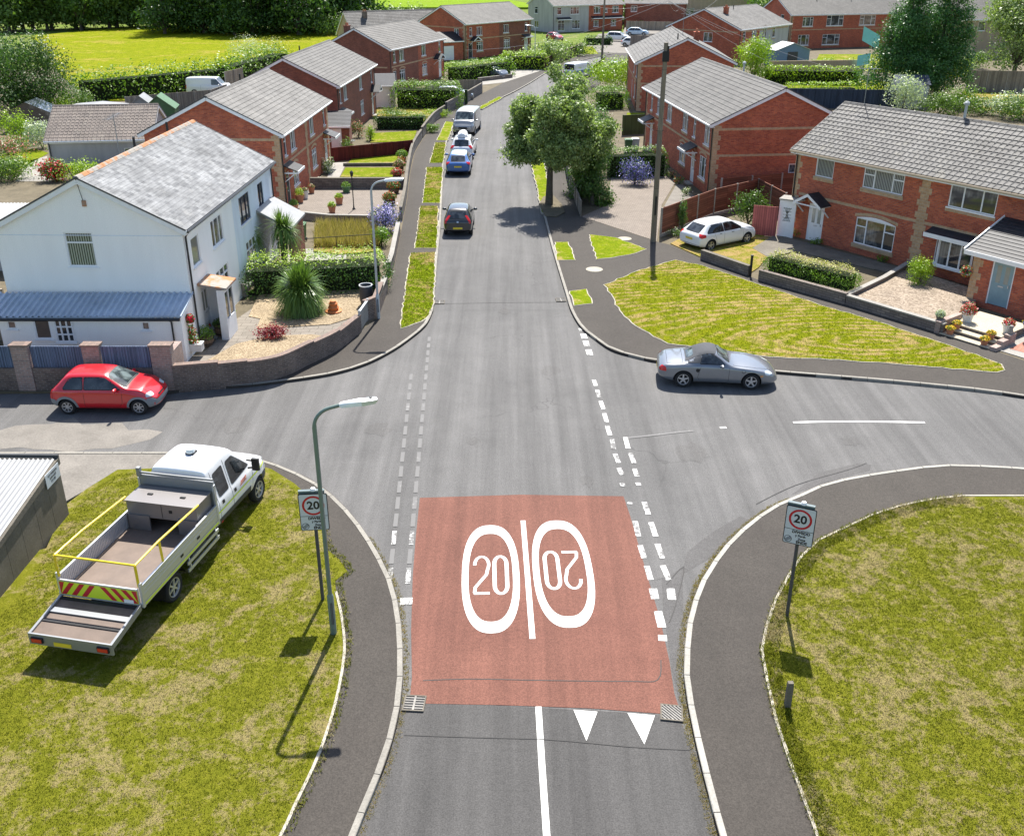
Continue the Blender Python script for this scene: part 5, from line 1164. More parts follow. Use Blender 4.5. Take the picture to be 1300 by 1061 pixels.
# small red round hatch, 3.62 m
S = stdcar(.585, 3.035, .81, 1.38, .275, (0, 2.45), .87, .92, 2.08, 1.38, .0, -.42, wt=.55, hoodz=.72, zb=.18, doors=3)
S['patch'] += [('bumper', 'F', round_poly([(-.6,.22),(-.6,.5),(.6,.5),(.6,.22)], .08), 'bumpgrey', .012), ('bumper', 'B', round_poly([(-.68,.25),(-.68,.55),(.68,.55),(.68,.25)], .08), 'bumpgrey', .012),
    ('bumper_side', 'S', round_poly([(2.80,.25),(2.74,.60),(3.1,.57),(3.1,.25)], .05), 'bumpgrey', .010), ('wheel_arch_trim', 'S', [(2.45+.40*math.cos(R(a)), .275+.40*math.sin(R(a))) for a in range(0,181,15)]+[(2.45+.325*math.cos(R(a)), .275+.325*math.sin(R(a))) for a in range(180,-1,-15)], 'bumpgrey', .008),
    ('wheel_arch_trim', 'S', [(.41*math.cos(R(a)), .275+.41*math.sin(R(a))) for a in range(0,181,15)]+[(.325*math.cos(R(a)), .275+.325*math.sin(R(a))) for a in range(180,-1,-15)], 'bumpgrey', .008), ('bumper_side', 'S', round_poly([(-.7,.25),(-.7,.60),(-.34,.56),(-.33,.25)], .05), 'bumpgrey', .010),
    ('headlight', 'DD', ((2.75,.52,.66), (-.75,-.6,-.25), round_poly([(-.17,-.05),(-.13,.09),(.14,.08),(.17,-.06)], .06)), 'headlens', .008), ('rear_light', 'DD', ((-.5,.68,.72), (.7,-.7,0), round_poly([(-.07,-.15),(-.07,.15),(.07,.15),(.07,-.15)], .04)), 'redlens', .008),
    ('grille', 'F', round_poly([(-.28,.56),(-.26,.6),(.26,.6),(.28,.56)], .02), 'black', .01)]
M['bumpgrey'] = plain('grey_bumper_plastic', (.19,.21,.23), .6); S['spokes'] = 7; CARS['ka'] = S
# mid hatch, 4.3 m
S = stdcar(.80, 3.50, .90, 1.46, .32, (0, 2.65), .93, 1.0, 2.45, 1.65, -.05, -.62, wt=.58, hoodz=.78, zb=.20, doors=5)
S['patch'] += [('rear_light', 'DD', ((-.62,.78,.86), (.62,-.78,0), round_poly([(-.24,-.05),(-.2,.09),(.14,.13),(.16,-.03),(.02,-.09)], .04)), 'redlens', .010), ('headlight', 'DD', ((3.1,.62,.72), (-.7,-.65,-.3), round_poly([(-.28,-.03),(-.22,.06),(.2,.09),(.22,-.05)], .05)), 'headlens', .008),
    ('rear_plate', 'B', [(-.26,.62),(-.26,.73),(.26,.73),(.26,.62)], 'plate_y', .012), ('front_plate', 'F', [(-.26,.40),(-.26,.51),(.26,.51),(.26,.40)], 'plate_w', .012), ('lower_bumper', 'B', round_poly([(-.7,.24),(-.7,.42),(.7,.42),(.7,.24)], .05), 'black', .008), ('grille', 'F', round_poly([(-.45,.56),(-.4,.66),(.4,.66),(.45,.56)], .03), 'black', .008),
    ('door_handle', 'S', [(.55,.86),(.55,.885),(.72,.885),(.72,.86)], 'seam', .018), ('door_handle', 'S', [(1.42,.85),(1.42,.875),(1.6,.875),(1.6,.85)], 'seam', .018)]
CARS['hatch'] = S
# small city hatch, 3.65 m, darker glass
S = stdcar(.62, 2.95, .82, 1.46, .29, (0, 2.35), .92, .97, 2.15, 1.45, -.05, -.5, wt=.56, hoodz=.76, zb=.2, doors=5)
S['patch'] += [('rear_light', 'DD', ((-.55,.66,.95), (.75,-.66,0), round_poly([(-.06,-.2),(-.06,.2),(.06,.2),(.06,-.2)], .04)), 'redlens', .01), ('rear_plate', 'B', [(-.26,.44),(-.26,.55),(.26,.55),(.26,.44)], 'plate_y', .012), ('headlight', 'DD', ((2.6,.52,.7), (-.7,-.65,-.3), round_poly([(-.2,-.05),(-.15,.09),(.14,.08),(.17,-.06)], .05)), 'headlens', .008),
    ('badge', 'B', [(-.05,.80),(-.05,.88),(.05,.88),(.05,.80)], 'alu', .012), ('lower_bumper', 'B', round_poly([(-.66,.26),(-.66,.38),(.66,.38),(.66,.26)], .05), 'black', .008)]
CARS['small'] = S
# tall MPV / crossover
S = stdcar(.82, 3.35, .90, 1.60, .33, (0, 2.62), 1.0, 1.08, 2.5, 1.75, -.25, -.66, wt=.62, hoodz=.85, zb=.24, doors=5)
S['patch'] += [('rear_light', 'DD', ((-.68,.74,1.0), (.7,-.7,0), round_poly([(-.1,-.12),(-.1,.12),(.12,.12),(.12,-.12)], .05)), 'redlens', .01), ('rear_plate', 'B', [(-.26,.62),(-.26,.73),(.26,.73),(.26,.62)], 'plate_y', .012), ('headlight', 'DD', ((2.95,.62,.8), (-.7,-.65,-.3), round_poly([(-.24,-.05),(-.18,.08),(.16,.09),(.2,-.06)], .05)), 'headlens', .008), ('lower_bumper', 'B', round_poly([(-.7,.28),(-.7,.45),(.7,.45),(.7,.28)], .05), 'black', .008)]
CARS['mpv'] = S
# saloon / roadster
hw = .89; belt = .84
S = dict(xs=[-.92,-.88,-.72,-.45,-.15,.12,.32,.5,.72,.9,1.12,1.32,1.52,1.68,1.85,2.05,2.45,2.85,3.1,3.28,3.36,3.40], wr=.31, ax=(0, 2.42), track=.775, mirror=(1.35, .90),
     top=[(-.92,.60),(-.88,.72),(-.72,.82),(-.45,.87),(-.15,.90),(.12,.94),(.32,1.06),(.5,1.19),(.72,1.27),(.9,1.285),(1.12,1.25),(1.32,1.13),(1.52,.98),(1.68,.885),(1.85,.85),(2.05,.83),(2.45,.79),(2.85,.71),(3.1,.62),(3.28,.52),(3.36,.44),(3.4,.38)],
     belt=[(-.92,.55),(-.72,.78),(0,.86),(.5,.86),(1.6,.83),(2.4,.77),(2.85,.68),(3.2,.52),(3.4,.33)],
     w=[(-.92,.60),(-.88,.70),(-.72,.80),(-.45,.87),(0,.90),(.6,.875),(1.4,.87),(2.0,.875),(2.45,.885),(2.85,.85),(3.1,.78),(3.28,.64),(3.36,.52),(3.4,.42)],
     bot=[(-.92,.38),(-.75,.24),(-.45,.17),(2.9,.15),(3.3,.17),(3.4,.22)], wt=[(0,.66),(.4,.52),(.72,.52),(1.12,.54),(1.6,.72)],
     patch=[('soft_top', 'T', round_poly([(.06,-.60),(.42,-.54),(1.10,-.52),(1.15,-.3),(1.15,.3),(1.10,.52),(.42,.54),(.06,.60)], .06), 'hood_fabric', .010), ('rear_window', 'T', round_poly([(.10,-.38),(.34,-.36),(.34,.36),(.10,.38)], .06), 'glasslt', .015),
        ('windscreen', 'T', round_poly([(1.60,-.58),(1.20,-.47),(1.20,.47),(1.60,.58)], .07), 'glasslt', .006), ('soft_top_side', 'S', round_poly([(.02,.93),(.40,1.14),(.62,1.215),(.58,.93)], .04), 'hood_fabric', .012), ('side_window', 'S', round_poly([(.58,.92),(.66,1.19),(1.02,1.19),(1.30,1.05),(1.46,.92)], .05), 'glass', .006),
        ('rear_light', 'DD', ((-.72,.70,.66), (.72,-.7,-.1), round_poly([(-.16,-.06),(-.12,.10),(.10,.12),(.17,.0),(.1,-.07)], .05)), 'redlens', .008), ('headlight', 'DD', ((2.98,.64,.60), (-.6,-.62,-.5), round_poly([(-.2,-.07),(-.12,.08),(.14,.09),(.2,-.02),(.1,-.1)], .06)), 'headlens', .006),
        ('side_intake', 'S', round_poly([(.42,.66),(.44,.76),(.60,.74),(.52,.60)], .04), 'black', .004), ('marker_light', 'S', [(2.72,.52),(2.72,.56),(2.82,.56),(2.82,.52)], 'amber', .006), ('front_intake', 'F', round_poly([(-.5,.24),(-.5,.34),(.5,.34),(.5,.24)], .03), 'black', .006), ('rear_plate', 'B', [(-.26,.46),(-.26,.57),(.26,.57),(.26,.46)], 'plate_y', .012), ('fuel_cap', 'R', [(2.12+.07*math.cos(R(a)),.70+.07*math.sin(R(a))) for a in range(0,360,30)], 'seam', .002)],
     seams=[[(1.62,.80),(1.60,.30),(1.5,.24),(.62,.24),(.50,.42),(.60,.84)]], tseams=[[(1.74,-.68),(2.6,-.62),(3.12,-.38),(3.12,.38),(2.6,.62),(1.74,.68)], [(-.05,-.66),(-.6,-.6),(-.6,.6),(-.05,.66),(-.05,-.66)]])
M['hood_fabric'] = plain('charcoal_soft_top', (.075,.078,.085), .85, .2, 0, .06, 8); CARS['roadster'] = S
# panel van
S = stdcar(.95, 3.85, .97, 1.95, .34, (0, 3.0), 1.15, 1.25, 3.1, 2.45, -.86, -.90, wt=.83, hoodz=.98, zb=.26, doors=3)
S['patch'] = [p for p in S['patch'] if p[0] in ('windscreen', 'rear_window')]+[('side_window', 'S', round_poly([(2.95,1.22),(2.45,1.72),(1.95,1.74),(1.95,1.22)]), 'glass', .006), ('headlight', 'DD', ((3.4,.7,.9), (-.7,-.65,-.2), round_poly([(-.16,-.1),(-.12,.12),(.14,.14),(.16,-.1)], .05)), 'headlens', .01), ('grille', 'F', round_poly([(-.4,.62),(-.36,.78),(.36,.78),(.4,.62)], .03), 'black', .01),
      ('lower_bumper', 'F', round_poly([(-.6,.3),(-.6,.5),(.6,.5),(.6,.3)], .05), 'black', .01), ('front_plate', 'F', [(-.26,.44),(-.26,.55),(.26,.55),(.26,.44)], 'plate_w', .02), ('rear_light', 'DD', ((-.9,.86,1.0), (.7,-.7,0), round_poly([(-.07,-.2),(-.07,.2),(.07,.2),(.07,-.2)], .04)), 'redlens', .01)]
CARS['van'] = S
P_red = car_paint('red_car_paint', (.52,.008,.016)); P_silver = car_paint('silver_car_paint', (.20,.215,.24), .5, .3); P_white = car_paint('white_car_paint', (.78,.79,.80)); P_black = car_paint('black_car_paint', (.018,.02,.024)); P_blue = car_paint('blue_car_paint', (.03,.12,.36), .2)
P_lgrey = car_paint('pale_silver_paint', (.30,.31,.32), .35); P_lblue = car_paint('pale_blue_car_paint', (.42,.55,.66)); P_grey = car_paint('grey_car_paint', (.20,.21,.23), .4); P_dred = car_paint('dark_red_car_paint', (.42,.03,.05))
ps = 'cars parked by the street'
def org(pt, heading, ahead): return (pt[0]-math.cos(R(heading))*ahead, pt[1]-math.sin(R(heading))*ahead)
def wheels_to_origin(rw, heading, track):      # camera-side (right) rear wheel footprint -> rear axle centre
    h = R(heading); return (rw[0]-math.sin(h)*track, rw[1]+math.cos(h)*track)
car('ka', 'small red three-door hatchback with grey bumpers parked by the stone wall below the white house', wheels_to_origin((-15.15,29.6), -1, .72), -1, P_red, group=ps)
car('roadster', 'silver grey roadster with a black soft top parked at the kerb beside the striped lawn', wheels_to_origin((6.2,31.85), -5.5, .80), -5.5, P_silver, group=ps)
car('hatch', 'white hatchback parked on the garden grass beside the red-brown fence panels', wheels_to_origin((10.45,49.2), 33, .80), 33, P_white, group=ps)
car('small', 'black small hatchback parked alone on the left of the street facing away', (-3.0,52.6), 90, P_black, group=ps)
def blue_roof(t, bv, S):
    decal(bv, round_poly([(.0,-.56),(1.55,-.56),(1.55,.56),(.0,.56)], .1), 'T', .004, P_lblue, 'roof_panel', t, .12)
car('hatch', 'blue hatchback with a pale blue roof parked rearmost in the row of three', (-3.8,68.6), 90, P_blue, group=ps, extra=blue_roof)
def roofbox(t, bv, S):
    m_ = MB(); rows = []
    for x, w_, h_ in ((-.2,.05,.08),(-.12,.28,.26),(.1,.36,.34),(.9,.38,.34),(1.5,.3,.26),(1.75,.08,.06)):
        rows.append([(x, w_*math.cos(a), 1.68+max(-.06, h_*math.sin(a))) for a in [2*math.pi*k/14 for k in range(14)]])
    m_.grid(rows, 0, True); m_.face(rows[0]); m_.face(rows[-1][::-1]); m_.build('roof_box', M['white'], t, smooth=True)
    
    for x in (.2, 1.2): b_ = MB(); b_.beam((x,-.6,1.63),(x,.6,1.63),.05,.03); b_.build('roof_bar', M['black'], t)
car('mpv', 'white car with a white roof box parked between the blue hatchback and the silver van', (-3.8,74.2), 88, P_white, group=ps, extra=roofbox)
car('van', 'silver panel van facing the camera at the head of the parked row', (-3.75,87.8), -97, P_lgrey, 'van', ps, name='parked_van')
car('hatch', 'silver car standing on the drive behind the grey garden fence', (-7.6,106.3), 0, P_silver, group=ps)
car('mpv', 'silver blue car parked nose out between two clipped hedges on the far left drive', (-3.6,126.5), -32, P_silver, group=ps)
car('ka', 'dark red hatchback parked in front of the grey rendered house', (7.0,184), -55, P_dred, group=ps)
def lower_blue(t, bv, S):
    decal(bv, [(-.8,.75),(-.8,1.1),(2.6,1.1),(2.6,.75)], 'L', .006, P_blue, 'side_stripe', t, .2); decal(bv, [(-.8,.75),(-.8,1.1),(2.6,1.1),(2.6,.75)], 'R', .006, P_blue, 'side_stripe', t, .2); decal(bv, [(-.8,.6),(-.8,1.0),(.8,1.0),(.8,.6)], 'B', .01, P_blue, 'rear_stripe', t, .2)
car('van', 'white van with a blue lower band driving at the bend beyond the big street tree', (7.6,125.0), 55, P_white, 'van', None, lower_blue, 'white_van')
car('small', 'small dark car half hidden by the golden hedge at the bend', (13.2,131.5), 75, P_grey, group=ps)
for i, (p, h_, c_, k_, lb) in enumerate([((775,53),-20,P_white,'mpv','white people carrier parked nearest the far brown garage gable'),((800,46),-15,P_lblue,'hatch','pale silver car parked behind the white people carrier'),((795,60),-25,P_white,'hatch','white hatchback parked just above the golden hedge'),
      ((838,18),0,P_white,'hatch','white car at the back of the far car park'),((848,12),5,P_silver,'mpv','silver car topmost in the far car park')]):
    q = at(*p); car(k_, lb, (q.x, q.y), h_, c_, group='cars in the far parking area', z=.15 if i > 2 else .1)
q = at(268,121,0); car('van', 'white camper van behind the grey garden fence by the meadow', (q.x-1.5,q.y), 0, P_white, 'van', None, None, 'white_van')
# ---- tipper truck with a double cab
def truck():
    ang = R(78.3); t = empty('flatbed_truck', (-9.06,19.30,GZ), ang); tag(t, 'white double-cab flatbed truck with yellow rails and chevron tailboard parked on the grass', 'truck')
    hw = .98
    S = dict(xs=[2.30,2.34,2.5,2.9,3.3,3.6,3.75,3.95,4.2,4.45,4.6,4.9,5.2,5.42,5.5,5.54], wr=.37, ax=(4.72,), track=.84, mirror=(4.3,1.45),
        top=[(2.30,2.16),(2.34,2.24),(2.5,2.27),(3.3,2.28),(3.6,2.25),(3.75,2.18),(3.95,1.98),(4.2,1.72),(4.45,1.47),(4.6,1.36),(4.9,1.29),(5.2,1.2),(5.42,1.08),(5.5,.96),(5.54,.86)],
        belt=[(2.3,1.28),(3.5,1.27),(4.4,1.23),(4.9,1.15),(5.3,1.0),(5.54,.8)], w=[(2.3,.95),(2.34,.975),(2.6,.98),(4.6,.98),(5.1,.96),(5.35,.88),(5.5,.74),(5.54,.66)], bot=[(2.3,.52),(4.2,.50),(5.2,.38),(5.54,.42)], wt=[(2.3,.74),(3.6,.73),(4.1,.76),(4.5,.82)])
    me, bv = body_mesh(S, S['ax'], .46, .84); me.name = 'cab'; me.materials.clear(); me.materials.append(P_white); me.polygons.foreach_set('use_smooth', [True]*len(me.polygons))
    bm = bmesh.new(); bm.from_mesh(me)
    for e in bm.edges:
        if len(e.link_faces) == 2 and e.calc_face_angle(0) > R(42): e.smooth = False
    bm.to_mesh(me); bm.free(); c = bpy.data.objects.new('cab', me); COL.objects.link(c); c.parent = t
    for m_ in ('L', 'R'):
        decal(bv, round_poly([(2.62,1.32),(2.60,2.0),(3.12,2.02),(3.14,1.32)], .06), m_, .006, M['cglass'], 'side_window', t); decal(bv, round_poly([(3.30,1.32),(3.30,2.0),(3.68,2.0),(4.05,1.68),(4.38,1.36)], .06), m_, .006, M['cglass'], 'side_window', t)
        decal(bv, [(2.32,.52),(2.32,.80),(4.22,.80),(4.22,.52)], m_, .008, M['dkgrey'], 'sill_panel', t); decal(bv, [(2.36,.97),(2.36,1.01),(5.2,1.03),(5.2,.99)], m_, .010, M['hivis'], 'yellow_stripe', t); decal(bv, round_poly([(4.9,.45),(4.95,.80),(5.6,.80),(5.6,.42)], .04), m_, .008, M['dkgrey'], 'bumper_side', t)
        decal(bv, [(2.64,1.12),(2.64,1.22),(2.76,1.22),(2.76,1.12)], m_, .02, M['black'], 'door_handle', t); decal(bv, [(3.30,1.10),(3.30,1.20),(3.42,1.20),(3.42,1.10)], m_, .02, M['black'], 'door_handle', t); decal(bv, [(2.5,.62),(2.5,.68),(2.6,.68),(2.6,.62)], m_, .016, M['hired'], 'side_reflector', t)
        decal(bv, round_poly([(3.70,1.08),(3.74,1.20),(4.12,1.24),(4.10,1.13)], .03), m_, .009, M['hired'], 'door_emblem', t, .03) if False else None
        line_decal(bv, [[(3.22,2.1),(3.22,.6)],[(2.52,2.1),(2.50,.6)],[(4.42,1.25),(4.3,.6)]], m_, .006, M['seam'], 'door_gap', t)
    # small red and orange swoosh on the door, as in the photo
    for k, (z0, col_) in enumerate(((1.10,'hired'),(1.145,'amber'),(1.18,'hired'))):
        decal(bv, [(3.62+k*.04,z0),(3.64+k*.04,z0+.022),(4.02+k*.02,z0+.045),(4.0+k*.02,z0+.02)], 'R', .009+k*.001, M[col_], 'door_emblem', t, .05)
    decal(bv, round_poly([(4.52,-.70),(3.82,-.66),(3.82,.66),(4.52,.70)], .08), 'T', .006, M['cglass_lt'], 'windscreen', t); decal(bv, round_poly([(-.5,.5),(-.45,.85),(.45,.85),(.5,.5)], .05), 'F', .01, M['black'], 'grille', t)
    for s_ in (-1, 1):
        decal(bv, round_poly([(-.16,-.12),(-.1,.14),(.14,.16),(.16,-.1)], .05), 'D', .01, M['headlens'], 'headlight', t, .05, c=(5.2,s_*.72,.86), d=(-.7,-s_*.65,-.2))
        mr = MB(); mr.box((4.18,s_*1.18-.10,1.30),(4.26,s_*1.18+.10,1.66)); mr.beam((4.2,s_*.95,1.35),(4.22,s_*1.12,1.38),.04,.04); mr.beam((4.2,s_*.93,1.6),(4.22,s_*1.12,1.58),.04,.04); mr.build('wing_mirror', M['black'], t)
    line_decal(bv, [[(2.95,-.78),(2.95,.78)],[(2.6,-.3),(3.5,-.3)],[(2.6,.3),(3.5,.3)]], 'T', .004, M['seam'], 'roof_rib', t)
    b = MB(); b.box((2.98,-.12,2.3),(3.2,.12,2.345)); b.build('beacon_base', M['black'], t); b = MB(); b.lathe([(.11,2.345),(.11,2.40),(.09,2.44),(0,2.45)], 16, (3.05,.0,0)); b.lathe([(.09,2.345),(.09,2.39),(.0,2.42)], 12, (3.17,.09,0)); b.build('beacon', M['headlens'], t, smooth=True)
    # chassis and wheels
    ch = MB(); ch.box((-1.9,-.42,.50),(4.3,-.30,.68)); ch.box((-1.9,.30,.50),(4.3,.42,.68)); ch.box((-.1,-.75,.33),(.1,.75,.45)); ch.box((1.2,-.8,.40),(1.9,-.45,.72)); ch.build('chassis', M['dkgrey'], t)
    for y in (-.84, .84):
        wheel(t, 4.72, y, .37, .22, 6, 'rim'); s_ = 1 if y > 0 else -1
        wheel(t, 0, s_*.87, .37, .22, 6, 'rim'); wheel(t, 0, s_*.60, .37, .22, 6, 'rim')
        mg = MB(); rr = [[(.50*math.cos(R(a)), s_*y_, .37+.50*math.sin(R(a))) for a in range(15,181,15)] for y_ in (.56, 1.0)]; mg.grid(rr if s_ > 0 else rr[::-1]); mg.build('mudguard', M['black'], t)
        gr_ = MB(); gr_.beam((.62,s_*1.0,.62),(2.2,s_*1.0,.62),.03,.09); gr_.beam((.62,s_*1.0,.42),(2.2,s_*1.0,.42),.03,.09); gr_.beam((.75,s_*1.0,.4),(.75,s_*.95,.86),.04,.04,up=(1,0,0)); gr_.beam((2.1,s_*1.0,.4),(2.1,s_*.95,.86),.04,.04,up=(1,0,0)); gr_.build('side_guard', M['alu'], t)
    # bed
    bd = MB(); bd.box((-1.38,-1.02,.86),(2.2,1.02,.93)); bd.build('bed_floor', M['ply'], t)
    sf = MB(); 
    for s_ in (-1, 1): sf.box((-1.40,s_*1.045-.035 if s_ > 0 else -1.06,.82),(2.2,1.06 if s_ > 0 else -1.01,.93))
    sf.build('bed_rave', M['alu'], t)
    for s_ in (-1, 1):
        a, b_ = (1.02, 1.055) if s_ > 0 else (-1.055, -1.02)
        m_ = MB(); m_.box((-1.30,a,.94),(2.16,b_,1.34)); m_.box((-1.30,a-.008,1.33),(2.16,b_+.008,1.37)); m_.box((-1.30,b_ if s_ > 0 else a-.006,1.10),(2.16,b_+.006 if s_ > 0 else a,1.13)); m_.box((-1.30,b_ if s_ > 0 else a-.006,1.22),(2.16,b_+.006 if s_ > 0 else a,1.24))
        ds = m_.build('drop_side', M['alu'], t)
        st = MB(); yy = (b_+.002, b_+.012) if s_ > 0 else (a-.012, a-.002); st.box((-1.30,yy[0],.85),(2.16,yy[1],.89)); st.build('yellow_stripe', M['hivis'], t)
        for xx in (.3, 1.1):
            h_ = MB(); h_.box((xx,yy[0],1.02),(xx+.12,yy[1]+.01 if s_ > 0 else yy[1],1.08)); h_.build('latch', M['black'], ds)
        p_ = MB(); p_.box((-1.38,a-.01,.80),(-1.31,b_+.01,1.45)); p_.build('corner_post', M['alu'], t); p_ = MB(); p_.box((2.16,a-.01,.80),(2.24,b_+.01,1.95)); p_.build('corner_post', M['alu'], t)
    # inner ribbing
    ri = MB()
    for k in range(56): ri.box((-1.26+k*.06,1.008,.97),(-1.235+k*.06,1.019,1.32))
    ri.build('ribbed_lining', M['alu'], t)
    # tailboard with chevrons
    tb = MB(); tb.box((-1.42,-1.0,.88),(-1.385,1.0,1.32)); tbo = tb.build('tailboard', M['alu'], t)
    ch = MB(); ch.box((-1.428,-.98,.93),(-1.422,.98,1.28)); ch.build('chevron_ground', M['hivis'], tbo); ch = MB()
    for s_ in (-1, 1):
        for k in range(5):
            y0 = s_*(.06+k*.26); w_ = .13*s_; sl = .26*s_; z0, z1 = .94, 1.27
            pts = [(y0,z1),(y0+w_,z1),(y0+w_+sl,z0),(y0+sl,z0)]
            pts = [(max(-.975, min(.975, y)), z) for y, z in pts]
            f_ = [(-1.432,y,z) for y, z in pts]; ch.face(f_ if s_ < 0 else f_[::-1]); 
    ch.build('chevron_stripe', M['hired'], tbo)
    sp = MB(); sp.box((-1.436,-.86,.93),(-1.433,-.62,1.02)); sp.build('maker_label', M['white'], tbo)
    # beaver tail platform sloping down to the lights
    bt = MB(); 
    Q = lambda x, y, z: (x, y, z)
    for (x0,z0,x1,z1,mat_) in ((-1.44,.86,-2.56,.70,'ply'),):
        bt.face([Q(x0,-.96,z0),Q(x0,.96,z0),Q(x1,.96,z1),Q(x1,-.96,z1)]); bt.face([Q(x0,-.96,z0-.06),Q(x1,-.96,z1-.06),Q(x1,.96,z1-.06),Q(x0,.96,z0-.06)])
    bto = bt.build('tail_deck', M['ply'], t)
    fr = MB()
    for s_ in (-1, 1): fr.beam((-1.42,s_*.99,.84),(-2.60,s_*.99,.67),.06,.14)
    fr.beam((-2.60,-1.02,.60),(-2.60,1.02,.60),.04,.28,up=(0,0,1)); fr.beam((-1.85,-.96,.815),(-1.85,.96,.815),.16,.02,up=(0,0,1)); fr.build('tail_frame', M['galv'], t)
    dk = MB(); dk.beam((-2.16,-.96,.768),(-2.16,.96,.768),.08,.012); dk.beam((-1.48,-.96,.862),(-1.48,.96,.862),.1,.012); dk.build('rubber_strip', M['black'], bto)
    for s_ in (-1, 1):
        lb = MB(); lb.box((-2.66,s_*.80-.14,.53),(-2.622,s_*.80+.14,.66)); l_ = lb.build('tail_light', M['black'], t); q = MB(); q.box((-2.67,s_*.80-.12,.55),(-2.661,s_*.80+.12,.64)); q.build('lens', M['redlens'], l_)
    np_ = MB(); np_.box((-2.64,-.02,.50),(-2.624,.40,.60)); np_.build('number_plate', M['plate_y'], t)
    # toolbox and headboard behind the cab
    tx = MB(); tx.box((1.35,-.98,.95),(1.39,.98,1.78)) ; tx = MB()
    tx.box((1.40,-.96,1.30),(2.12,.96,1.74)); tx.box((1.36,-.98,.935),(1.40,-.42,1.36)); tx.box((1.36,.36,.935),(1.40,.98,1.36)); tx.box((1.36,-.98,.935),(2.12,-.95,1.36)); tx.box((1.36,.95,.935),(2.12,.98,1.36)); tb_ = tx.build('toolbox', M['stainless'], t)
    tl = MB(); tl.box((1.34,-.98,1.745),(2.14,.98,1.775)); tl.build('lid', M['stainless'], tb_); tl = MB(); tl.box((1.392,-.004,1.32),(1.398,.004,1.73)); tl.box((1.385,-.28,1.5),(1.398,-.2,1.58)); tl.box((1.7,-.5,1.777),(1.76,-.36,1.80)); tl.box((1.7,.4,1.777),(1.76,.54,1.80)); tl.build('latch', M['black'], tb_)
    hb = MB(); hb.box((2.16,-1.04,.9),(2.22,1.04,1.0)); hb.beam((2.2,-1.04,1.98),(2.2,1.04,1.98),.05,.12,up=(0,0,1)); hb.beam((2.2,-1.04,2.1),(2.2,1.04,2.1),.04,.05); hb.box((2.18,-1.02,1.0),(2.2,1.02,1.92)); hb.box((2.14,.96,2.0),(2.24,1.06,2.25)); hb.build('headboard', M['galv'], t)
    # yellow rails
    ry = 1.0; rz = 1.92; rail = MB()
    for s_ in (-1, 1):
        rail.tube([(1.45,s_*ry,rz-.12),(-.35,s_*ry,rz),(-1.35,s_*ry,rz)], .026, 8)
        for xx in ((-.35,) if s_ < 0 else ()): rail.tube([(xx,s_*ry,rz),(xx,s_*(ry+.02),1.35)], .03, 8)
        rail.tube([(-1.35,s_*ry,rz),(-1.35,s_*ry,1.35)], .032, 8)
    rail.tube([(-1.35,-ry,rz),(-1.35,ry,rz)], .026, 8); rail.build('yellow_rail', M['yellow'], t, smooth=True)
    return t
truck()
# ================================================================== plants
def leaf_mesh(name, P, N, size, mat, up=0.0, jitter=.6, aspect=.55, fold=True):
    """one small quad per point; P (n,3) positions, N (n,3) preferred facing"""
    n = len(P); r = RNG.normal(size=(n, 3)); d = N*1.0+r*jitter; d[:, 2] += up; d /= np.linalg.norm(d, axis=1, keepdims=True)+1e-9
    a = np.cross(d, RNG.normal(size=(n, 3))); a /= np.linalg.norm(a, axis=1, keepdims=True)+1e-9; b = np.cross(d, a)
    s = (size*RNG.uniform(.6, 1.35, n))[:, None] if np.isscalar(size) else (size*RNG.uniform(.6, 1.35, n))[:, None]
    w_ = s*aspect
    V = np.stack([P-a*s*.5, P+b*w_*.5, P+a*s*.5, P-b*w_*.5], 1).reshape(-1, 3)
    me = bpy.data.meshes.new(name); me.vertices.add(4*n); me.vertices.foreach_set('co', V.ravel()); me.loops.add(4*n); me.polygons.add(n)
    me.loops.foreach_set('vertex_index', np.arange(4*n)); me.polygons.foreach_set('loop_start', np.arange(0, 4*n, 4)); me.polygons.foreach_set('loop_total', np.full(n, 4))
    me.materials.append(mat); me.update(calc_edges=True); return me
def obj(name, me, parent=None, loc=None):
    o = bpy.data.objects.new(name, me); COL.objects.link(o)
    if parent is not None: o.parent = parent
    if loc is not None: o.location = loc
    return o
def sph(n):
    v = RNG.normal(size=(n, 3)); return v/np.linalg.norm(v, axis=1, keepdims=True)
def clump_points(cl, n, inner=.25):
    """cl: list of (cx,cy,cz,rx,ry,rz); points in a noisy outer shell plus some inside"""
    vol = np.array([c[3]*c[4]+c[4]*c[5]+c[3]*c[5] for c in cl]); k = RNG.choice(len(cl), n, p=vol/vol.sum()); C_ = np.array(cl)[k]
    u = sph(n); rad = np.where(RNG.random(n) < inner, RNG.uniform(.25, .95, n), RNG.normal(.95, .20, n))
    P = C_[:, :3]+u*C_[:, 3:]*rad[:, None]; N = u/C_[:, 3:]; N /= np.linalg.norm(N, axis=1, keepdims=True)
    s = C_[:, 3]*.55; q = P/np.maximum(s, .12)[:, None]; g = np.sin(q[:, 0]*2.3+1.7*np.sin(q[:, 1]*1.9))+np.sin(q[:, 1]*2.7+q[:, 2]*1.1)+np.sin(q[:, 2]*2.9+1.3*q[:, 0])
    keep = g > -.35-.8*RNG.random(n); return P[keep], N[keep]
def crown_clumps(r_, h, z0, n, rs=.34, seed=0, conical=0):
    g_ = np.random.default_rng(seed); out = []
    for i in range(n):
        t = g_.random(); z = z0+h*(.08+.84*t); prof = math.sqrt(max(.05, 1-(2*t-.85)**2*.85)) if not conical else (1-t)*.95+.12
        a = g_.random()*2*math.pi; q = r_*prof*math.sqrt(g_.random())*.78; s = r_*rs*g_.uniform(.7, 1.25)*(1 if not conical else (.45+.7*prof))
        out.append((q*math.cos(a), q*math.sin(a), z, s, s, s*g_.uniform(.7, 1.0)))
    return out
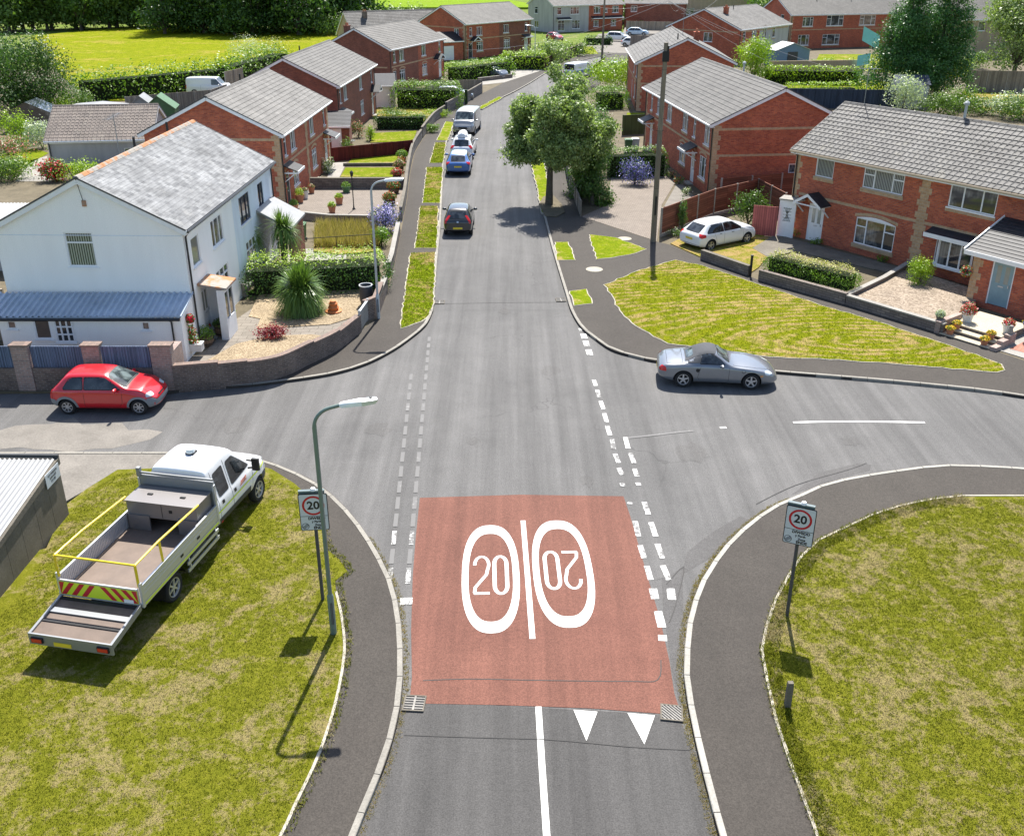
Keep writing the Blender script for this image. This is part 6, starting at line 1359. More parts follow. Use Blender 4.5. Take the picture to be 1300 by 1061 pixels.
def limbs(h0, clumps, r0, lean=(0,0), n=9):
    mb = MB(); top = Vector((lean[0], lean[1], h0)); mb.tube([(0,0,-.1), (lean[0]*.2, lean[1]*.2, h0*.35), (lean[0]*.6, lean[1]*.6, h0*.75), top], [r0*1.25, r0, r0*.85, r0*.7], 9)
    for c in clumps[:n]:
        e = Vector(c[:3]); m_ = top.lerp(e, .5)+Vector((0,0,-.15)); mb.tube([top-Vector((0,0,.3)), m_, e], [r0*.5, r0*.28, r0*.1], 5)
    return mb
def tree(name, label, loc, r_, h, trunk_h, nleaf, size, leafmat_, n=26, seed=1, conical=0, trunk_r=.16, group=None, cat='tree', rs=.34, squash=(1,1), lean=(0,0), inner=.25, z=0):
    t = empty(name, (loc[0], loc[1], z)); tag(t, label, cat, group); cl = crown_clumps(r_, h-trunk_h, trunk_h, n, rs, seed, conical); cl = [(c[0]*squash[0]+lean[0], c[1]*squash[1]+lean[1], *c[2:]) for c in cl]
    P, N = clump_points(cl, nleaf, inner); obj('crown', leaf_mesh('crown', P, N, size, leafmat_, .25), t)
    limbs(trunk_h+.4, cl, trunk_r, lean, 12).build('trunk', M['bark'], t, smooth=True, uv=False)
    return t
def box_points(L, W, H, n, rough=.09, top_extra=1.3, seedlump=3.1):
    A = np.array([L*W*top_extra, L*H, L*H, W*H, W*H]); k = RNG.choice(5, n, p=A/A.sum()); u = RNG.random(n); v = RNG.random(n); P = np.zeros((n, 3)); N = np.zeros((n, 3))
    for i in range(5):
        m_ = k == i; a, b = u[m_], v[m_]
        if i == 0: P[m_] = np.stack([a*L, b*W, np.full(a.shape, H)], 1); N[m_] = (0,0,1)
        elif i in (1, 2): P[m_] = np.stack([a*L, np.full(a.shape, 0 if i == 1 else W), b*H], 1); N[m_] = (0, -1 if i == 1 else 1, 0)
        else: P[m_] = np.stack([np.full(a.shape, 0 if i == 3 else L), a*W, b*H], 1); N[m_] = (-1 if i == 3 else 1, 0, 0)
    lump = np.sin(P[:, 0]*seedlump+P[:, 2]*2.1)*np.sin(P[:, 1]*2.7+P[:, 0]*1.3+1)*rough; P += N*(lump+RNG.normal(0, rough*.8, n))[:, None]
    c = np.array([L/2, W/2]); f = np.clip((P[:, 2]/H-.72)/.28, 0, 1)**2*min(.22, W*.14); d = np.clip(np.array([L/2, W/2])-np.abs(P[:, :2]-c), 0, .5); e = d.min(1) < .35
    P[:, 2] -= np.clip(.35-d.min(1), 0, .35)**2*2.2*(P[:, 2] > H*.6)*min(1, W); P[:, :2] += np.sign(c-P[:, :2])*(f*e)[:, None]*.6; return P, N
def hedge(label, A, B, W, H, leafs, n=None, size=.1, group=None, z=GZ, core=True, topmat=None, rough=.09, name='hedge', cat='hedge'):
    """clipped hedge from A to B (front edge), depth W to the left of A->B"""
    A = Vector(A); B = Vector(B); L = (B-A).length; t = empty(name, (A.x, A.y, z), math.atan2(B.y-A.y, B.x-A.x)); tag(t, label, cat, group)
    n = n or int((L*W*1.3+2*L*H+2*W*H)/(size*size)*1.5); P, N = box_points(L, W, H, n, rough)
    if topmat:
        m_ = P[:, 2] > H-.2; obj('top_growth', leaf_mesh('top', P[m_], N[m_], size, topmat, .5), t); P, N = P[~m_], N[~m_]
    obj('foliage', leaf_mesh('foliage', P, N, size, leafs, .3), t)
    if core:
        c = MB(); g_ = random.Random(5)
        i_ = max(.16, W*.18); c.box((i_,i_,0),(L-i_,W-i_,H*.80-.1)); c.build('shaded_core', M['core'], t, uv=False)  # plain dark box stands in for twigs and shade inside the hedge
    return t
def shrub(label, loc, rx, ry, h, leafs, n=1500, size=.12, group=None, name='shrub', seed=1, z=GZ, k=7, cat='shrub', up=.25, aspect=.55, rs=.5, inner=.3):
    g_ = np.random.default_rng(seed); t = empty(name, (loc[0], loc[1], z)); tag(t, label, cat, group); cl = []
    for i in range(k):
        a = g_.random()*6.28; q = math.sqrt(g_.random())*.6; s = g_.uniform(.38, .6)
        cl.append((rx*q*math.cos(a), ry*q*math.sin(a), h*g_.uniform(.3, .66), rx*s, ry*s, h*g_.uniform(.26, .38)))
    cl.append((0,0,h*.42,rx*.8,ry*.8,h*.45)); P, N = clump_points(cl, n, inner); P[:, 2] = np.maximum(P[:, 2], .02)
    obj('foliage', leaf_mesh('foliage', P, N, size, leafs, up, .6, aspect), t)
    s_ = MB()
    for i in range(5): c = cl[i % len(cl)]; s_.tube([(0,0,-.05), (c[0]*.5,c[1]*.5,c[2]*.6), (c[0],c[1],c[2])], [.03,.02,.008], 5)
    s_.build('stems', M['bark'], t, uv=False); return t
def straps(mb_pts, c, n, L0, L1, w_, droop, g_, elev=(10, 85)):
    """long narrow arching leaves from one head; returns quads"""
    V = []; F = []
    for i in range(n):
        az = g_.random()*2*math.pi; el = R(g_.uniform(*elev)); L = g_.uniform(L0, L1); d = np.array([math.cos(az)*math.cos(el), math.sin(az)*math.cos(el), math.sin(el)]); s = np.cross(d, (0,0,1)); s /= np.linalg.norm(s)+1e-9
        b = len(V)
        for k in range(5):
            t = k/4; p = np.array(c)+d*L*t+np.array([0,0,-droop*L*t*t*(1.1-math.sin(el))]); ww = w_*(1-t*.85)*(.5 if k == 0 else 1); V += [p-s*ww/2, p+s*ww/2]
        for k in range(4): F.append((b+2*k, b+2*k+1, b+2*k+3, b+2*k+2))
    return V, F
def cordyline(label, loc, heads, trunk=True, name='cordyline', nleaf=260, L=(.7,1.2), w_=.045, z=GZ, mat='lf_cord'):
    t = empty(name, (loc[0], loc[1], z)); tag(t, label, 'palm-like plant'); V = []; F = []; g_ = np.random.default_rng(int(abs(loc[0])*100)); tr = MB()
    for (x, y, zz) in heads:
        v, f = straps(None, (x,y,zz), nleaf, *L, w_, .75, g_, (-25, 88)); o = len(V); V += v; F += [tuple(o+i for i in q) for q in f]
        tr.tube([(0,0,-.1),(x*.5,y*.5,zz*.5),(x,y,zz+.05)], [.12,.10,.09], 8)
    me = bpy.data.meshes.new('leaves'); me.from_pydata([tuple(v) for v in V], [], F); me.materials.append(M[mat]); me.update(); obj('leaves', me, t); tr.build('trunk', M['bark'], t, smooth=True, uv=False); return t
# ---- the street tree with its shadow on the road
c0 = at(697,262)
t = empty('street_tree', (c0.x, c0.y, GZ)); tag(t, 'large leafy tree on the right verge casting dappled shade over the road', 'tree')
cl = []
g_ = np.random.default_rng(11)
for i in range(60):
    u = sph(1)[0] if False else g_.normal(size=3); u /= np.linalg.norm(u); q = g_.random()**.4
    x, y, z_ = .55+u[0]*3.0*q, u[1]*2.7*q, 4.9+u[2]*2.55*q
    if z_ < 3.5 and x > .8: continue
    s = g_.uniform(.4, .95); cl.append((x, y, z_, s, s, s*.85))
cl += [(-2.1,-.3,3.2,.8,.8,.7), (2.6,0,3.6,.9,.9,.8), (1.5,-.8,3.2,.9,.9,.8), (.4,-.6,3.3,.8,.8,.6), (-.6,-.5,3.5,.8,.8,.6), (-1.3,.4,3.2,.7,.7,.6), (-2.3,.6,4.4,.5,.5,.5), (3.6,.3,4.6,.6,.6,.5), (.2,0,7.9,.5,.5,.5)]
P, N = clump_points(cl, 95000, .4); obj('crown', leaf_mesh('crown', P, N, .165, M['lf_tree'], .3, 1.0), t)
mb = limbs(2.9, cl, .21, (.05,0), 24); mb.build('trunk', M['bark'], t, smooth=True, uv=False)
c1 = at(752,262)
t = empty('hedge_tree', (c1.x, c1.y, GZ)); tag(t, 'dark ivy-clad tall shrub mass over the fence right of the street tree', 'tree'); cl = []
for i in range(44):
    x, y, z_ = g_.uniform(-.85, 1.0), g_.uniform(0, 5.5), g_.uniform(.5, 3.9)-abs(g_.normal(0,.2)); s = g_.uniform(.45, .75); cl.append((x-.12*y*.6, y, z_, s, s, s))
for i in range(12): s = g_.uniform(.5, .8); cl.append((g_.uniform(-.6,1.0), g_.uniform(1.5,6), g_.uniform(3.4,4.4), s, s, s))
P, N = clump_points(cl, 48000, .3); P[:, 2] = np.maximum(P[:, 2], .05); obj('crown', leaf_mesh('crown', P, N, .14, M['lf_ivy'], .25), t)
limbs(1.6, cl, .13, (0,1), 16).build('trunk', M['bark'], t, smooth=True, uv=False)
# ---- conifers and trees on the right
q = at(1143,126); tree('conifer_tree', 'left and shorter of the two dark conifers behind the near roof', (q.x, q.y), 4.9, 13.5, .6, 56000, .22, M['lf_conifer'], 90, 3, .6, .25, 'pair of dark conifers', rs=.30)
q = at(1187,124); tree('conifer_tree', 'right and taller of the two dark conifers behind the near roof', (q.x, q.y), 3.7, 16.5, .5, 50000, .22, M['lf_conifer'], 100, 4, .8, .28, 'pair of dark conifers', rs=.34)
q = at(1286,98); tree('broadleaf_tree', 'tall bright green tree behind the board fence at the right edge', (q.x, q.y), 6.2, 11.5, 1.2, 24000, .32, M['lf_tree'], 40, 5, 0, .3, rs=.3)
q = at(955,108); tree('round_tree', 'rounded lime green tree between the roof and the white rendered house', (q.x, q.y), 2.6, 5.4, .5, 9000, .2, M['lf_bright'], 22, 6, 0, .15, rs=.42)
# ---- bright bushes
q = at(783,112); shrub('large golden green bush at the bend of the street', (q.x, q.y), 3.6, 3.0, 3.6, M['lf_bright'], 9000, .2, k=10, seed=4, name='bush')
hedge('green hedge with dark base left of the brick gable, under the golden bush', (at(762,142)), (at(800,140)), 3.0, 1.9, M['lf_hedge'], size=.14, rough=.15)
q = at(805,236); shrub('rounded bush full of blue flowers at the top of the paved drive', (q.x, q.y), 1.25, .9, 1.75, M['fl_blue'], 4200, .085, k=8, seed=9, name='flowering_bush', aspect=.9)
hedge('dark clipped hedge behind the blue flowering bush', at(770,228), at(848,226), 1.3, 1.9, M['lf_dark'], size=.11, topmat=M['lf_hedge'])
q = at(770,215); shrub('pale green loose shrub left of the blue flowering bush', (q.x-.3, q.y+1.0), 1.2, 1.0, 2.6, M['lf_woodlt'], 2600, .12, k=6, seed=19)
# right-edge house garden
A_ = at(966,357); B_ = at(1088,389)
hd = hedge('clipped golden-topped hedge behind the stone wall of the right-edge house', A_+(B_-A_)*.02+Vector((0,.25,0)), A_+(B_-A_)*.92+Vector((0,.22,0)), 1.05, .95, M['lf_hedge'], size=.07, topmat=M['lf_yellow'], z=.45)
q = at(1164,369); shrub('dense round lime green shrub on the pale gravel', (q.x, q.y), .62, .6, 1.45, M['lf_bright'], 4200, .07, k=7, seed=3, z=.3)
q = at(1052,311); 
for i, (x, y, r_, h) in enumerate(((1010,302,.5,.5),(1036,312,.45,.35),(1120,335,.4,.35))):
    q = at(x, y); shrub(['small low plant by the wall corner of the right-edge house','small low plant by the front door step of the right-edge house','low grassy tuft under the ground-floor window of the right-edge house'][i], (q.x, q.y), r_, r_*.8, h, M['lf_hedge'], 500, .07, name='small_plant', cat='plant', k=4, seed=30+i)
q = at(945,292); shrub('ivy heaped over the board fence behind the white hatchback', (q.x+.4, q.y+.9), 1.3, .5, 2.1, M['lf_ivy'], 3400, .11, k=8, seed=13, name='ivy', cat='climbing plant')
q = at(873,297); shrub('ivy growing up the join between two fence panels', (q.x-.3, q.y+.2), .32, .3, 1.9, M['lf_ivy'], 1100, .1, k=4, seed=14, name='ivy', cat='climbing plant')
q = at(850,305); shrub('weedy patch at the foot of the end fence panel', (q.x+.8, q.y+.5), 1.1, .4, .45, M['lf_woodlt'], 1200, .08, k=6, seed=15, name='weeds', cat='weeds')
# hedges behind the houses, right
gq = 'clipped hedges in the back gardens on the right'
hedge('long bright hedge in front of the tan garden wall, behind the blue fence', at(968,108), at(1092,110), 1.5, 2.0, M['lf_bright'], size=.2, group=gq)
hedge('shorter bright hedge just behind the ribbed roof ridge', at(998,136), at(1088,134), 1.6, 2.1, M['lf_bright'], size=.17, group=gq)
for i, (x, y, r_, h, mt) in enumerate(((1075,92,1.6,1.6,'lf_hedge'),(1015,96,1.3,1.3,'lf_woodlt'),(1215,96,2.4,3.0,'lf_tree'),(1236,88,2.0,2.4,'lf_woodlt'))): q = at(x, y); shrub(['small dark shrub under the turquoise towels','low olive shrub in front of the blue shed','loose leafy shrub between the conifers and the brown house','pale shrub left of the tall bright tree'][i], (q.x, q.y), r_, r_, h, M[mt], 1800, .2, k=7, seed=150+i)
for i, (x, y, mt, lb) in enumerate(((872,250,'fl_white','white flowering pot plant beside the ribbed-roof house door'),(862,236,'fl_mix','mixed flowers along the front of the ribbed-roof house'),(853,228,'fl_pink','pink flowers at the far end of the ribbed-roof house bed'))): q = at(x, y); shrub(lb, (q.x, q.y), .45, .45, .6, M[mt], 500, .08, k=4, seed=160+i, name='flowering_plant', cat='plant')
q = at(1040,93); shrub('small domed green bush in front of the long brick house', (q.x, q.y), 2.1, 1.6, 2.0, M['lf_bright'], 2200, .2, k=6, seed=41)
q = at(1165,142); shrub('silvery leafed shrub in front of the dark conifers', (q.x-2.0, q.y-1), 2.2, 1.6, 4.0, M['lf_silver'], 2600, .22, k=8, seed=42, up=.1)
q = at(1166,116); shrub('rounded green bush at the foot of the dark conifers', (q.x, q.y-5), 1.9, 1.6, 3.6, M['lf_bright'], 3600, .18, k=7, seed=43)
for i, (x, y, rx, h, mt) in enumerate(((1190,146,2.6,2.2,'lf_woodlt'),(1215,142,2.5,2.6,'lf_hedge'),(1245,147,2.4,2.0,'lf_woodlt'),(1272,150,2.6,2.4,'lf_silver'),(1295,154,2.4,2.6,'lf_woodlt'),(1325,156,3,2.6,'lf_hedge'))):
    q = at(x, y); shrub(['pale loose shrub left of the row above the near roof ridge','dark green shrub behind the flue on the near roof','tangled olive shrub right of the dark green one by the dry lawn','greyish shrub near the right edge above the roof','yellowish shrub at the far right above the roof','green shrub outside the right edge'][i], (q.x, q.y), rx, 1.8, h, M[mt], 2600, .19, 'shrubs along the back of the near house', k=8, seed=50+i)
# ---- left side hedges, top to bottom
gh = 'clipped hedges along the front gardens on the left'
hedge('tall dark clipped hedge in front of the split brick and brown house', at(497,140), at(585,140), 3.2, 2.3, M['lf_hedge'], size=.15, group=gh, rough=.16)
hedge('clipped hedge between the two silver cars', at(580,108)+Vector((0,1,0)), at(655,99)+Vector((0,1,0)), 2.6, 2.1, M['lf_hedge'], size=.2, group=gh, rough=.15)
hedge('furthest clipped hedge before the grey rendered house', at(636,90), at(695,90), 2.6, 2.1, M['lf_bright'], size=.22, group=gh, rough=.15)
q = at(696,86); shrub('big round shrub by the far lamp post', (q.x, q.y), 3.6, 2.5, 4.0, M['lf_tree'], 5200, .24, k=10, seed=60); q = at(724,74); shrub('pale loose shrub above the brown far wall', (q.x, q.y+3), 4.6, 2.5, 2.4, M['lf_woodlt'], 3200, .24, k=10, seed=61)
hedge('low dark hedge in front of the far red brick half', at(735,70)+Vector((2,16,0)), at(790,70)+Vector((0,16,0)), 1.6, 1.4, M['lf_dark'], size=.22)
hedge('low dark hedge behind the third garden lawn', at(476,166), at(540,166), 1.2, 1.35, M['lf_dark'], size=.12, topmat=M['lf_hedge'], group=gh)
for i, (x, y, rx, h, mt, lb) in enumerate(((500,150,1.8,1.0,'lf_woodlt','feathery pale plants beside the tall clipped hedge'),(530,156,1.4,.9,'lf_hedge','green plants at the garden wall above the dark low hedge'),(556,150,1.6,.9,'lf_bright','bright plants along the slatted wall by the van'),(547,170,.9,.8,'lf_hedge','small shrub at the end of the low dark hedge'),
    (455,176,.8,1.5,'fl_pink','pink flowering shrub by the third garden lawn'),(470,180,.45,1.4,'lf_bright','narrow upright green shrub on the paving'),(441,200,.7,1.5,'lf_woodlt','pale shrub in front of the maroon board fence'),(416,222,.6,1.3,'fl_white','white flowering shrub beside the brick house door'),(405,236,.6,.5,'fl_white','low white flowers under the brick house window'),
    (325,345,.9,1.0,'lf_woodlt','yellowish shrub beside the white house bench'),(306,372,.45,.6,'lf_hedge','leafy plant by the white house porch'))):
    q = at(x, y); shrub(lb, (q.x, q.y), rx, rx*.8, h, M[mt], int(900+900*rx), .1, k=6, seed=70+i)
q = at(345,432); shrub('low purple red shrub in the front garden bed', (q.x, q.y), .8, .45, .62, M['lf_red'], 1500, .09, k=6, seed=85, name='red_shrub')
# white house garden: dark spiky hedge and cordylines
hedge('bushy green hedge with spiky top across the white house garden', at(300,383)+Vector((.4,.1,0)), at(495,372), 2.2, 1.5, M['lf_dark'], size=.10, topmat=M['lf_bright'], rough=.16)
q = at(384,400); cordyline('large round spiky cordyline on the golden gravel', (q.x, q.y), [(0,0,.95),(.15,.1,1.2),(-.15,.0,1.1),(0,.15,.7)], nleaf=620, L=(.8,1.35), w_=.07)
q = at(332,352); cordyline('twin-headed cordyline tree left of the spiky hedge, near the house', (q.x, q.y), [(-.45,0,2.3),(-.3,.3,2.0)], nleaf=300, L=(.6,1.0), w_=.06); q = at(362,350); cordyline('second cordyline tree with pale drooping leaves beside the green bin', (q.x, q.y), [(0,0,2.4),(.25,.1,2.1)], nleaf=300, L=(.6,1.05), w_=.06)
# tall dry grass plot, bindings
def grass_tufts(name, poly, n, hmin, hmax, mat, z, w_=.02, clump=3, lean=.35, label='dry tall grass', parent=None, kind='stuff', seed=1, avoid=None):
    g2 = np.random.default_rng(seed); P = np.array([(p[0], p[1]) for p in poly]); mn, mx = P.min(0), P.max(0); pts = []
    def inside(Q):
        r_ = np.zeros(len(Q), bool)
        for i in range(len(P)):
            a, b = P[i], P[(i+1) % len(P)]; c = (a[1] > Q[:,1]) != (b[1] > Q[:,1]); r_ ^= c & (Q[:,0] < (b[0]-a[0])*(Q[:,1]-a[1])/(b[1]-a[1]+1e-12)+a[0])
        return r_
    while sum(len(p) for p in pts) < n:
        Q = mn+(mx-mn)*g2.random((n*2, 2)); Q = Q[inside(Q)]
        if avoid is not None: Q = Q[avoid(Q)]
        pts.append(Q)
    Q = np.concatenate(pts)[:n]; Q = np.repeat(Q, clump, 0)+g2.normal(0, .02, (n*clump, 2)); m_ = len(Q); az = g2.random(m_)*2*math.pi; h = g2.uniform(hmin, hmax, m_); d = np.stack([np.cos(az), np.sin(az)], 1)
    s = np.stack([-d[:,1], d[:,0]], 1)*w_/2; l = h*g2.uniform(.1, lean*2, m_); zc = np.full(m_, z)
    V = np.zeros((m_, 3, 3)); V[:,0,:2] = Q-s; V[:,1,:2] = Q+s; V[:,2,:2] = Q+d*l[:,None]; V[:,0,2] = zc; V[:,1,2] = zc; V[:,2,2] = zc+h
    me = bpy.data.meshes.new(name); me.vertices.add(3*m_); me.vertices.foreach_set('co', V.ravel()); me.loops.add(3*m_); me.polygons.add(m_); me.loops.foreach_set('vertex_index', np.arange(3*m_)); me.polygons.foreach_set('loop_start', np.arange(0, 3*m_, 3)); me.polygons.foreach_set('loop_total', np.full(m_, 3))
    me.materials.append(mat); me.update(calc_edges=True); o = obj(name, me, parent)
    if parent is None: tag(o, label, 'grass', kind=kind)
    return o
grass_tufts('tall_dry_grass', ats([(402,290),(480,292),(482,318),(400,318)]), 2600, .3, .8, M['grassdry'], GZ, .03, 3, .3, 'tall dry seeding grass in an unkempt plot beside the spiky hedge')
visA = ats([(-20,1075),(345,1075),(372,1020),(396,971),(413,924),(424,882),(430,845),(431,819),(427,785),(420,756),(420,742),(432,729),(424,715),(408,700),(402,672),(392,645),(370,622),(340,605),(200,600),(150,606),(110,632),(86,660),(20,770),(-20,800)])
grass_tufts('mown_grass', visA, 46000, .01, .034, M['grassblade'], GZ+.008, .018, 3, .6, 'short mown grass with dry clippings on the bank under the truck', seed=2)
visB = ats([(1320,1075),(1044,1075),(1026,1020),(1006,971),(990,921),(978,866.5),(971,830),(978,798.5),(989,767),(1007,735),(1022,712),(1044,692),(1078,677),(1110,662),(1146,650),(1184,642),(1221,638),(1320,638)])
grass_tufts('mown_grass', visB, 46000, .01, .034, M['grassblade'], GZ+.008, .018, 3, .6, 'short mown grass with dry clippings on the bank behind the right sign', seed=3)
grass_tufts('lawn_grass', lawnR, 24000, .02, .05, M['blade_l'], GZ+.028, .02, 2, .6, 'short blades of the striped triangular lawn beside the silver roadster', seed=4)
for k, q in enumerate(VL[:4]): grass_tufts('verge_grass', ats(q), 5200-k*900, .02, .06, M['blade_l'], GZ+.028, .025, 2, .6, ['grass blades of the nearest long verge strip','grass blades of the second verge strip beside the black car','grass blades of the third verge strip','grass blades of the fourth verge strip by the blue car'][k], seed=40+k)
def fringe(name, line, w0, w1, n, mat, z, label, hmin=.02, hmax=.07, seed=1, blade=.015):
    a = offset_line(line, w0); b = offset_line(line, w1); grass_tufts(name, a+b[::-1], n, hmin, hmax, mat, z, blade, 3, .7, label, seed=seed)
kb = [p for p in KB if p.y > 8 and p.x < 22]; ka = [p for p in KA if p.y > 8 and p.x > -10]
fringe('weed_fringe', [p for p in kb if p.y < 24], -.14, .0, 2600, M['grassdry'], .0, 'dry moss and weeds in the gutter along the right kerb', .01, .045, 5); fringe('weed_fringe', [p for p in ka if p.y < 22], .0, -.12, 1000, M['grassdry'], .0, 'dry moss and weeds in the gutter along the left kerb', .01, .045, 6)
fringe('grass_fringe', [p for p in GB if 8 < p.y < 27 and p.x < 14], -.04, .35, 4200, M['grassblade'], GZ+.01, 'dry straw coloured grass fringe creeping over the right path edging', .03, .10, 7, .02); fringe('grass_fringe', [p for p in GA if 8 < p.y and p.x > -9][:-4], .02, -.18, 700, M['grassblade'], GZ+.01, 'dry straw coloured grass fringe along the left path edging', .03, .08, 8, .02)
# ---- meadow hedge, big bush far left, woods
for i, (x, y, r_, h, mt) in enumerate(((20,150,4.6,7.6,'lf_dark'),(62,148,4.4,6.6,'lf_dark'),(-25,160,5,9,'lf_dark'))):
    q = at(x, y); tree('broadleaf_tree', ['dark dense tree rising at the far left edge by the meadow','dark dense tree touching the meadow, behind the greenhouse','dark tree outside the left edge'][i], (q.x, q.y), r_, h, .5, 16000, .2, M[mt], 34, 20+i, 0, .2, 'dark trees by the meadow', rs=.36)
mh = at(110,132); mh2 = at(300,112)
hedge('wild dark hedge along the near edge of the bright meadow', mh, mh2, 3.0, 2.6, M['lf_hedge'], size=.26, rough=.45)
hedge('field hedge running behind the first brick roofs', mh2, at(372,90), 3.0, 2.8, M['lf_hedge'], size=.28, rough=.5)
for i, (x, y, rx, h, mt, lb) in enumerate(((28,186,1.5,3.2,'lf_bright','small round fruit tree in the allotment at the far left'),(18,226,2.2,1.6,'lf_hedge','green shrub before the path at the far left'),(98,230,2.0,1.5,'lf_bright','bright low hedge bush near the white house ridge'),(70,232,1.2,1.5,'fl_red','red rose bush behind the white house'),(15,205,2.0,2.2,'fl_pink','pink flowering bushes in the allotment'),
     (55,190,1.4,2.6,'lf_silver','grey green shrub beside the garage gable'),(-5,232,2.2,2.0,'lf_woodlt','pale bush at the left edge below the allotment'),(100,142,2.2,2.6,'lf_woodlt','yellow green shrub at the meadow corner'),(78,150,1.5,2.2,'lf_bright','light green climber beside the tan shed roof'),(315,75,3.4,3.6,'lf_silver','bare twiggy pale shrub at the meadow edge behind the brown brick house'),(352,74,3,3.2,'lf_yellow','yellowish shrub behind the brown brick roof'),
     (130,165,1.6,1.2,'lf_woodlt','weedy shrub behind the garage'))):
    q = at(x, y); shrub(lb, (q.x, q.y), rx, rx*.8, h, M[mt], 2400, .16, k=8, seed=100+i)
# woodland: a few crowns, copied
protos = []
for k in range(4):
    protos.append(tree('woodland_tree', 'tall tree in the belt of woodland behind the meadow', (-200-k*20, 400), 6.0, 11.5+k, 1.0, 5200, .62, M['lf_wood' if k % 2 else 'lf_woodlt'], 30, 200+k, 0, .35, 'woodland trees behind the meadow', rs=.32))
dark = []
for k in range(2): dark.append(tree('woodland_tree', 'very dark tall tree in the dense block of wood by the meadow', (-300-k*20, 400), 6.5, 14.5, .6, 7000, .6, M['lf_dark'], 34, 210+k, 0, .35, 'dark woodland block', rs=.34))  # this block takes the darker leaf colour
def scatter(ps, spots, first):
    for i, (x, y, s) in enumerate(spots):
        p = ps[i % len(ps)]; o = p if i < len(ps) and first else copy_tree(p); o.location = (x, y, 0); o.rotation_euler.z = random.random()*6.28; o.scale = (s, s, s*random.uniform(.9, 1.1))
sp1 = []
for i in range(20):
    a = at(-20+i*12.5, 44-i*.45); sp1.append((a.x+random.uniform(-2,2), a.y+random.uniform(0,10), random.uniform(.8,1.2)))
for i in range(22): a = at(-60+i*14, 38); sp1.append((a.x, a.y+35+random.uniform(-4,8), random.uniform(1.1,1.6)))
scatter(protos, sp1, True)
sp2 = [(a.x, a.y+random.uniform(-3,6), random.uniform(.9,1.15)) for a in [at(215+i*21, 46-abs(i-5)*.6) for i in range(11)]]+[(a.x, a.y+14, 1.25) for a in [at(205+i*24, 44) for i in range(11)]]
scatter(dark, sp2, True)
fw = []
for i in range(16): a = at(430+i*22, 10); fw.append((a.x, a.y+90+random.uniform(0,30), random.uniform(.8,1.3)))
for p in fw[:0]: pass
def tree_row(label, group, spots, mt, r_=4.2, h=8, seed=300):
    pr = tree('garden_tree', label, (0, 0), r_, h, .8, 3600, .42, M[mt], 24, seed, 0, .25, group, rs=.36); scatter([pr], spots, True)
tree_row('leafy tree behind the far car park and garages', 'trees behind the far car park', [(a.x, a.y+random.uniform(-3,3), random.uniform(.7,1.15)) for a in [at(x, y) for x, y in ((800,24),(812,20),(826,16),(806,34),(872,18),(905,20),(925,22),(790,30),(940,14),(960,16))]], 'lf_woodlt', 4.0, 7)
tree_row('distant tree among the rear gardens at the top right', 'distant trees at the top right', [(a.x, a.y, random.uniform(.8,1.2)) for a in [at(x, y) for x, y in ((975,24),(990,16),(1240,58),(1262,50),(1290,40),(1330,50),(1216,40))]], 'lf_wood', 4.5, 8, 320)
q = at(470,38); hedge('low pale hedge across the gap between the dark wood and the brick roofs', q, at(545,30), 4, 3.0, M['lf_woodlt'], size=.4, rough=.6); q = at(425,46); shrub('pale round bush left of the bungalow roof', (q.x, q.y), 6, 4, 4.5, M['lf_woodlt'], 3000, .4, k=10, seed=140)
# ================================================================== walls, fences, street furniture, garden things
def wall_line(name, label, P, h, th, mat, cope=None, cope_h=.06, cat='wall', group=None, steps=None, z0=-.05):
    """wall following world points; steps: list of (fraction, height)"""
    t = empty(name, (0,0,0)); tag(t, label, cat, group); mb = MB(); cp = MB()
    L = [0]
    for i in range(1, len(P)): L.append(L[-1]+(P[i]-P[i-1]).length)
    hf = (lambda s: h) if steps is None else (lambda s: [b for a, b in steps if s >= a*L[-1]-1e-6][-1])
    a = offset_line(P, -th/2); b = offset_line(P, th/2)
    for i in range(len(P)-1):
        hh = hf((L[i]+L[i+1])/2); A0, A1_, B0, B1_ = a[i], a[i+1], b[i], b[i+1]
        def pr(m_, k, z_0, z_1):
            q = [A0+(A0-B0)*k, A1_+(A1_-B1_)*k, B1_+(B1_-A1_)*k, B0+(B0-A0)*k]; lo = [(v.x, v.y, z_0) for v in q]; hi = [(v.x, v.y, z_1) for v in q]
            m_.face(hi); 
            for j in range(4): m_.face([lo[j], lo[(j+1) % 4], hi[(j+1) % 4], hi[j]])
        pr(mb, 0, z0, hh); 
        if cope: pr(cp, .09, hh+.001, hh+cope_h)
    mb.build('masonry', M[mat], t)
    if cope: cp.build('coping', M[cope], t)
    return t
def dense(P, step=.6):
    out = []
    for a, b in zip(P[:-1], P[1:]):
        n = max(1, int((b-a).length/step)); out += [a.lerp(b, k/n) for k in range(n)]
    return out+[P[-1]]
# curved front wall of the white house
cw = smooth_line(ats([(222,499),(262,495.5),(300,492),(352,484),(391.5,466),(425.5,449),(446,433),(456,425)]), 6)
cw = [p+Vector((0,.11,0)) for p in cw]
wall_line('garden_wall', 'curved weathered brick garden wall stepping down around the corner below the white house', cw, .85, .22, 'oldbrick', 'copebrick', .07, steps=[(0,1.0),(.17,.94),(.3,.90),(.62,.84),(.8,.78)])
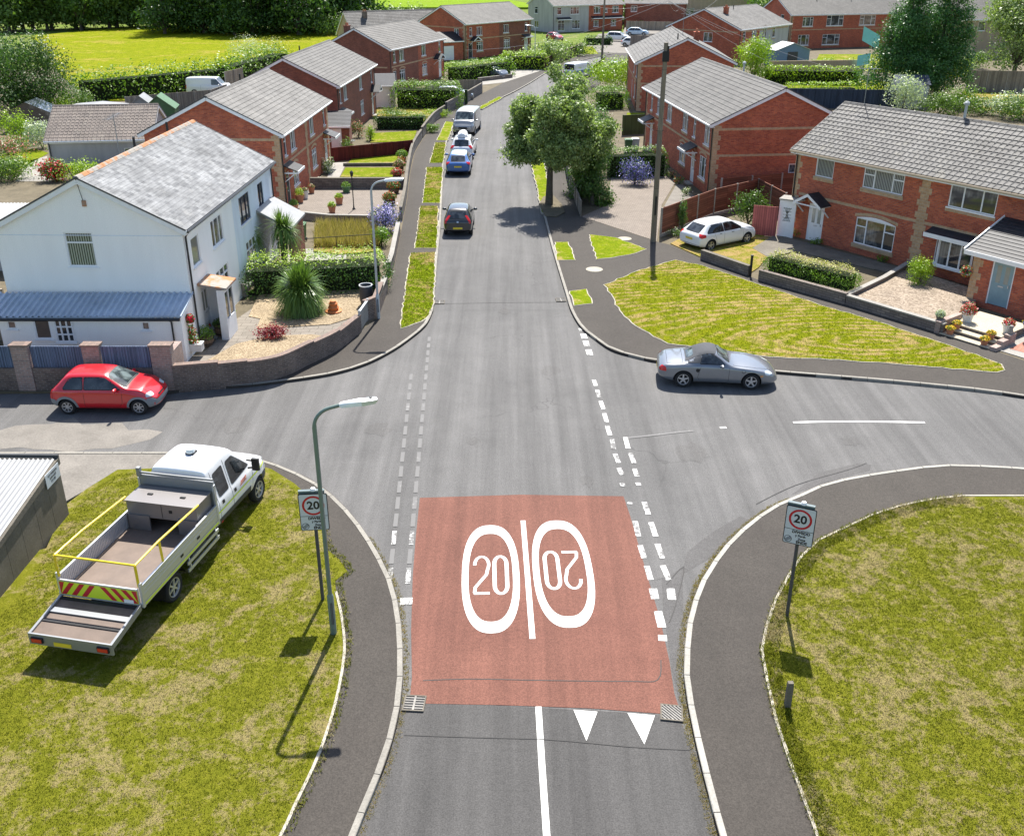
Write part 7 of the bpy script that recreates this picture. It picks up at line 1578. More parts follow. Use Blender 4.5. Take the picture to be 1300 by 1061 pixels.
# brick and panel boundary along the side road
t = empty('boundary_wall', (0,0,0)); tag(t, 'old stone boundary wall with pink brick piers behind the red hatchback', 'wall')
yw = 31.35; m_ = MB(); m_.box((-30,yw,-.05),(-12.1,yw+.25,.93)); m_.build('masonry', M['oldbrick'], t)
m_ = MB()
for x0, x1 in ((-20.3,-19.7),(-17.65,-17.05),(-15.15,-14.55),(-12.75,-12.02)): m_.box((x0,yw-.03,.0),(x1,yw+.3,1.78)); 
m_.box((-12.03,yw+.3,0),(-12.75,yw+1.2,1.5)); m_.build('pier', M['pillarbrick'], t); m_ = MB()
for x0, x1 in ((-20.3,-19.7),(-17.65,-17.05),(-15.15,-14.55),(-12.75,-12.02)): m_.box((x0-.04,yw-.07,1.782),(x1+.04,yw+.34,1.84))
m_.build('pier_cap', M['copebrick'], t)
for i, (x0, x1) in enumerate(((-19.7,-17.65),(-17.05,-15.15),(-14.55,-12.75))):
    p = MB(); n = int((x1-x0)/.09); rows = [[], []]
    for k in range(n*2+1):
        x = x0+.01+(x1-x0-.02)*k/(2*n); y = yw+.12+(.018 if k % 2 else 0); rows[0].append((x,y,.9)); rows[1].append((x,y,1.72))
    p.grid(rows); p.box((x0+.01,yw+.15,1.66),(x1-.01,yw+.19,1.72)); p.box((x0+.01,yw+.15,1.0),(x1-.01,yw+.19,1.06)); o = p.build('fence_panel', M['fence_blue'])
    tag(o, ['blue grey ribbed fence panel at the left edge above the old wall','blue grey ribbed fence panel between two brick piers behind the red car roof','purplish grey ribbed fence panel nearest the white house corner'][i], 'fence', 'ribbed fence panels on the old wall')
# slatted grey boundary wall along the left pavement
gp = 'boundary walls along the left pavement'
W2 = dense(ats([(481,404),(493.5,371)]), 1)
wall_line('garden_wall', 'short pale wall between the hedge end and the lamp post', [p+Vector((-.12,0,0)) for p in W2], .75, .2, 'stonewall', 'conc', .05, group=gp)
wall_line('garden_wall', 'low wall beside the tall dry grass and lilac flowers', [p+Vector((-.12,0,0)) for p in dense(ats([(497,352),(501,340),(509,298)]), 1)], .7, .2, 'stonewall', 'conc', .05, group=gp)
W3 = smooth_line(ats([(512,282),(517,256),(521,222),(526.6,196),(537,178)]), 3); wall_line('garden_wall', 'slatted grey wall along the planted forecourt and two lawns', [p+Vector((-.12,0,0)) for p in W3], .85, .16, 'wallboard', 'dkconc', .05, group=gp)
W4 = smooth_line(ats([(538,176.5),(552.7,157),(567,147)]), 3); wall_line('garden_wall', 'slatted grey wall beside the van and low dark hedge', [p+Vector((-.12,0,0)) for p in W4], .95, .16, 'wallboard', 'dkconc', .05, group=gp)
W5 = smooth_line(ats([(569,145.5),(594.5,131),(613,119.5)]), 3); wall_line('garden_wall', 'furthest slatted grey wall ending at the driveway of the silver car', [p+Vector((-.12,0,0)) for p in W5], 1.15, .16, 'wallboard', 'dkconc', .05, group=gp)
W6 = dense(ats([(692,90),(739,68)]), 2); wall_line('garden_wall', 'brown boarded wall at the far bend of the street', W6, 1.6, .2, 'fence_brown', None)
W7 = dense(ats([(607,105),(650,100)]), 2); wall_line('garden_wall', 'low stone wall under the hedge between the silver cars', W7, .5, .2, 'stonewall', 'conc', .05)
def post(label, p, h, s=.12, mat='timber', cat='post', name='post'):
    m_ = MB(); m_.box((-s/2,-s/2,0),(s/2,s/2,h-.05)); m_.box((-s/2-.01,-s/2-.01,h-.05),(s/2+.01,s/2+.01,h)); return tag(m_.build(name, M[mat], loc=(p[0], p[1], 0)), label, cat)
post('dark gate post between two slatted grey walls', at(567,148), 1.35, .2, 'dkgrey'); post('pale mossy gate post at the far slatted wall', at(592,133), 1.5, .3, 'fence_green')
# fences
def panel_fence(name, label, P, h, mat, cap='', group=None, base=0, postmat='conc', posts=True, span=1.83):
    t = empty(name, (0,0,0)); tag(t, label, 'fence', group); D = []
    for a, b in zip(P[:-1], P[1:]):
        n = max(1, round((b-a).length/span)); D += [a.lerp(b, k/n) for k in range(n)]
    D.append(P[-1])
    for a, b in zip(D[:-1], D[1:]):
        pn = MB(); d = (b-a).normalized()*.05; z0 = base+.02; pn.beam(a+d+Vector((0,0,z0+h/2)), b-d+Vector((0,0,z0+h/2)), .03, h); pn.beam(a+d+Vector((0,0,z0+h+.02)), b-d+Vector((0,0,z0+h+.02)), .06, .03)
        for f in (.2, .8): pn.beam(a+d+Vector((0,0,z0+h*f)), b-d+Vector((0,0,z0+h*f)), .055, .05)
        pn.build('fence_panel', M[mat], t)
        if base > .05: gb = MB(); gb.beam(a+d+Vector((0,0,base/2)), b-d+Vector((0,0,base/2)), .06, base); gb.build('gravel_board', M['conc'], t)
    if posts:
        for p in D: ps_ = MB(); ps_.box((p.x-.05,p.y-.05,0),(p.x+.05,p.y+.05,base+h+.08)); ps_.build('fence_post', M[postmat], t)
    return t
panel_fence('board_fence', 'red-brown horizontal board fence beside the paved drive, behind the white hatchback', ats([(838,303),(905,276),(960,262)])+[Vector((15.9,55.3,0))], 1.4, 'fence_red', base=.25)
panel_fence('board_fence', 'low grey slatted fence beside the path under the leafy shrub mass', ats([(716,205),(722,235),(737,277)]), 1.0, 'fence_grey', postmat='dkconc')
panel_fence('board_fence', 'second red-brown board fence running along the brick gable', [Vector((12.9,59.0,0)), Vector((17.0,60.5,0)), Vector((21.5,61.5,0))], 1.5, 'fence_red', base=.2)
q = at(953,300); q2 = at(984,303); gt_ = MB(); gt_.box((0,0,.1),((q2-q).length,.05,1.75)); o = gt_.build('garden_gate', M['gatewood'], loc=(q.x,q.y,0), rz=math.atan2((q2-q).y, (q2-q).x)); tag(o, 'reddish boarded gate between the ivy and the white garden door', 'gate')
q = at(985,302); gd = empty('garden_door', (q.x,q.y,0), R(-30)); gd.scale = (.78,1,1); tag(gd, 'white side door with a patterned black grille between the gate and the house corner', 'door')
m_ = MB(); m_.box((0,0,.1),(1.15,.06,2.15)); m_.build('door_leaf', M['white'], gd); m_ = MB(); m_.box((-.05,-.1,2.152),(1.2,.9,2.22)); m_.build('flat_roof', M['conc'], gd); m_ = MB()
for k in range(5): m_.beam((.35+k*.12,-.01,1.0),(.83-k*.12,-.01,1.75),.012,.02,up=(0,1,0)); m_.beam((.3,-.012,1.02+k*.17),(.88,-.012,1.02+k*.17),.012,.015,up=(0,1,0))
m_.build('grille', M['black'], gd)
panel_fence('board_fence', 'maroon board fence across the gardens of the first brick house', ats([(400,207),(420,207),(524,196)]), 1.05, 'fence_maroon', posts=True, postmat='fence_maroon')
panel_fence('board_fence', 'grey board fence in front of the brick house door and the silver car', [at(541,119), at(612,117)], 1.3, 'fence_grey', postmat='fence_grey')
panel_fence('board_fence', 'weathered grey board fence below the meadow hedge', ats([(163,150),(270,140),(290,132)]), 1.9, 'fence_grey'); panel_fence('board_fence', 'dark brown board fence left of the white tent', ats([(121,160),(160,159)]), 1.6, 'fence_brown')
panel_fence('board_fence', 'tan fence panels glimpsed behind the camper van', ats([(288,118),(310,112)]), 2.2, 'fence_tan')
panel_fence('board_fence', 'dark green board fence beyond the wheelie bins', ats([(790,173),(824,171)]), 1.7, 'fence_green', postmat='fence_green')
panel_fence('board_fence', 'dark blue board fence behind the ribbed roof, in front of the bright hedges', ats([(955,137),(1060,139),(1140,140)]), 1.9, 'fence_dkblue', postmat='fence_dkblue')
panel_fence('board_fence', 'tall weathered grey board fence under the tree at the right edge', ats([(1225,118),(1300,120),(1400,124)]), 2.4, 'fence_grey')
tw = dense(ats([(975,99),(1095,97)]), 3); wall_line('garden_wall', 'tan garden wall behind the long bright hedge', tw, 2.0, .2, 'tanrender', None)
panel_fence('board_fence', 'brown board fence below the far car park', ats([(795,40),(880,42)]), 1.9, 'fence_tan'); panel_fence('board_fence', 'greyish brown fence beside the parked white cars', [at(800,62), at(846,62)], 2.0, 'fence_grey')
# right walls
grw = 'low front walls of the right-edge house'
w1 = dense(ats([(891,332),(951,353)]), 1); wall_line('garden_wall', 'short dark stone block wall with pale coping in front of the white hatchback', [p+Vector((0,.1,0)) for p in w1], .55, .2, 'stonewall', 'dkconc', .05, group=grw)
w2 = dense(ats([(963,359),(1073,390)]), 1); wall_line('garden_wall', 'stone block wall carrying the golden-topped hedge', [p+Vector((.05,.12,0)) for p in w2], .62, .22, 'stonewall', None, group=grw)
w3 = dense(ats([(1074,390.3),(1197,428)]), 1); wall_line('garden_wall', 'stone block retaining wall with a white coping in front of the pale gravel', [p+Vector((.05,.12,0)) for p in w3], .50, .22, 'stonewall', 'conc', .06, group=grw)
post('dark metal gate post at the end of the short stone wall', at(952,353), 1.15, .1, 'iron'); 
w4 = dense([at(1073,388), at(1120,365), at(1153,345)], 1); wall_line('garden_wall', 'low dividing wall between hedge and pale gravel up to the house', w4, .5, .2, 'oldbrick', 'conc', .05)
# steps of the right-edge house
A_ = at(1198,429); B_ = at(1262,449); d_ = (B_-A_).normalized(); nrm = Vector((-d_.y, d_.x, 0)); L_ = (B_-A_).length
st = empty('entrance_steps', (A_.x, A_.y, 0), math.atan2(d_.y, d_.x)); tag(st, 'three broad pale steps with brick risers leading to the sage blue door', 'steps')
for k in range(3):
    m_ = MB(); m_.box((-.2+.0*k,.0+k*.42,0),(L_-.25,2.2 if k < 2 else 3.0,.13+k*.13)); r_ = m_.build('riser', M['oldbrick'], st)
    m_ = MB(); m_.box((-.22,-.03+k*.42,.131+k*.13),(L_-.23,.4+k*.42 if k < 2 else 3.05,.17+k*.13)); m_.build('tread', M['step'], r_)
m_ = MB()
for k in range(3): m_.box((L_-.2,-.05+k*.5,0),(L_+.05,.46+k*.5,.26+k*.14))
m_.build('cheek_wall', M['pillarbrick'], st); m_ = MB(); m_.box((-.45,-.02,0),(-.24,1.6,.62)); m_.build('cheek_wall', M['pillarbrick'], st)
def on_step(x, y, z): v = A_+d_*x+nrm*y; return Vector((v.x, v.y, z))
# ---- pots
def pot(label, p, r_, h, mat, flower=None, fh=.25, fr=None, n=350, group=None, name='flower_pot', seed=1, size=.06, tub=False):
    t = empty(name, tuple(p)); tag(t, label, 'flower pot', group); m_ = MB()
    m_.lathe([(0,0),(r_*.7,0),(r_*.98,h*.86),(r_*1.1,h*.87),(r_*1.1,h),(r_*.95,h),(r_*.9,h*.88),(0,h*.88)], 16) if not tub else m_.lathe([(0,0),(r_*.82,0),(r_,h*.5),(r_*.9,h),(r_*.82,h),(r_*.8,h*.88),(0,h*.88)], 18)
    m_.build('pot', M[mat], t, smooth=True)
    if tub:
        m_ = MB(); 
        for zz, rr in ((h*.2,r_*.92),(h*.75,r_*.98)): m_.lathe([(rr,zz),(rr+.012,zz),(rr+.012,zz+.04),(rr,zz+.04)], 18)
        m_.build('hoop', M['iron'], t)
    if flower:
        fr = fr or r_*1.25; u = sph(n); u[:, 2] = np.abs(u[:, 2]); P = u*np.array([fr, fr, fh])*RNG.uniform(.6, 1.05, n)[:, None]+np.array([0,0,h*.9]); obj('flowers', leaf_mesh('flowers', P, u, size, M[flower], .2, .6, .8), t)
    return t
gpt = 'pots on the entrance steps'
pot('terracotta pot of yellow flowers on the lowest step, left side', on_step(.12,.17,.17), .16, .26, 'terra', 'fl_yellow', .14, group=gpt); pot('terracotta pot of yellow flowers on the middle step, left side', on_step(.12,.62,.30), .16, .26, 'terra', 'fl_yellow', .14, group=gpt)
pot('terracotta pot of yellow flowers on the lowest step, right side', on_step(L_-.55,.17,.17), .16, .26, 'terra', 'fl_yellow', .14, group=gpt); pot('terracotta pot of yellow flowers on the middle step, right side', on_step(L_-.55,.62,.30), .16, .26, 'terra', 'fl_yellow', .14, group=gpt)
pot('white pot of tall red and orange flowers left of the sage blue door', on_step(.1,1.45,.43), .24, .4, 'potw', 'fl_red', .5, .34, 700); pot('white pot of dark red flowers right of the sage blue door', on_step(L_-.35,1.5,.43), .22, .38, 'potw', 'fl_red', .3, .26, 400)
pot('large blue glazed pot of yellow flowers at the right edge', on_step(L_+.25,2.1,.45), .3, .42, 'bluepot', 'fl_yellow', .25, .36, 500); 
m_ = MB(); m_.lathe([(0,0),(.09,0),(.11,.1),(.07,.2),(.09,.26),(.07,.33),(0,.36)], 12); tag(m_.build('stone_ornament', M['conc'], loc=tuple(on_step(L_-.1,1.2,.54)), smooth=True), 'small pale stone garden ornament at the top of the steps', 'ornament')
pot('dark planter with a grey-green plant at the end of the retaining wall', on_step(-.5,.35,.56), .17, .22, 'dkconc', 'lf_silver', .25)
q = hroot.matrix_world if False else None
hb_ = empty('hanging_basket', tuple(T1(12.15,-2.55,1.55))); tag(hb_, 'hanging basket beside the brick porch pillar', 'hanging basket'); u = sph(300); obj('foliage', leaf_mesh('f', u*.26, u, .07, M['fl_mix'], .1), hb_); m_ = MB(); m_.lathe([(0,-.16),(.14,-.1),(.2,.0)], 12); m_.tube([(0,0,0),(0,0,.45)], .008, 4); m_.build('basket', M['iron'], hb_)
# pots of the left gardens
gl_ = 'pots in the brick house forecourt'
for i, (x, y, r_, h, mt, fl, fh, lb) in enumerate(((422,272,.24,.42,'terra','lf_bright',.3,'terracotta pot with a clipped green ball nearest the low wall'),(431,261,.26,.44,'terra','lf_bright',.3,'terracotta pot with a clipped green ball in the middle of the forecourt'),
    (374,271,.26,.45,'terra','lf_hedge',.4,'dark pot with a green bush nearest the brick house downpipe'),(381,259,.28,.5,'terra','lf_bright',.5,'terracotta pot with a bigger bush behind the dark one'),(388,254,.22,.5,'potw','fl_pink',.3,'pink and white pot of flowers by the brick house wall'),(396,247,.22,.4,'terra','fl_pink',.25,'small pot of pink flowers by the forecourt wall'),
    (440,246,.3,.4,'greenplastic','lf_hedge',.35,'round planter at the foot of the iron lamp'))):
    q = at(x, y); pot(lb, (q.x, q.y, GZ), r_, h, mt, fl, fh, r_*1.1, 500, gl_, seed=i)
for i, (x, y, fl, lb) in enumerate(((499,262,'fl_mix','wooden half barrel of orange flowers by the slatted wall, nearest'),(504,247,'fl_mix','wooden half barrel of red and orange flowers by the slatted wall, second'),(508,230,'fl_red','wooden half barrel of red flowers beside the nearer lawn'),(511,219,'fl_pink','barrel of pink flowers beside the lawns'),(514,206,'lf_hedge','round black pot of green leaves by the further lawn'))):
    q = at(x, y); pot(lb, (q.x-.2, q.y, GZ), .36 if i < 2 else .3, .42, 'woodtub' if i < 4 else 'black', fl, .45, .48, 1100, 'barrels along the slatted wall', 'flower_barrel', i, .08, True)
q = at(490,298); shrub('lilac blue flowering bush against the low wall', (q.x-.1, q.y+.2), 1.0, .8, 1.7, M['fl_purple'], 3400, .09, k=7, seed=91, name='flowering_bush', aspect=.9); q = at(485,312); shrub('leafy green bush under the lilac flowers beside the tall grass', (q.x, q.y-.2), .7, .6, 1.2, M['lf_hedge'], 1600, .1, k=5, seed=92)
for i, (x, y) in enumerate(((507,216),(514,196))): q = at(x, y); shrub(['strip of mixed red and white bedding flowers along the wall by the nearer lawn','strip of bright bedding flowers along the wall by the further lawn'][i], (q.x, q.y+.8), .35, 1.9, .7, M['fl_mix'], 1800, .09, k=8, seed=95+i, name='flower_bed', cat='flower bed')
q = at(262,443); 
for i, (x, y, r_, h, mt, fl, fh, lb, tub) in enumerate(((262,440,.34,.36,'woodtub','lf_hedge',.5,'wooden tub of dark green leaves at the white house corner',1),(283,428,.3,.5,'woodtub','lf_woodlt',.3,'brown pot beside the tub at the white house',1),(292,414,.28,.5,'conc','lf_hedge',.4,'stone pot with a leafy plant below the rusty porch',0),(262,425,.18,.3,'terra','fl_red',.35,'small pot of red flowers behind the white trough',0))):
    q = at(x, y); pot(lb, (q.x, q.y, GZ), r_, h, mt, fl, fh, r_*1.2, 600, seed=20+i, tub=bool(tub))
q = at(248,455); tr = empty('flower_trough', (q.x, q.y, .35)); tag(tr, 'white trough of red and yellow flowers on the wall top below the white house corner', 'flower trough')
m_ = MB(); m_.box((-.35,-.18,0),(.35,.18,.3)); m_.box((-.37,-.2,.27),(.37,.2,.31)); m_.build('trough', M['potw'], tr); u = sph(600); u[:, 2] = np.abs(u[:, 2]); obj('flowers', leaf_mesh('f', u*np.array([.3,.2,.95])*RNG.uniform(.4,1,600)[:, None]+np.array([-.05,0,.3]), u, .08, M['fl_mix'], .1, .6, .8), tr); u = sph(260); obj('blooms', leaf_mesh('f', u*.17+np.array([.0,0,1.3]), u, .09, M['fl_red'], .1, .6, .9), tr)
# bench and planter wall at the white house
q = at(322,372); bn = empty('stone_bench', (q.x, q.y, GZ), R(68)); tag(bn, 'pale stone bench seat between the porch and the spiky hedge', 'bench'); m_ = MB(); m_.box((-.9,-.25,.38),(.9,.25,.46)); m_.build('seat', M['conc'], bn); m_ = MB(); m_.box((-.9,.2,.461),(.9,.28,.9)); m_.build('backrest', M['conc'], bn)
for s_ in (-1, 1): m_ = MB(); m_.box((s_*.8-.09,-.22,0),(s_*.8+.09,.22,.378)); m_.box((s_*.86-.06,-.25,.461),(s_*.86+.06,.19,.62)); m_.build('leg', M['pinkpave' if 0 else 'conc'], bn)
q = at(424,399); m_ = MB(); m_.lathe([(0,0),(.34,0),(.36,.05),(.2,.1),(.24,.2),(.17,.3),(.2,.38),(.12,.46),(.14,.5),(.1,.52),(0,.5)], 18); tag(m_.build('clay_ornament', M['orange'], loc=(q.x, q.y, GZ+.03), smooth=True), 'tiered orange clay ornament on the golden gravel', 'ornament')
q = at(466,390); bl = empty('water_butt', (q.x, q.y, GZ)); tag(bl, 'dark grey barrel standing inside the gate by the street lamp', 'barrel'); m_ = MB(); m_.lathe([(0,0),(.24,0),(.30,.3),(.31,.5),(.27,.92),(.24,.92),(.23,.8),(0,.8)], 18); m_.build('barrel', M['dkgrey'], bl, smooth=True); m_ = MB(); m_.lathe([(.285,.9),(.3,.9),(.3,.95),(.26,.95),(.26,.9)], 18); m_.build('rim', M['lampgrey'], bl)
# gate and pier
q = at(458,424); q2 = at(468,409); gt_ = empty('garden_gate', (q.x, q.y, GZ), math.atan2((q2-q).y, (q2-q).x)); tag(gt_, 'narrow white panelled gate at the end of the curved wall', 'gate'); m_ = MB(); L_g = (q2-q).length; m_.box((0,-.02,.08),(L_g,.02,.86)); m_.build('gate_leaf', M['conc'], gt_); m_ = MB(); m_.box((-.03,-.05,.861),(L_g+.03,.05,.90)); m_.box((-.06,-.04,0),(-.0,.04,.95)); m_.box((L_g,-.04,0),(L_g+.06,.04,.95)); m_.build('gate_frame', M['lampgrey'], gt_)
wall_line('garden_wall', 'brown brick wall piece between the white gate and the lamp post', [p+Vector((-.1,0,0)) for p in dense(ats([(467,410),(481,404)]), .5)]+[at(488,385)+Vector((-.1,0,0))], .95, .2, 'oldbrick', 'copebrick', .06, group=gp)
# forecourt dividing walls
wall_line('garden_wall', 'low brown wall between the tall dry grass and the paved forecourt', dense(ats([(364,278),(420,284),(482,285)]), 1), .5, .2, 'oldbrick', 'conc', .05); wall_line('garden_wall', 'grey wall between the paved forecourt and the lawns', dense(ats([(395,241),(440,241),(515,241)]), 1), .75, .22, 'stonewall', 'dkconc', .06)
wall_line('garden_edge', 'thin stone edge between the two sunlit lawns', dense(ats([(436,212.5),(508,212)]), 2), .3, .15, 'dkconc', None, cat='edging')
q = at(437,268); lp = empty('garden_lamp', (q.x+.6, q.y, GZ)); tag(lp, 'small black iron garden lamp in the paved forecourt', 'garden lamp'); m_ = MB(); m_.tube([(0,0,0),(0,0,2.0)], .03, 8); m_.lathe([(.12,0),(.05,.1),(.03,.3)], 8); m_.build('post', M['iron'], lp); m_ = MB(); m_.lathe([(0,2.0),(.07,2.02),(.11,2.25),(.13,2.26),(.0,2.38)], 6); m_.build('lantern', M['iron'], lp)
q = at(335,311); 
rl = empty('hand_rail', tuple(at(388,322)), 0); tag(rl, 'thin dark iron rail in front of the tall dry grass', 'railing'); a = at(388,322); b = at(476,316); m_ = MB(); m_.tube([(0,0,.8),(b.x-a.x,b.y-a.y,.8)], .02, 6)
for k in (0,.45,1): m_.tube([((b.x-a.x)*k,(b.y-a.y)*k,0),((b.x-a.x)*k,(b.y-a.y)*k,.8)], .018, 6)
m_.build('rail', M['iron'], rl)
# wheelie bins
def bin_(label, p, mat, rz=0):
    t = empty('wheelie_bin', (p[0], p[1], GZ), rz); tag(t, label, 'wheelie bin'); m_ = MB(); rows = [[(-.22,-.25,.06),(.22,-.25,.06),(.22,.22,.06),(-.22,.22,.06)],[(-.28,-.34,.95),(.28,-.34,.95),(.28,.32,.95),(-.28,.32,.95)]]; m_.grid(rows, 0, True); m_.face(rows[0][::-1]); m_.build('body', M[mat], t)
    m_ = MB(); m_.box((-.30,-.38,.951),(.30,.33,1.0)); m_.box((-.24,-.36,1.0),(.24,.28,1.04)); m_.box((-.25,.33,.93),(.25,.38,.97)); m_.build('lid', M[mat], t)
    for s_ in (-1, 1): w_ = MB(); w_.lathe([(0,-.02),(.1,-.02),(.1,.02),(0,.02)], 12, (0,0,0)); o = w_.build('wheel', M['black'], t); o.rotation_euler = (0, R(90), 0); o.location = (s_*.25, .2, .1)
    return t
q = at(383,309); bin_('green wheelie bin between the cordyline and the tall dry grass', (q.x, q.y), 'greenplastic'); q = at(797,195); bin_('green wheelie bin beyond the blue flowering bush', (q.x, q.y), 'greenplastic'); q = at(806,194); bin_('white topped bin beside the green wheelie bin', (q.x, q.y), 'potw')
# garden patio set and small clutter of the brown house
q = at(443,192); tb_ = empty('patio_table', (q.x, q.y, GZ)); tag(tb_, 'dark round patio table by the brown brick house', 'table'); m_ = MB(); m_.lathe([(0,.70),(.55,.70),(.55,.73),(0,.73)], 18); m_.build('tabletop', M['dkgrey'], tb_)
for k in range(3): m_ = MB(); a = k*2.1; m_.tube([(.1*math.cos(a),.1*math.sin(a),.7),(.4*math.cos(a),.4*math.sin(a),0)], .02, 6); m_.build('leg', M['dkgrey'], tb_)
# ---- utility pole and wires
def wire(mb, a, b, sag=.5, r_=.012):
    a = Vector(a); b = Vector(b); mb.tube([a.lerp(b, k/10)-Vector((0,0,sag*4*(k/10)*(1-k/10))) for k in range(11)], r_, 4, cap=False)
q = at(829,309); up = empty('telegraph_pole', (q.x, q.y, 0)); tag(up, 'tall wooden telegraph pole at the lawn corner beside the paved drive', 'pole')
m_ = MB(); m_.tube([(0,0,-.2),(0.0,0,5),(.05,0,10.3)], [.16,.135,.11], 12); m_.build('pole', M['timber'], up, smooth=True); m_ = MB(); m_.box((-.12,-.16,9.4),(.22,-.05,9.9)); m_.box((.13,-.12,9.9),(.2,.12,10.15)); m_.build('junction_box', M['black'], up)
m_ = MB(); m_.box((-.05,-.18,1.6),(.05,-.145,2.6)); m_.build('cable_guard', M['black'], up); m_ = MB()
for k in range(8): m_.tube([(-.22,0,4.2+k*.6),(.22,0,4.2+k*.6)], .012, 5)
m_.build('step_iron', M['iron'], up)
wr_ = MB(); T0 = Vector((q.x+.05, q.y, 10.1))
for e, s in (((15.9,57.7,6.4),.15),((2.6,141,7.6),1.6),((-12.6,57.5,4.9),1.1),((17.9,51.2,4.5),.25),((22.8,43.2,4.4),.5),((16.3,97.5,6.9),.5),((31,142,7),1.6)): wire(wr_, T0, e, s)
wr_.build('cable', M['wire'], up, uv=False)
q = at(762,84); up2 = empty('telegraph_pole', (q.x+.2, q.y, 0)); tag(up2, 'far telegraph pole left of the golden bush, rising past the brick house', 'pole'); m_ = MB(); m_.tube([(0,0,0),(.1,0,10.5)], [.17,.12], 10); m_.build('pole', M['timber'], up2, smooth=True); m_ = MB(); m_.box((-.25,-.1,9.6),(.25,.1,9.8)); m_.build('junction_box', M['black'], up2)
# ---- lamps
def lamp(label, p, h, arm, ang, mat, kind='bend', r_=.05, base_r=.075):
    t = empty('street_lamp', (p[0], p[1], 0), ang); tag(t, label, 'street lamp', 'street lamps'); m_ = MB(); 
    m_.tube([(0,0,-.1),(0,0,1.15),(0,0,1.2)], [base_r,base_r,r_], 12); bend = [(0,0,1.2),(0,0,h-.45)]
    for k in range(1, 7): a = k/6*math.pi/2*.88; bend.append((.42*(1-math.cos(a)), 0, h-.45+.42*math.sin(a)))
    e = bend[-1]; bend.append((e[0]+.2, 0, e[2]+.04)); m_.tube(bend, [r_]*2+[r_*.8]*(len(bend)-2), 10); m_.build('column', M[mat], t, smooth=True)
    e = bend[-1]; d = MB(); d.box((-.02,-.074,.4),(.03,-.07,1.0)); d.build('access_door', M['dkgrey'], t)
    L = MB(); rows = []
    for x, w_, z0, z1 in ((0,.04,-.02,.04),(.06,.07,-.04,.06),(.42,.10,-.05,.07),(.46,.10,-.05,.07)):
        rows.append([(e[0]+x, y, e[2]+x*.08+zz) for y, zz in ((-w_,z0),(-w_*.9,z1*.6),(-w_*.5,z1),(w_*.5,z1),(w_*.9,z1*.6),(w_,z0))])
    L.grid(rows, 0, True); L.face(rows[0]); L.build('lantern', M['lanternw'], t, smooth=True)
    L = MB(); rows = []
    for x, w_, z0, z1 in ((.46,.105,-.06,.06),(.74,.10,-.05,.05),(.79,.06,-.02,.03)): rows.append([(e[0]+x, y, e[2]+x*.08+zz) for y, zz in ((-w_,z0),(-w_*.9,z1*.6),(-w_*.5,z1),(w_*.5,z1),(w_*.9,z1*.6),(w_,z0))])
    L.grid(rows, 0, True); L.face(rows[-1][::-1]); L.build('lantern_cover', M['alu'], t, smooth=True)
    L = MB(); L.lathe([(0,.14),(.035,.13),(.04,.06),(.05,.05)], 10, (e[0]+.66,0,e[2])); L.build('photocell', M['dkgrey'], t)
q = at(424,808); lamp('grey green street lamp standing in the grass in front of the left speed sign', (q.x, q.y), 5.85, .8, R(12), 'lampgreen')
q = at(481,407); lamp('pale street lamp on the pavement by the white gate', (q.x, q.y), 6.0, .8, R(4), 'lampgrey'); q = at(679,89); lamp('distant pale street lamp by the round shrub at the bend', (q.x, q.y), 5.6, .8, R(180), 'lampgrey')
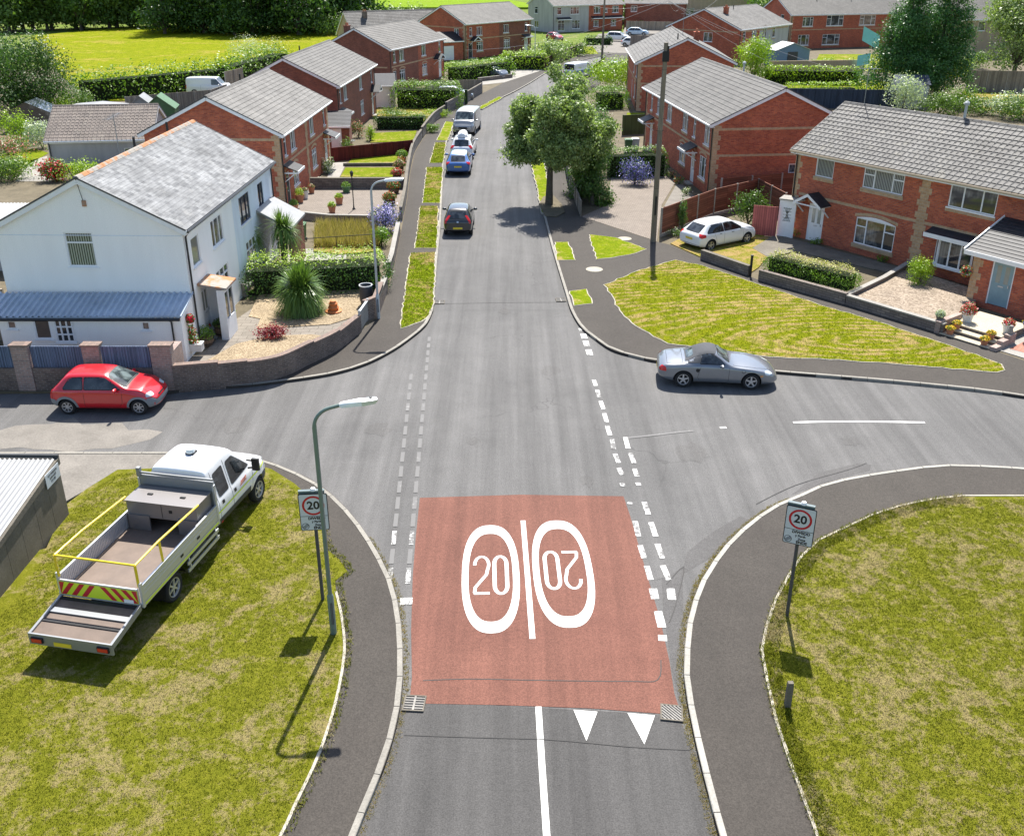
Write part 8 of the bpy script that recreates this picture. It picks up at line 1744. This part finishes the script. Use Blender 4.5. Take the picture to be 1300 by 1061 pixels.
# ---- speed signs with lettering
def text_mesh(s, size, loc, parent, mat, name='lettering', bold=.0, align='CENTER', rot=0):
    cu = bpy.data.curves.new('t', 'FONT'); cu.body = s; cu.size = size; cu.align_x = align; cu.align_y = 'CENTER'; cu.offset = bold; cu.extrude = .0012; cu.resolution_u = 3
    o = bpy.data.objects.new('t', cu); COL.objects.link(o); dg = bpy.context.evaluated_depsgraph_get(); dg.update(); me = bpy.data.meshes.new_from_object(o.evaluated_get(dg)); bpy.data.objects.remove(o)
    me.materials.clear(); me.materials.append(mat); o = bpy.data.objects.new(name, me); COL.objects.link(o); o.parent = parent; o.location = loc; o.rotation_euler = (R(90), rot, 0); return o
def sign(label, p, ang, px_off=0, h0=2.12):
    t = empty('speed_sign', (p[0], p[1], 0), ang); tag(t, label, 'road sign', 'zone signs at the street entrance'); W_, H_ = .66, .98
    m_ = MB(); m_.tube([(px_off,.05,-.1),(px_off,.05,h0+H_-.05)], .042, 10); m_.tube([(px_off,.05,0.0),(px_off,.05,.02)], .09, 10); m_.build('post', M['dkgrey'], t, smooth=True)
    m_ = MB(); P = round_poly([(-W_/2,h0),(-W_/2,h0+H_),(W_/2,h0+H_),(W_/2,h0)], .05)
    f_ = [(x,-.012,z) for x, z in P]; b_ = [(x,.006,z) for x, z in P]; m_.face(b_); m_.face(f_[::-1]); m_.grid([f_+[f_[0]], b_+[b_[0]]]); pl = m_.build('sign_plate', M['signblack'], t)
    m_ = MB(); P = round_poly([(-W_/2+.018,h0+.018),(-W_/2+.018,h0+H_-.018),(W_/2-.018,h0+H_-.018),(W_/2-.018,h0+.018)], .04); m_.face([(x,-.0145,z) for x, z in P][::-1]); fc = m_.build('sign_face', M['signface'], pl)
    zc = h0+H_*.68; m_ = MB(); o_ = [(.255*math.cos(a),-.0165,zc+.255*math.sin(a)) for a in [2*math.pi*k/40 for k in range(41)]]; i_ = [(.205*math.cos(a),-.0165,zc+.205*math.sin(a)) for a in [2*math.pi*k/40 for k in range(41)]]; m_.grid([o_, i_]); m_.build('red_ring', M['signred'], pl)
    text_mesh('20', .29, (0,-.017,zc-.003), pl, M['signblack'], 'number', .008)
    m_ = MB(); zl = h0+H_*.395; m_.box((-W_/2+.01,-.0165,zl-.006),(W_/2-.01,-.0145,zl+.006)); m_.build('dividing_line', M['signblack'], pl)
    text_mesh('DIWEDD', .098, (.055,-.017,h0+.325), pl, M['signblack'], 'lettering', .004); text_mesh('y Parth', .078, (.05,-.017,h0+.238), pl, M['signblack'], 'lettering', .003); text_mesh('Zone', .078, (.085,-.017,h0+.150), pl, M['signblack'], 'lettering', .003); text_mesh('ENDS', .098, (.09,-.017,h0+.068), pl, M['signblack'], 'lettering', .004)
    m_ = MB(); cz = h0+.12; cx_ = -.215; o_ = [(cx_+.085*math.cos(a),-.0165,cz+.085*math.sin(a)) for a in [2*math.pi*k/24 for k in range(25)]]; i_ = [(cx_+.073*math.cos(a),-.0165,cz+.073*math.sin(a)) for a in [2*math.pi*k/24 for k in range(25)]]; m_.grid([o_, i_])
    for k in range(4): f0 = -.030+k*.018; m_.beam((cx_-.06-f0*.5,-.017,cz-.045+f0),(cx_+.06-f0*.5,-.017,cz+.045+f0),.008,.003,up=(0,1,0))
    m_.build('zone_end_symbol', M['signblack'], pl)
    m_ = MB(); m_.box((-W_/2+.01,.012,h0+H_-.02),(W_/2-.06,.10,h0+H_+.06)); m_.build('light_housing', M['signback'], t); m_ = MB(); m_.lathe([(0,.07),(.05,.055),(.07,0)], 14, (.02,.05,h0+H_+.061)); m_.build('light_cap', M['white'], t, smooth=True)
    m_ = MB(); 
    for zz in (h0+.2, h0+H_-.25): m_.box((-.25,.008,zz),(.25,.03,zz+.04))
    m_.build('bracket', M['galv'], t)
q = at(410,767); sign('20 speed sign with zone ends plate, left one, behind the street lamp', (q.x, q.y), R(5)); q = at(998,787); sign('20 speed sign with zone ends plate, right one, leaning over the right grass edge', (q.x, q.y), R(-24))
# marker stub in the right grass
q = at(997,903); m_ = MB(); m_.box((-.06,-.05,0),(.06,.05,.62)); m_.box((-.055,-.045,.62),(.055,.045,.66)); tag(m_.build('marker_post', M['dkconc'], loc=(q.x+.03, q.y+.02, GZ)), 'short concrete marker post in the sign shadow on the right grass', 'marker post')
for i, (x, y) in enumerate(((1113,975),(1214,966),(936,966))): q = at(x, y); m_ = MB(); m_.lathe([(0,.05),(.12,.045),(.16,0)], 8); m_.build
# ---- concrete garage bottom left
ga = empty('concrete_garage', (-12.36,23.0,0), R(-91)); tag(ga, 'weathered concrete panel garage with white corrugated roof at the left edge', 'garage')
# local x runs towards the camera along the right wall, local y to the right (outwards)
def fall(b): b.v = [(x, y, z*(1-.075*max(x, 0))) for x, y, z in b.v]
m_ = MB()
for k in range(9): m_.box((k*.78+.006,-.08,0),(k*.78+.774,.0,1.86))
for k in range(7): m_.box((.0,-.1-k*.8-.79,0),(.07,-.1-k*.8-.006,1.9))
fall(m_); m_.build('wall', M['dkconc'], ga); m_ = MB(); rows = [[], []]; y = -.05
while y > -5.6:
    for dy, dz in ((0,0),(.05,.03),(.09,.0)): rows[0].append((.06,y-dy,1.88+dz)); rows[1].append((7.1,y-dy,1.88+dz))
    y -= .13
m_.grid(rows); rows2 = [[(a,b,c-.03) for a,b,c in r] for r in rows]; m_.grid(rows2[::-1]); fall(m_); m_.build('roof', M['corr_white'], ga)
m_ = MB(); m_.box((-.06,-5.6,1.75),(.0,.03,1.97)); m_.box((-.06,.002,1.85),(7.1,.05,2.03)) if False else None; m_.build('fascia', M['dkgrey'], ga); m_ = MB(); m_.box((-.05,.001,1.68),(7.1,.035,1.88)); fall(m_); m_.build('eave_board', M['dkconc'], ga)
sn = MB(); sn.box((.1,.037,1.40),(.86,.05,1.80)); so_ = sn.build('notice', M['signface'], ga)
for k, (s_, z_) in enumerate((('NO PARKING', 1.70), ('GARAGES', 1.60), ('IN USE', 1.50))):
    o = text_mesh(s_, .085, (.48, .052, z_), so_, M['signblack'], 'lettering', .001); o.rotation_euler = (R(90), 0, R(180))
for o in [c for c in bpy.data.objects if c.parent == so_]: o.rotation_euler = (R(90), 0, R(180))
# ---- pan-tiled garage behind the white house
house('garage_building', 'low grey garage with brown pantile roof behind the white house ridge', at(66,213)+Vector((0,0,0)), at(196,210), 6.5, 2.0, 3.9, wall='greyrender', roof='tile_brown', pan=True, course=.33, quoins=False, cat='garage', front=[(5.3,.5,1.9,.8,'2',dict(frame='upvc'))], over=.2)
def hut(name, label, p, w_, d_, h, rh, wm, rm, rz=0, cat='shed', door_=True):
    t = empty(name, (p[0], p[1], GZ), rz); tag(t, label, cat); m_ = MB(); facade(m_, (0,0,0), (1,0,0), w_, h, []); facade(m_, (w_,0,0), (0,1,0), d_, h, []); facade(m_, (w_,d_,0), (-1,0,0), w_, h, []); facade(m_, (0,d_,0), (0,-1,0), d_, h, [])
    m_.face([(0,0,h),(w_,0,h),(w_/2,0,h+rh)]); m_.face([(w_,d_,h),(0,d_,h),(w_/2,d_,h+rh)]); m_.build('wall', M[wm], t); m_ = MB()
    for s_ in (-1, 1):
        e = (w_/2+s_*(w_/2+.1)); zz = h-.1*rh/(w_/2); m_.beam((e,d_/2,zz+.03),(w_/2,d_/2,h+rh+.03), d_+.3, .05)
    m_.build('roof', M[rm], t)
    if door_: m_ = MB(); m_.box((w_*.35,-.03,.05),(w_*.65,-.003,h*.9)); m_.build('door', M['dkgrey'], t)
    return t
q = at(983,86); hut('garden_shed', 'blue garden shed with pale felt roof in front of the long brick house', (q.x, q.y), 5.2, 3.0, 2.1, .9, 'bluefelt', 'feltwhite', R(15)); q = at(1165,136); hut('garden_shed', 'grey shed with dark blue roof at the foot of the conifers', (q.x, q.y-2), 3.6, 3, 2.3, .7, 'greyrender', 'fence_dkblue', R(80))
q = at(163,157); hut('garden_tent', 'white pointed greenhouse tent behind the pantile garage', (q.x, q.y), 2.6, 2.4, 1.2, 1.1, 'corr_white', 'corr_white', R(10), 'greenhouse', False); q = at(184,157); hut('garden_tent', 'green pointed greenhouse tent beside the white one', (q.x, q.y), 2.8, 2.4, 1.2, 1.1, 'greenplastic', 'greenplastic', R(10), 'greenhouse', False)
q = at(10,170); hut('greenhouse', 'small glazed greenhouse among the allotments', (q.x, q.y), 4.0, 2.6, 1.6, .9, 'pane', 'pane_dk', R(5), 'greenhouse', False); q = at(90,163); hut('garden_shed', 'low white-roofed shed beyond the pantile garage', (q.x, q.y), 4.6, 2.2, 1.7, .2, 'greyrender', 'corr_white', 0)
q = at(-60,280); m_ = MB(); rows = [[], []]; x = 0
while x < 7.6:
    for dx, dz in ((0,0),(.06,.04),(.12,0)): rows[0].append((x+dx,0,2.5+dz)); rows[1].append((x+dx,3.6,2.6+dz))
    x += .18
m_.grid(rows); rt = empty('lean_to_roof', (-27.0,45.5,0)); tag(rt, 'white corrugated shelter roof behind the white house at the left edge', 'shelter'); m_.build('roof', M['corr_white'], rt); m_ = MB(); m_.box((0,.05,0),(7.6,.15,2.45)); m_.box((7.5,.15,0),(7.6,3.5,2.5)); m_.build('wall', M['greyrender'], rt)
# timber board fence beyond the left end of the white house
panel_fence('board_fence', 'mossy timber fence at the left edge behind the lean-to', [Vector((-23.5,36.5,0)), Vector((-20.2,36.2,0))], 2.2, 'fence_tan', postmat='fence_tan')
# laundry line
q = at(1106,96); wl = empty('rotary_line', (q.x, q.y, 0)); tag(wl, 'washing line post with turquoise towels beside the conifers', 'washing line'); m_ = MB(); m_.tube([(0,0,0),(0,0,5.2)], .05, 6); m_.build('post', M['galv'], wl)
def towel(label, a, b, drop):
    m_ = MB(); rows = []
    for j in range(5): rows.append([(a[0]+(b[0]-a[0])*k/8, a[1]+(b[1]-a[1])*k/8+.05*math.sin(k*1.7)*j/4, a[2]+(b[2]-a[2])*k/8-drop*j/4) for k in range(9)])
    m_.grid(rows); m_.grid([[(x, y+.02, z) for x, y, z in r] for r in rows][::-1]); tag(m_.build('towel', M['turq'], loc=(0,0,0), smooth=True), label, 'towel', 'turquoise towels on the washing line')
q = at(1088,97); towel('turquoise towel flying highest left of the conifers', (q.x,q.y,6.0), (q.x+2.2,q.y,4.9), 1.7); towel('lower turquoise towel near the tan garden wall', (q.x-.6,q.y-1,2.6), (q.x+1.0,q.y-1,2.9), 1.3)
# hanging ball planters and satellite clutter on the ribbed-roof house
for i, (x, zz) in enumerate(((8.4,2.75),(5.4,2.75))):
    pass
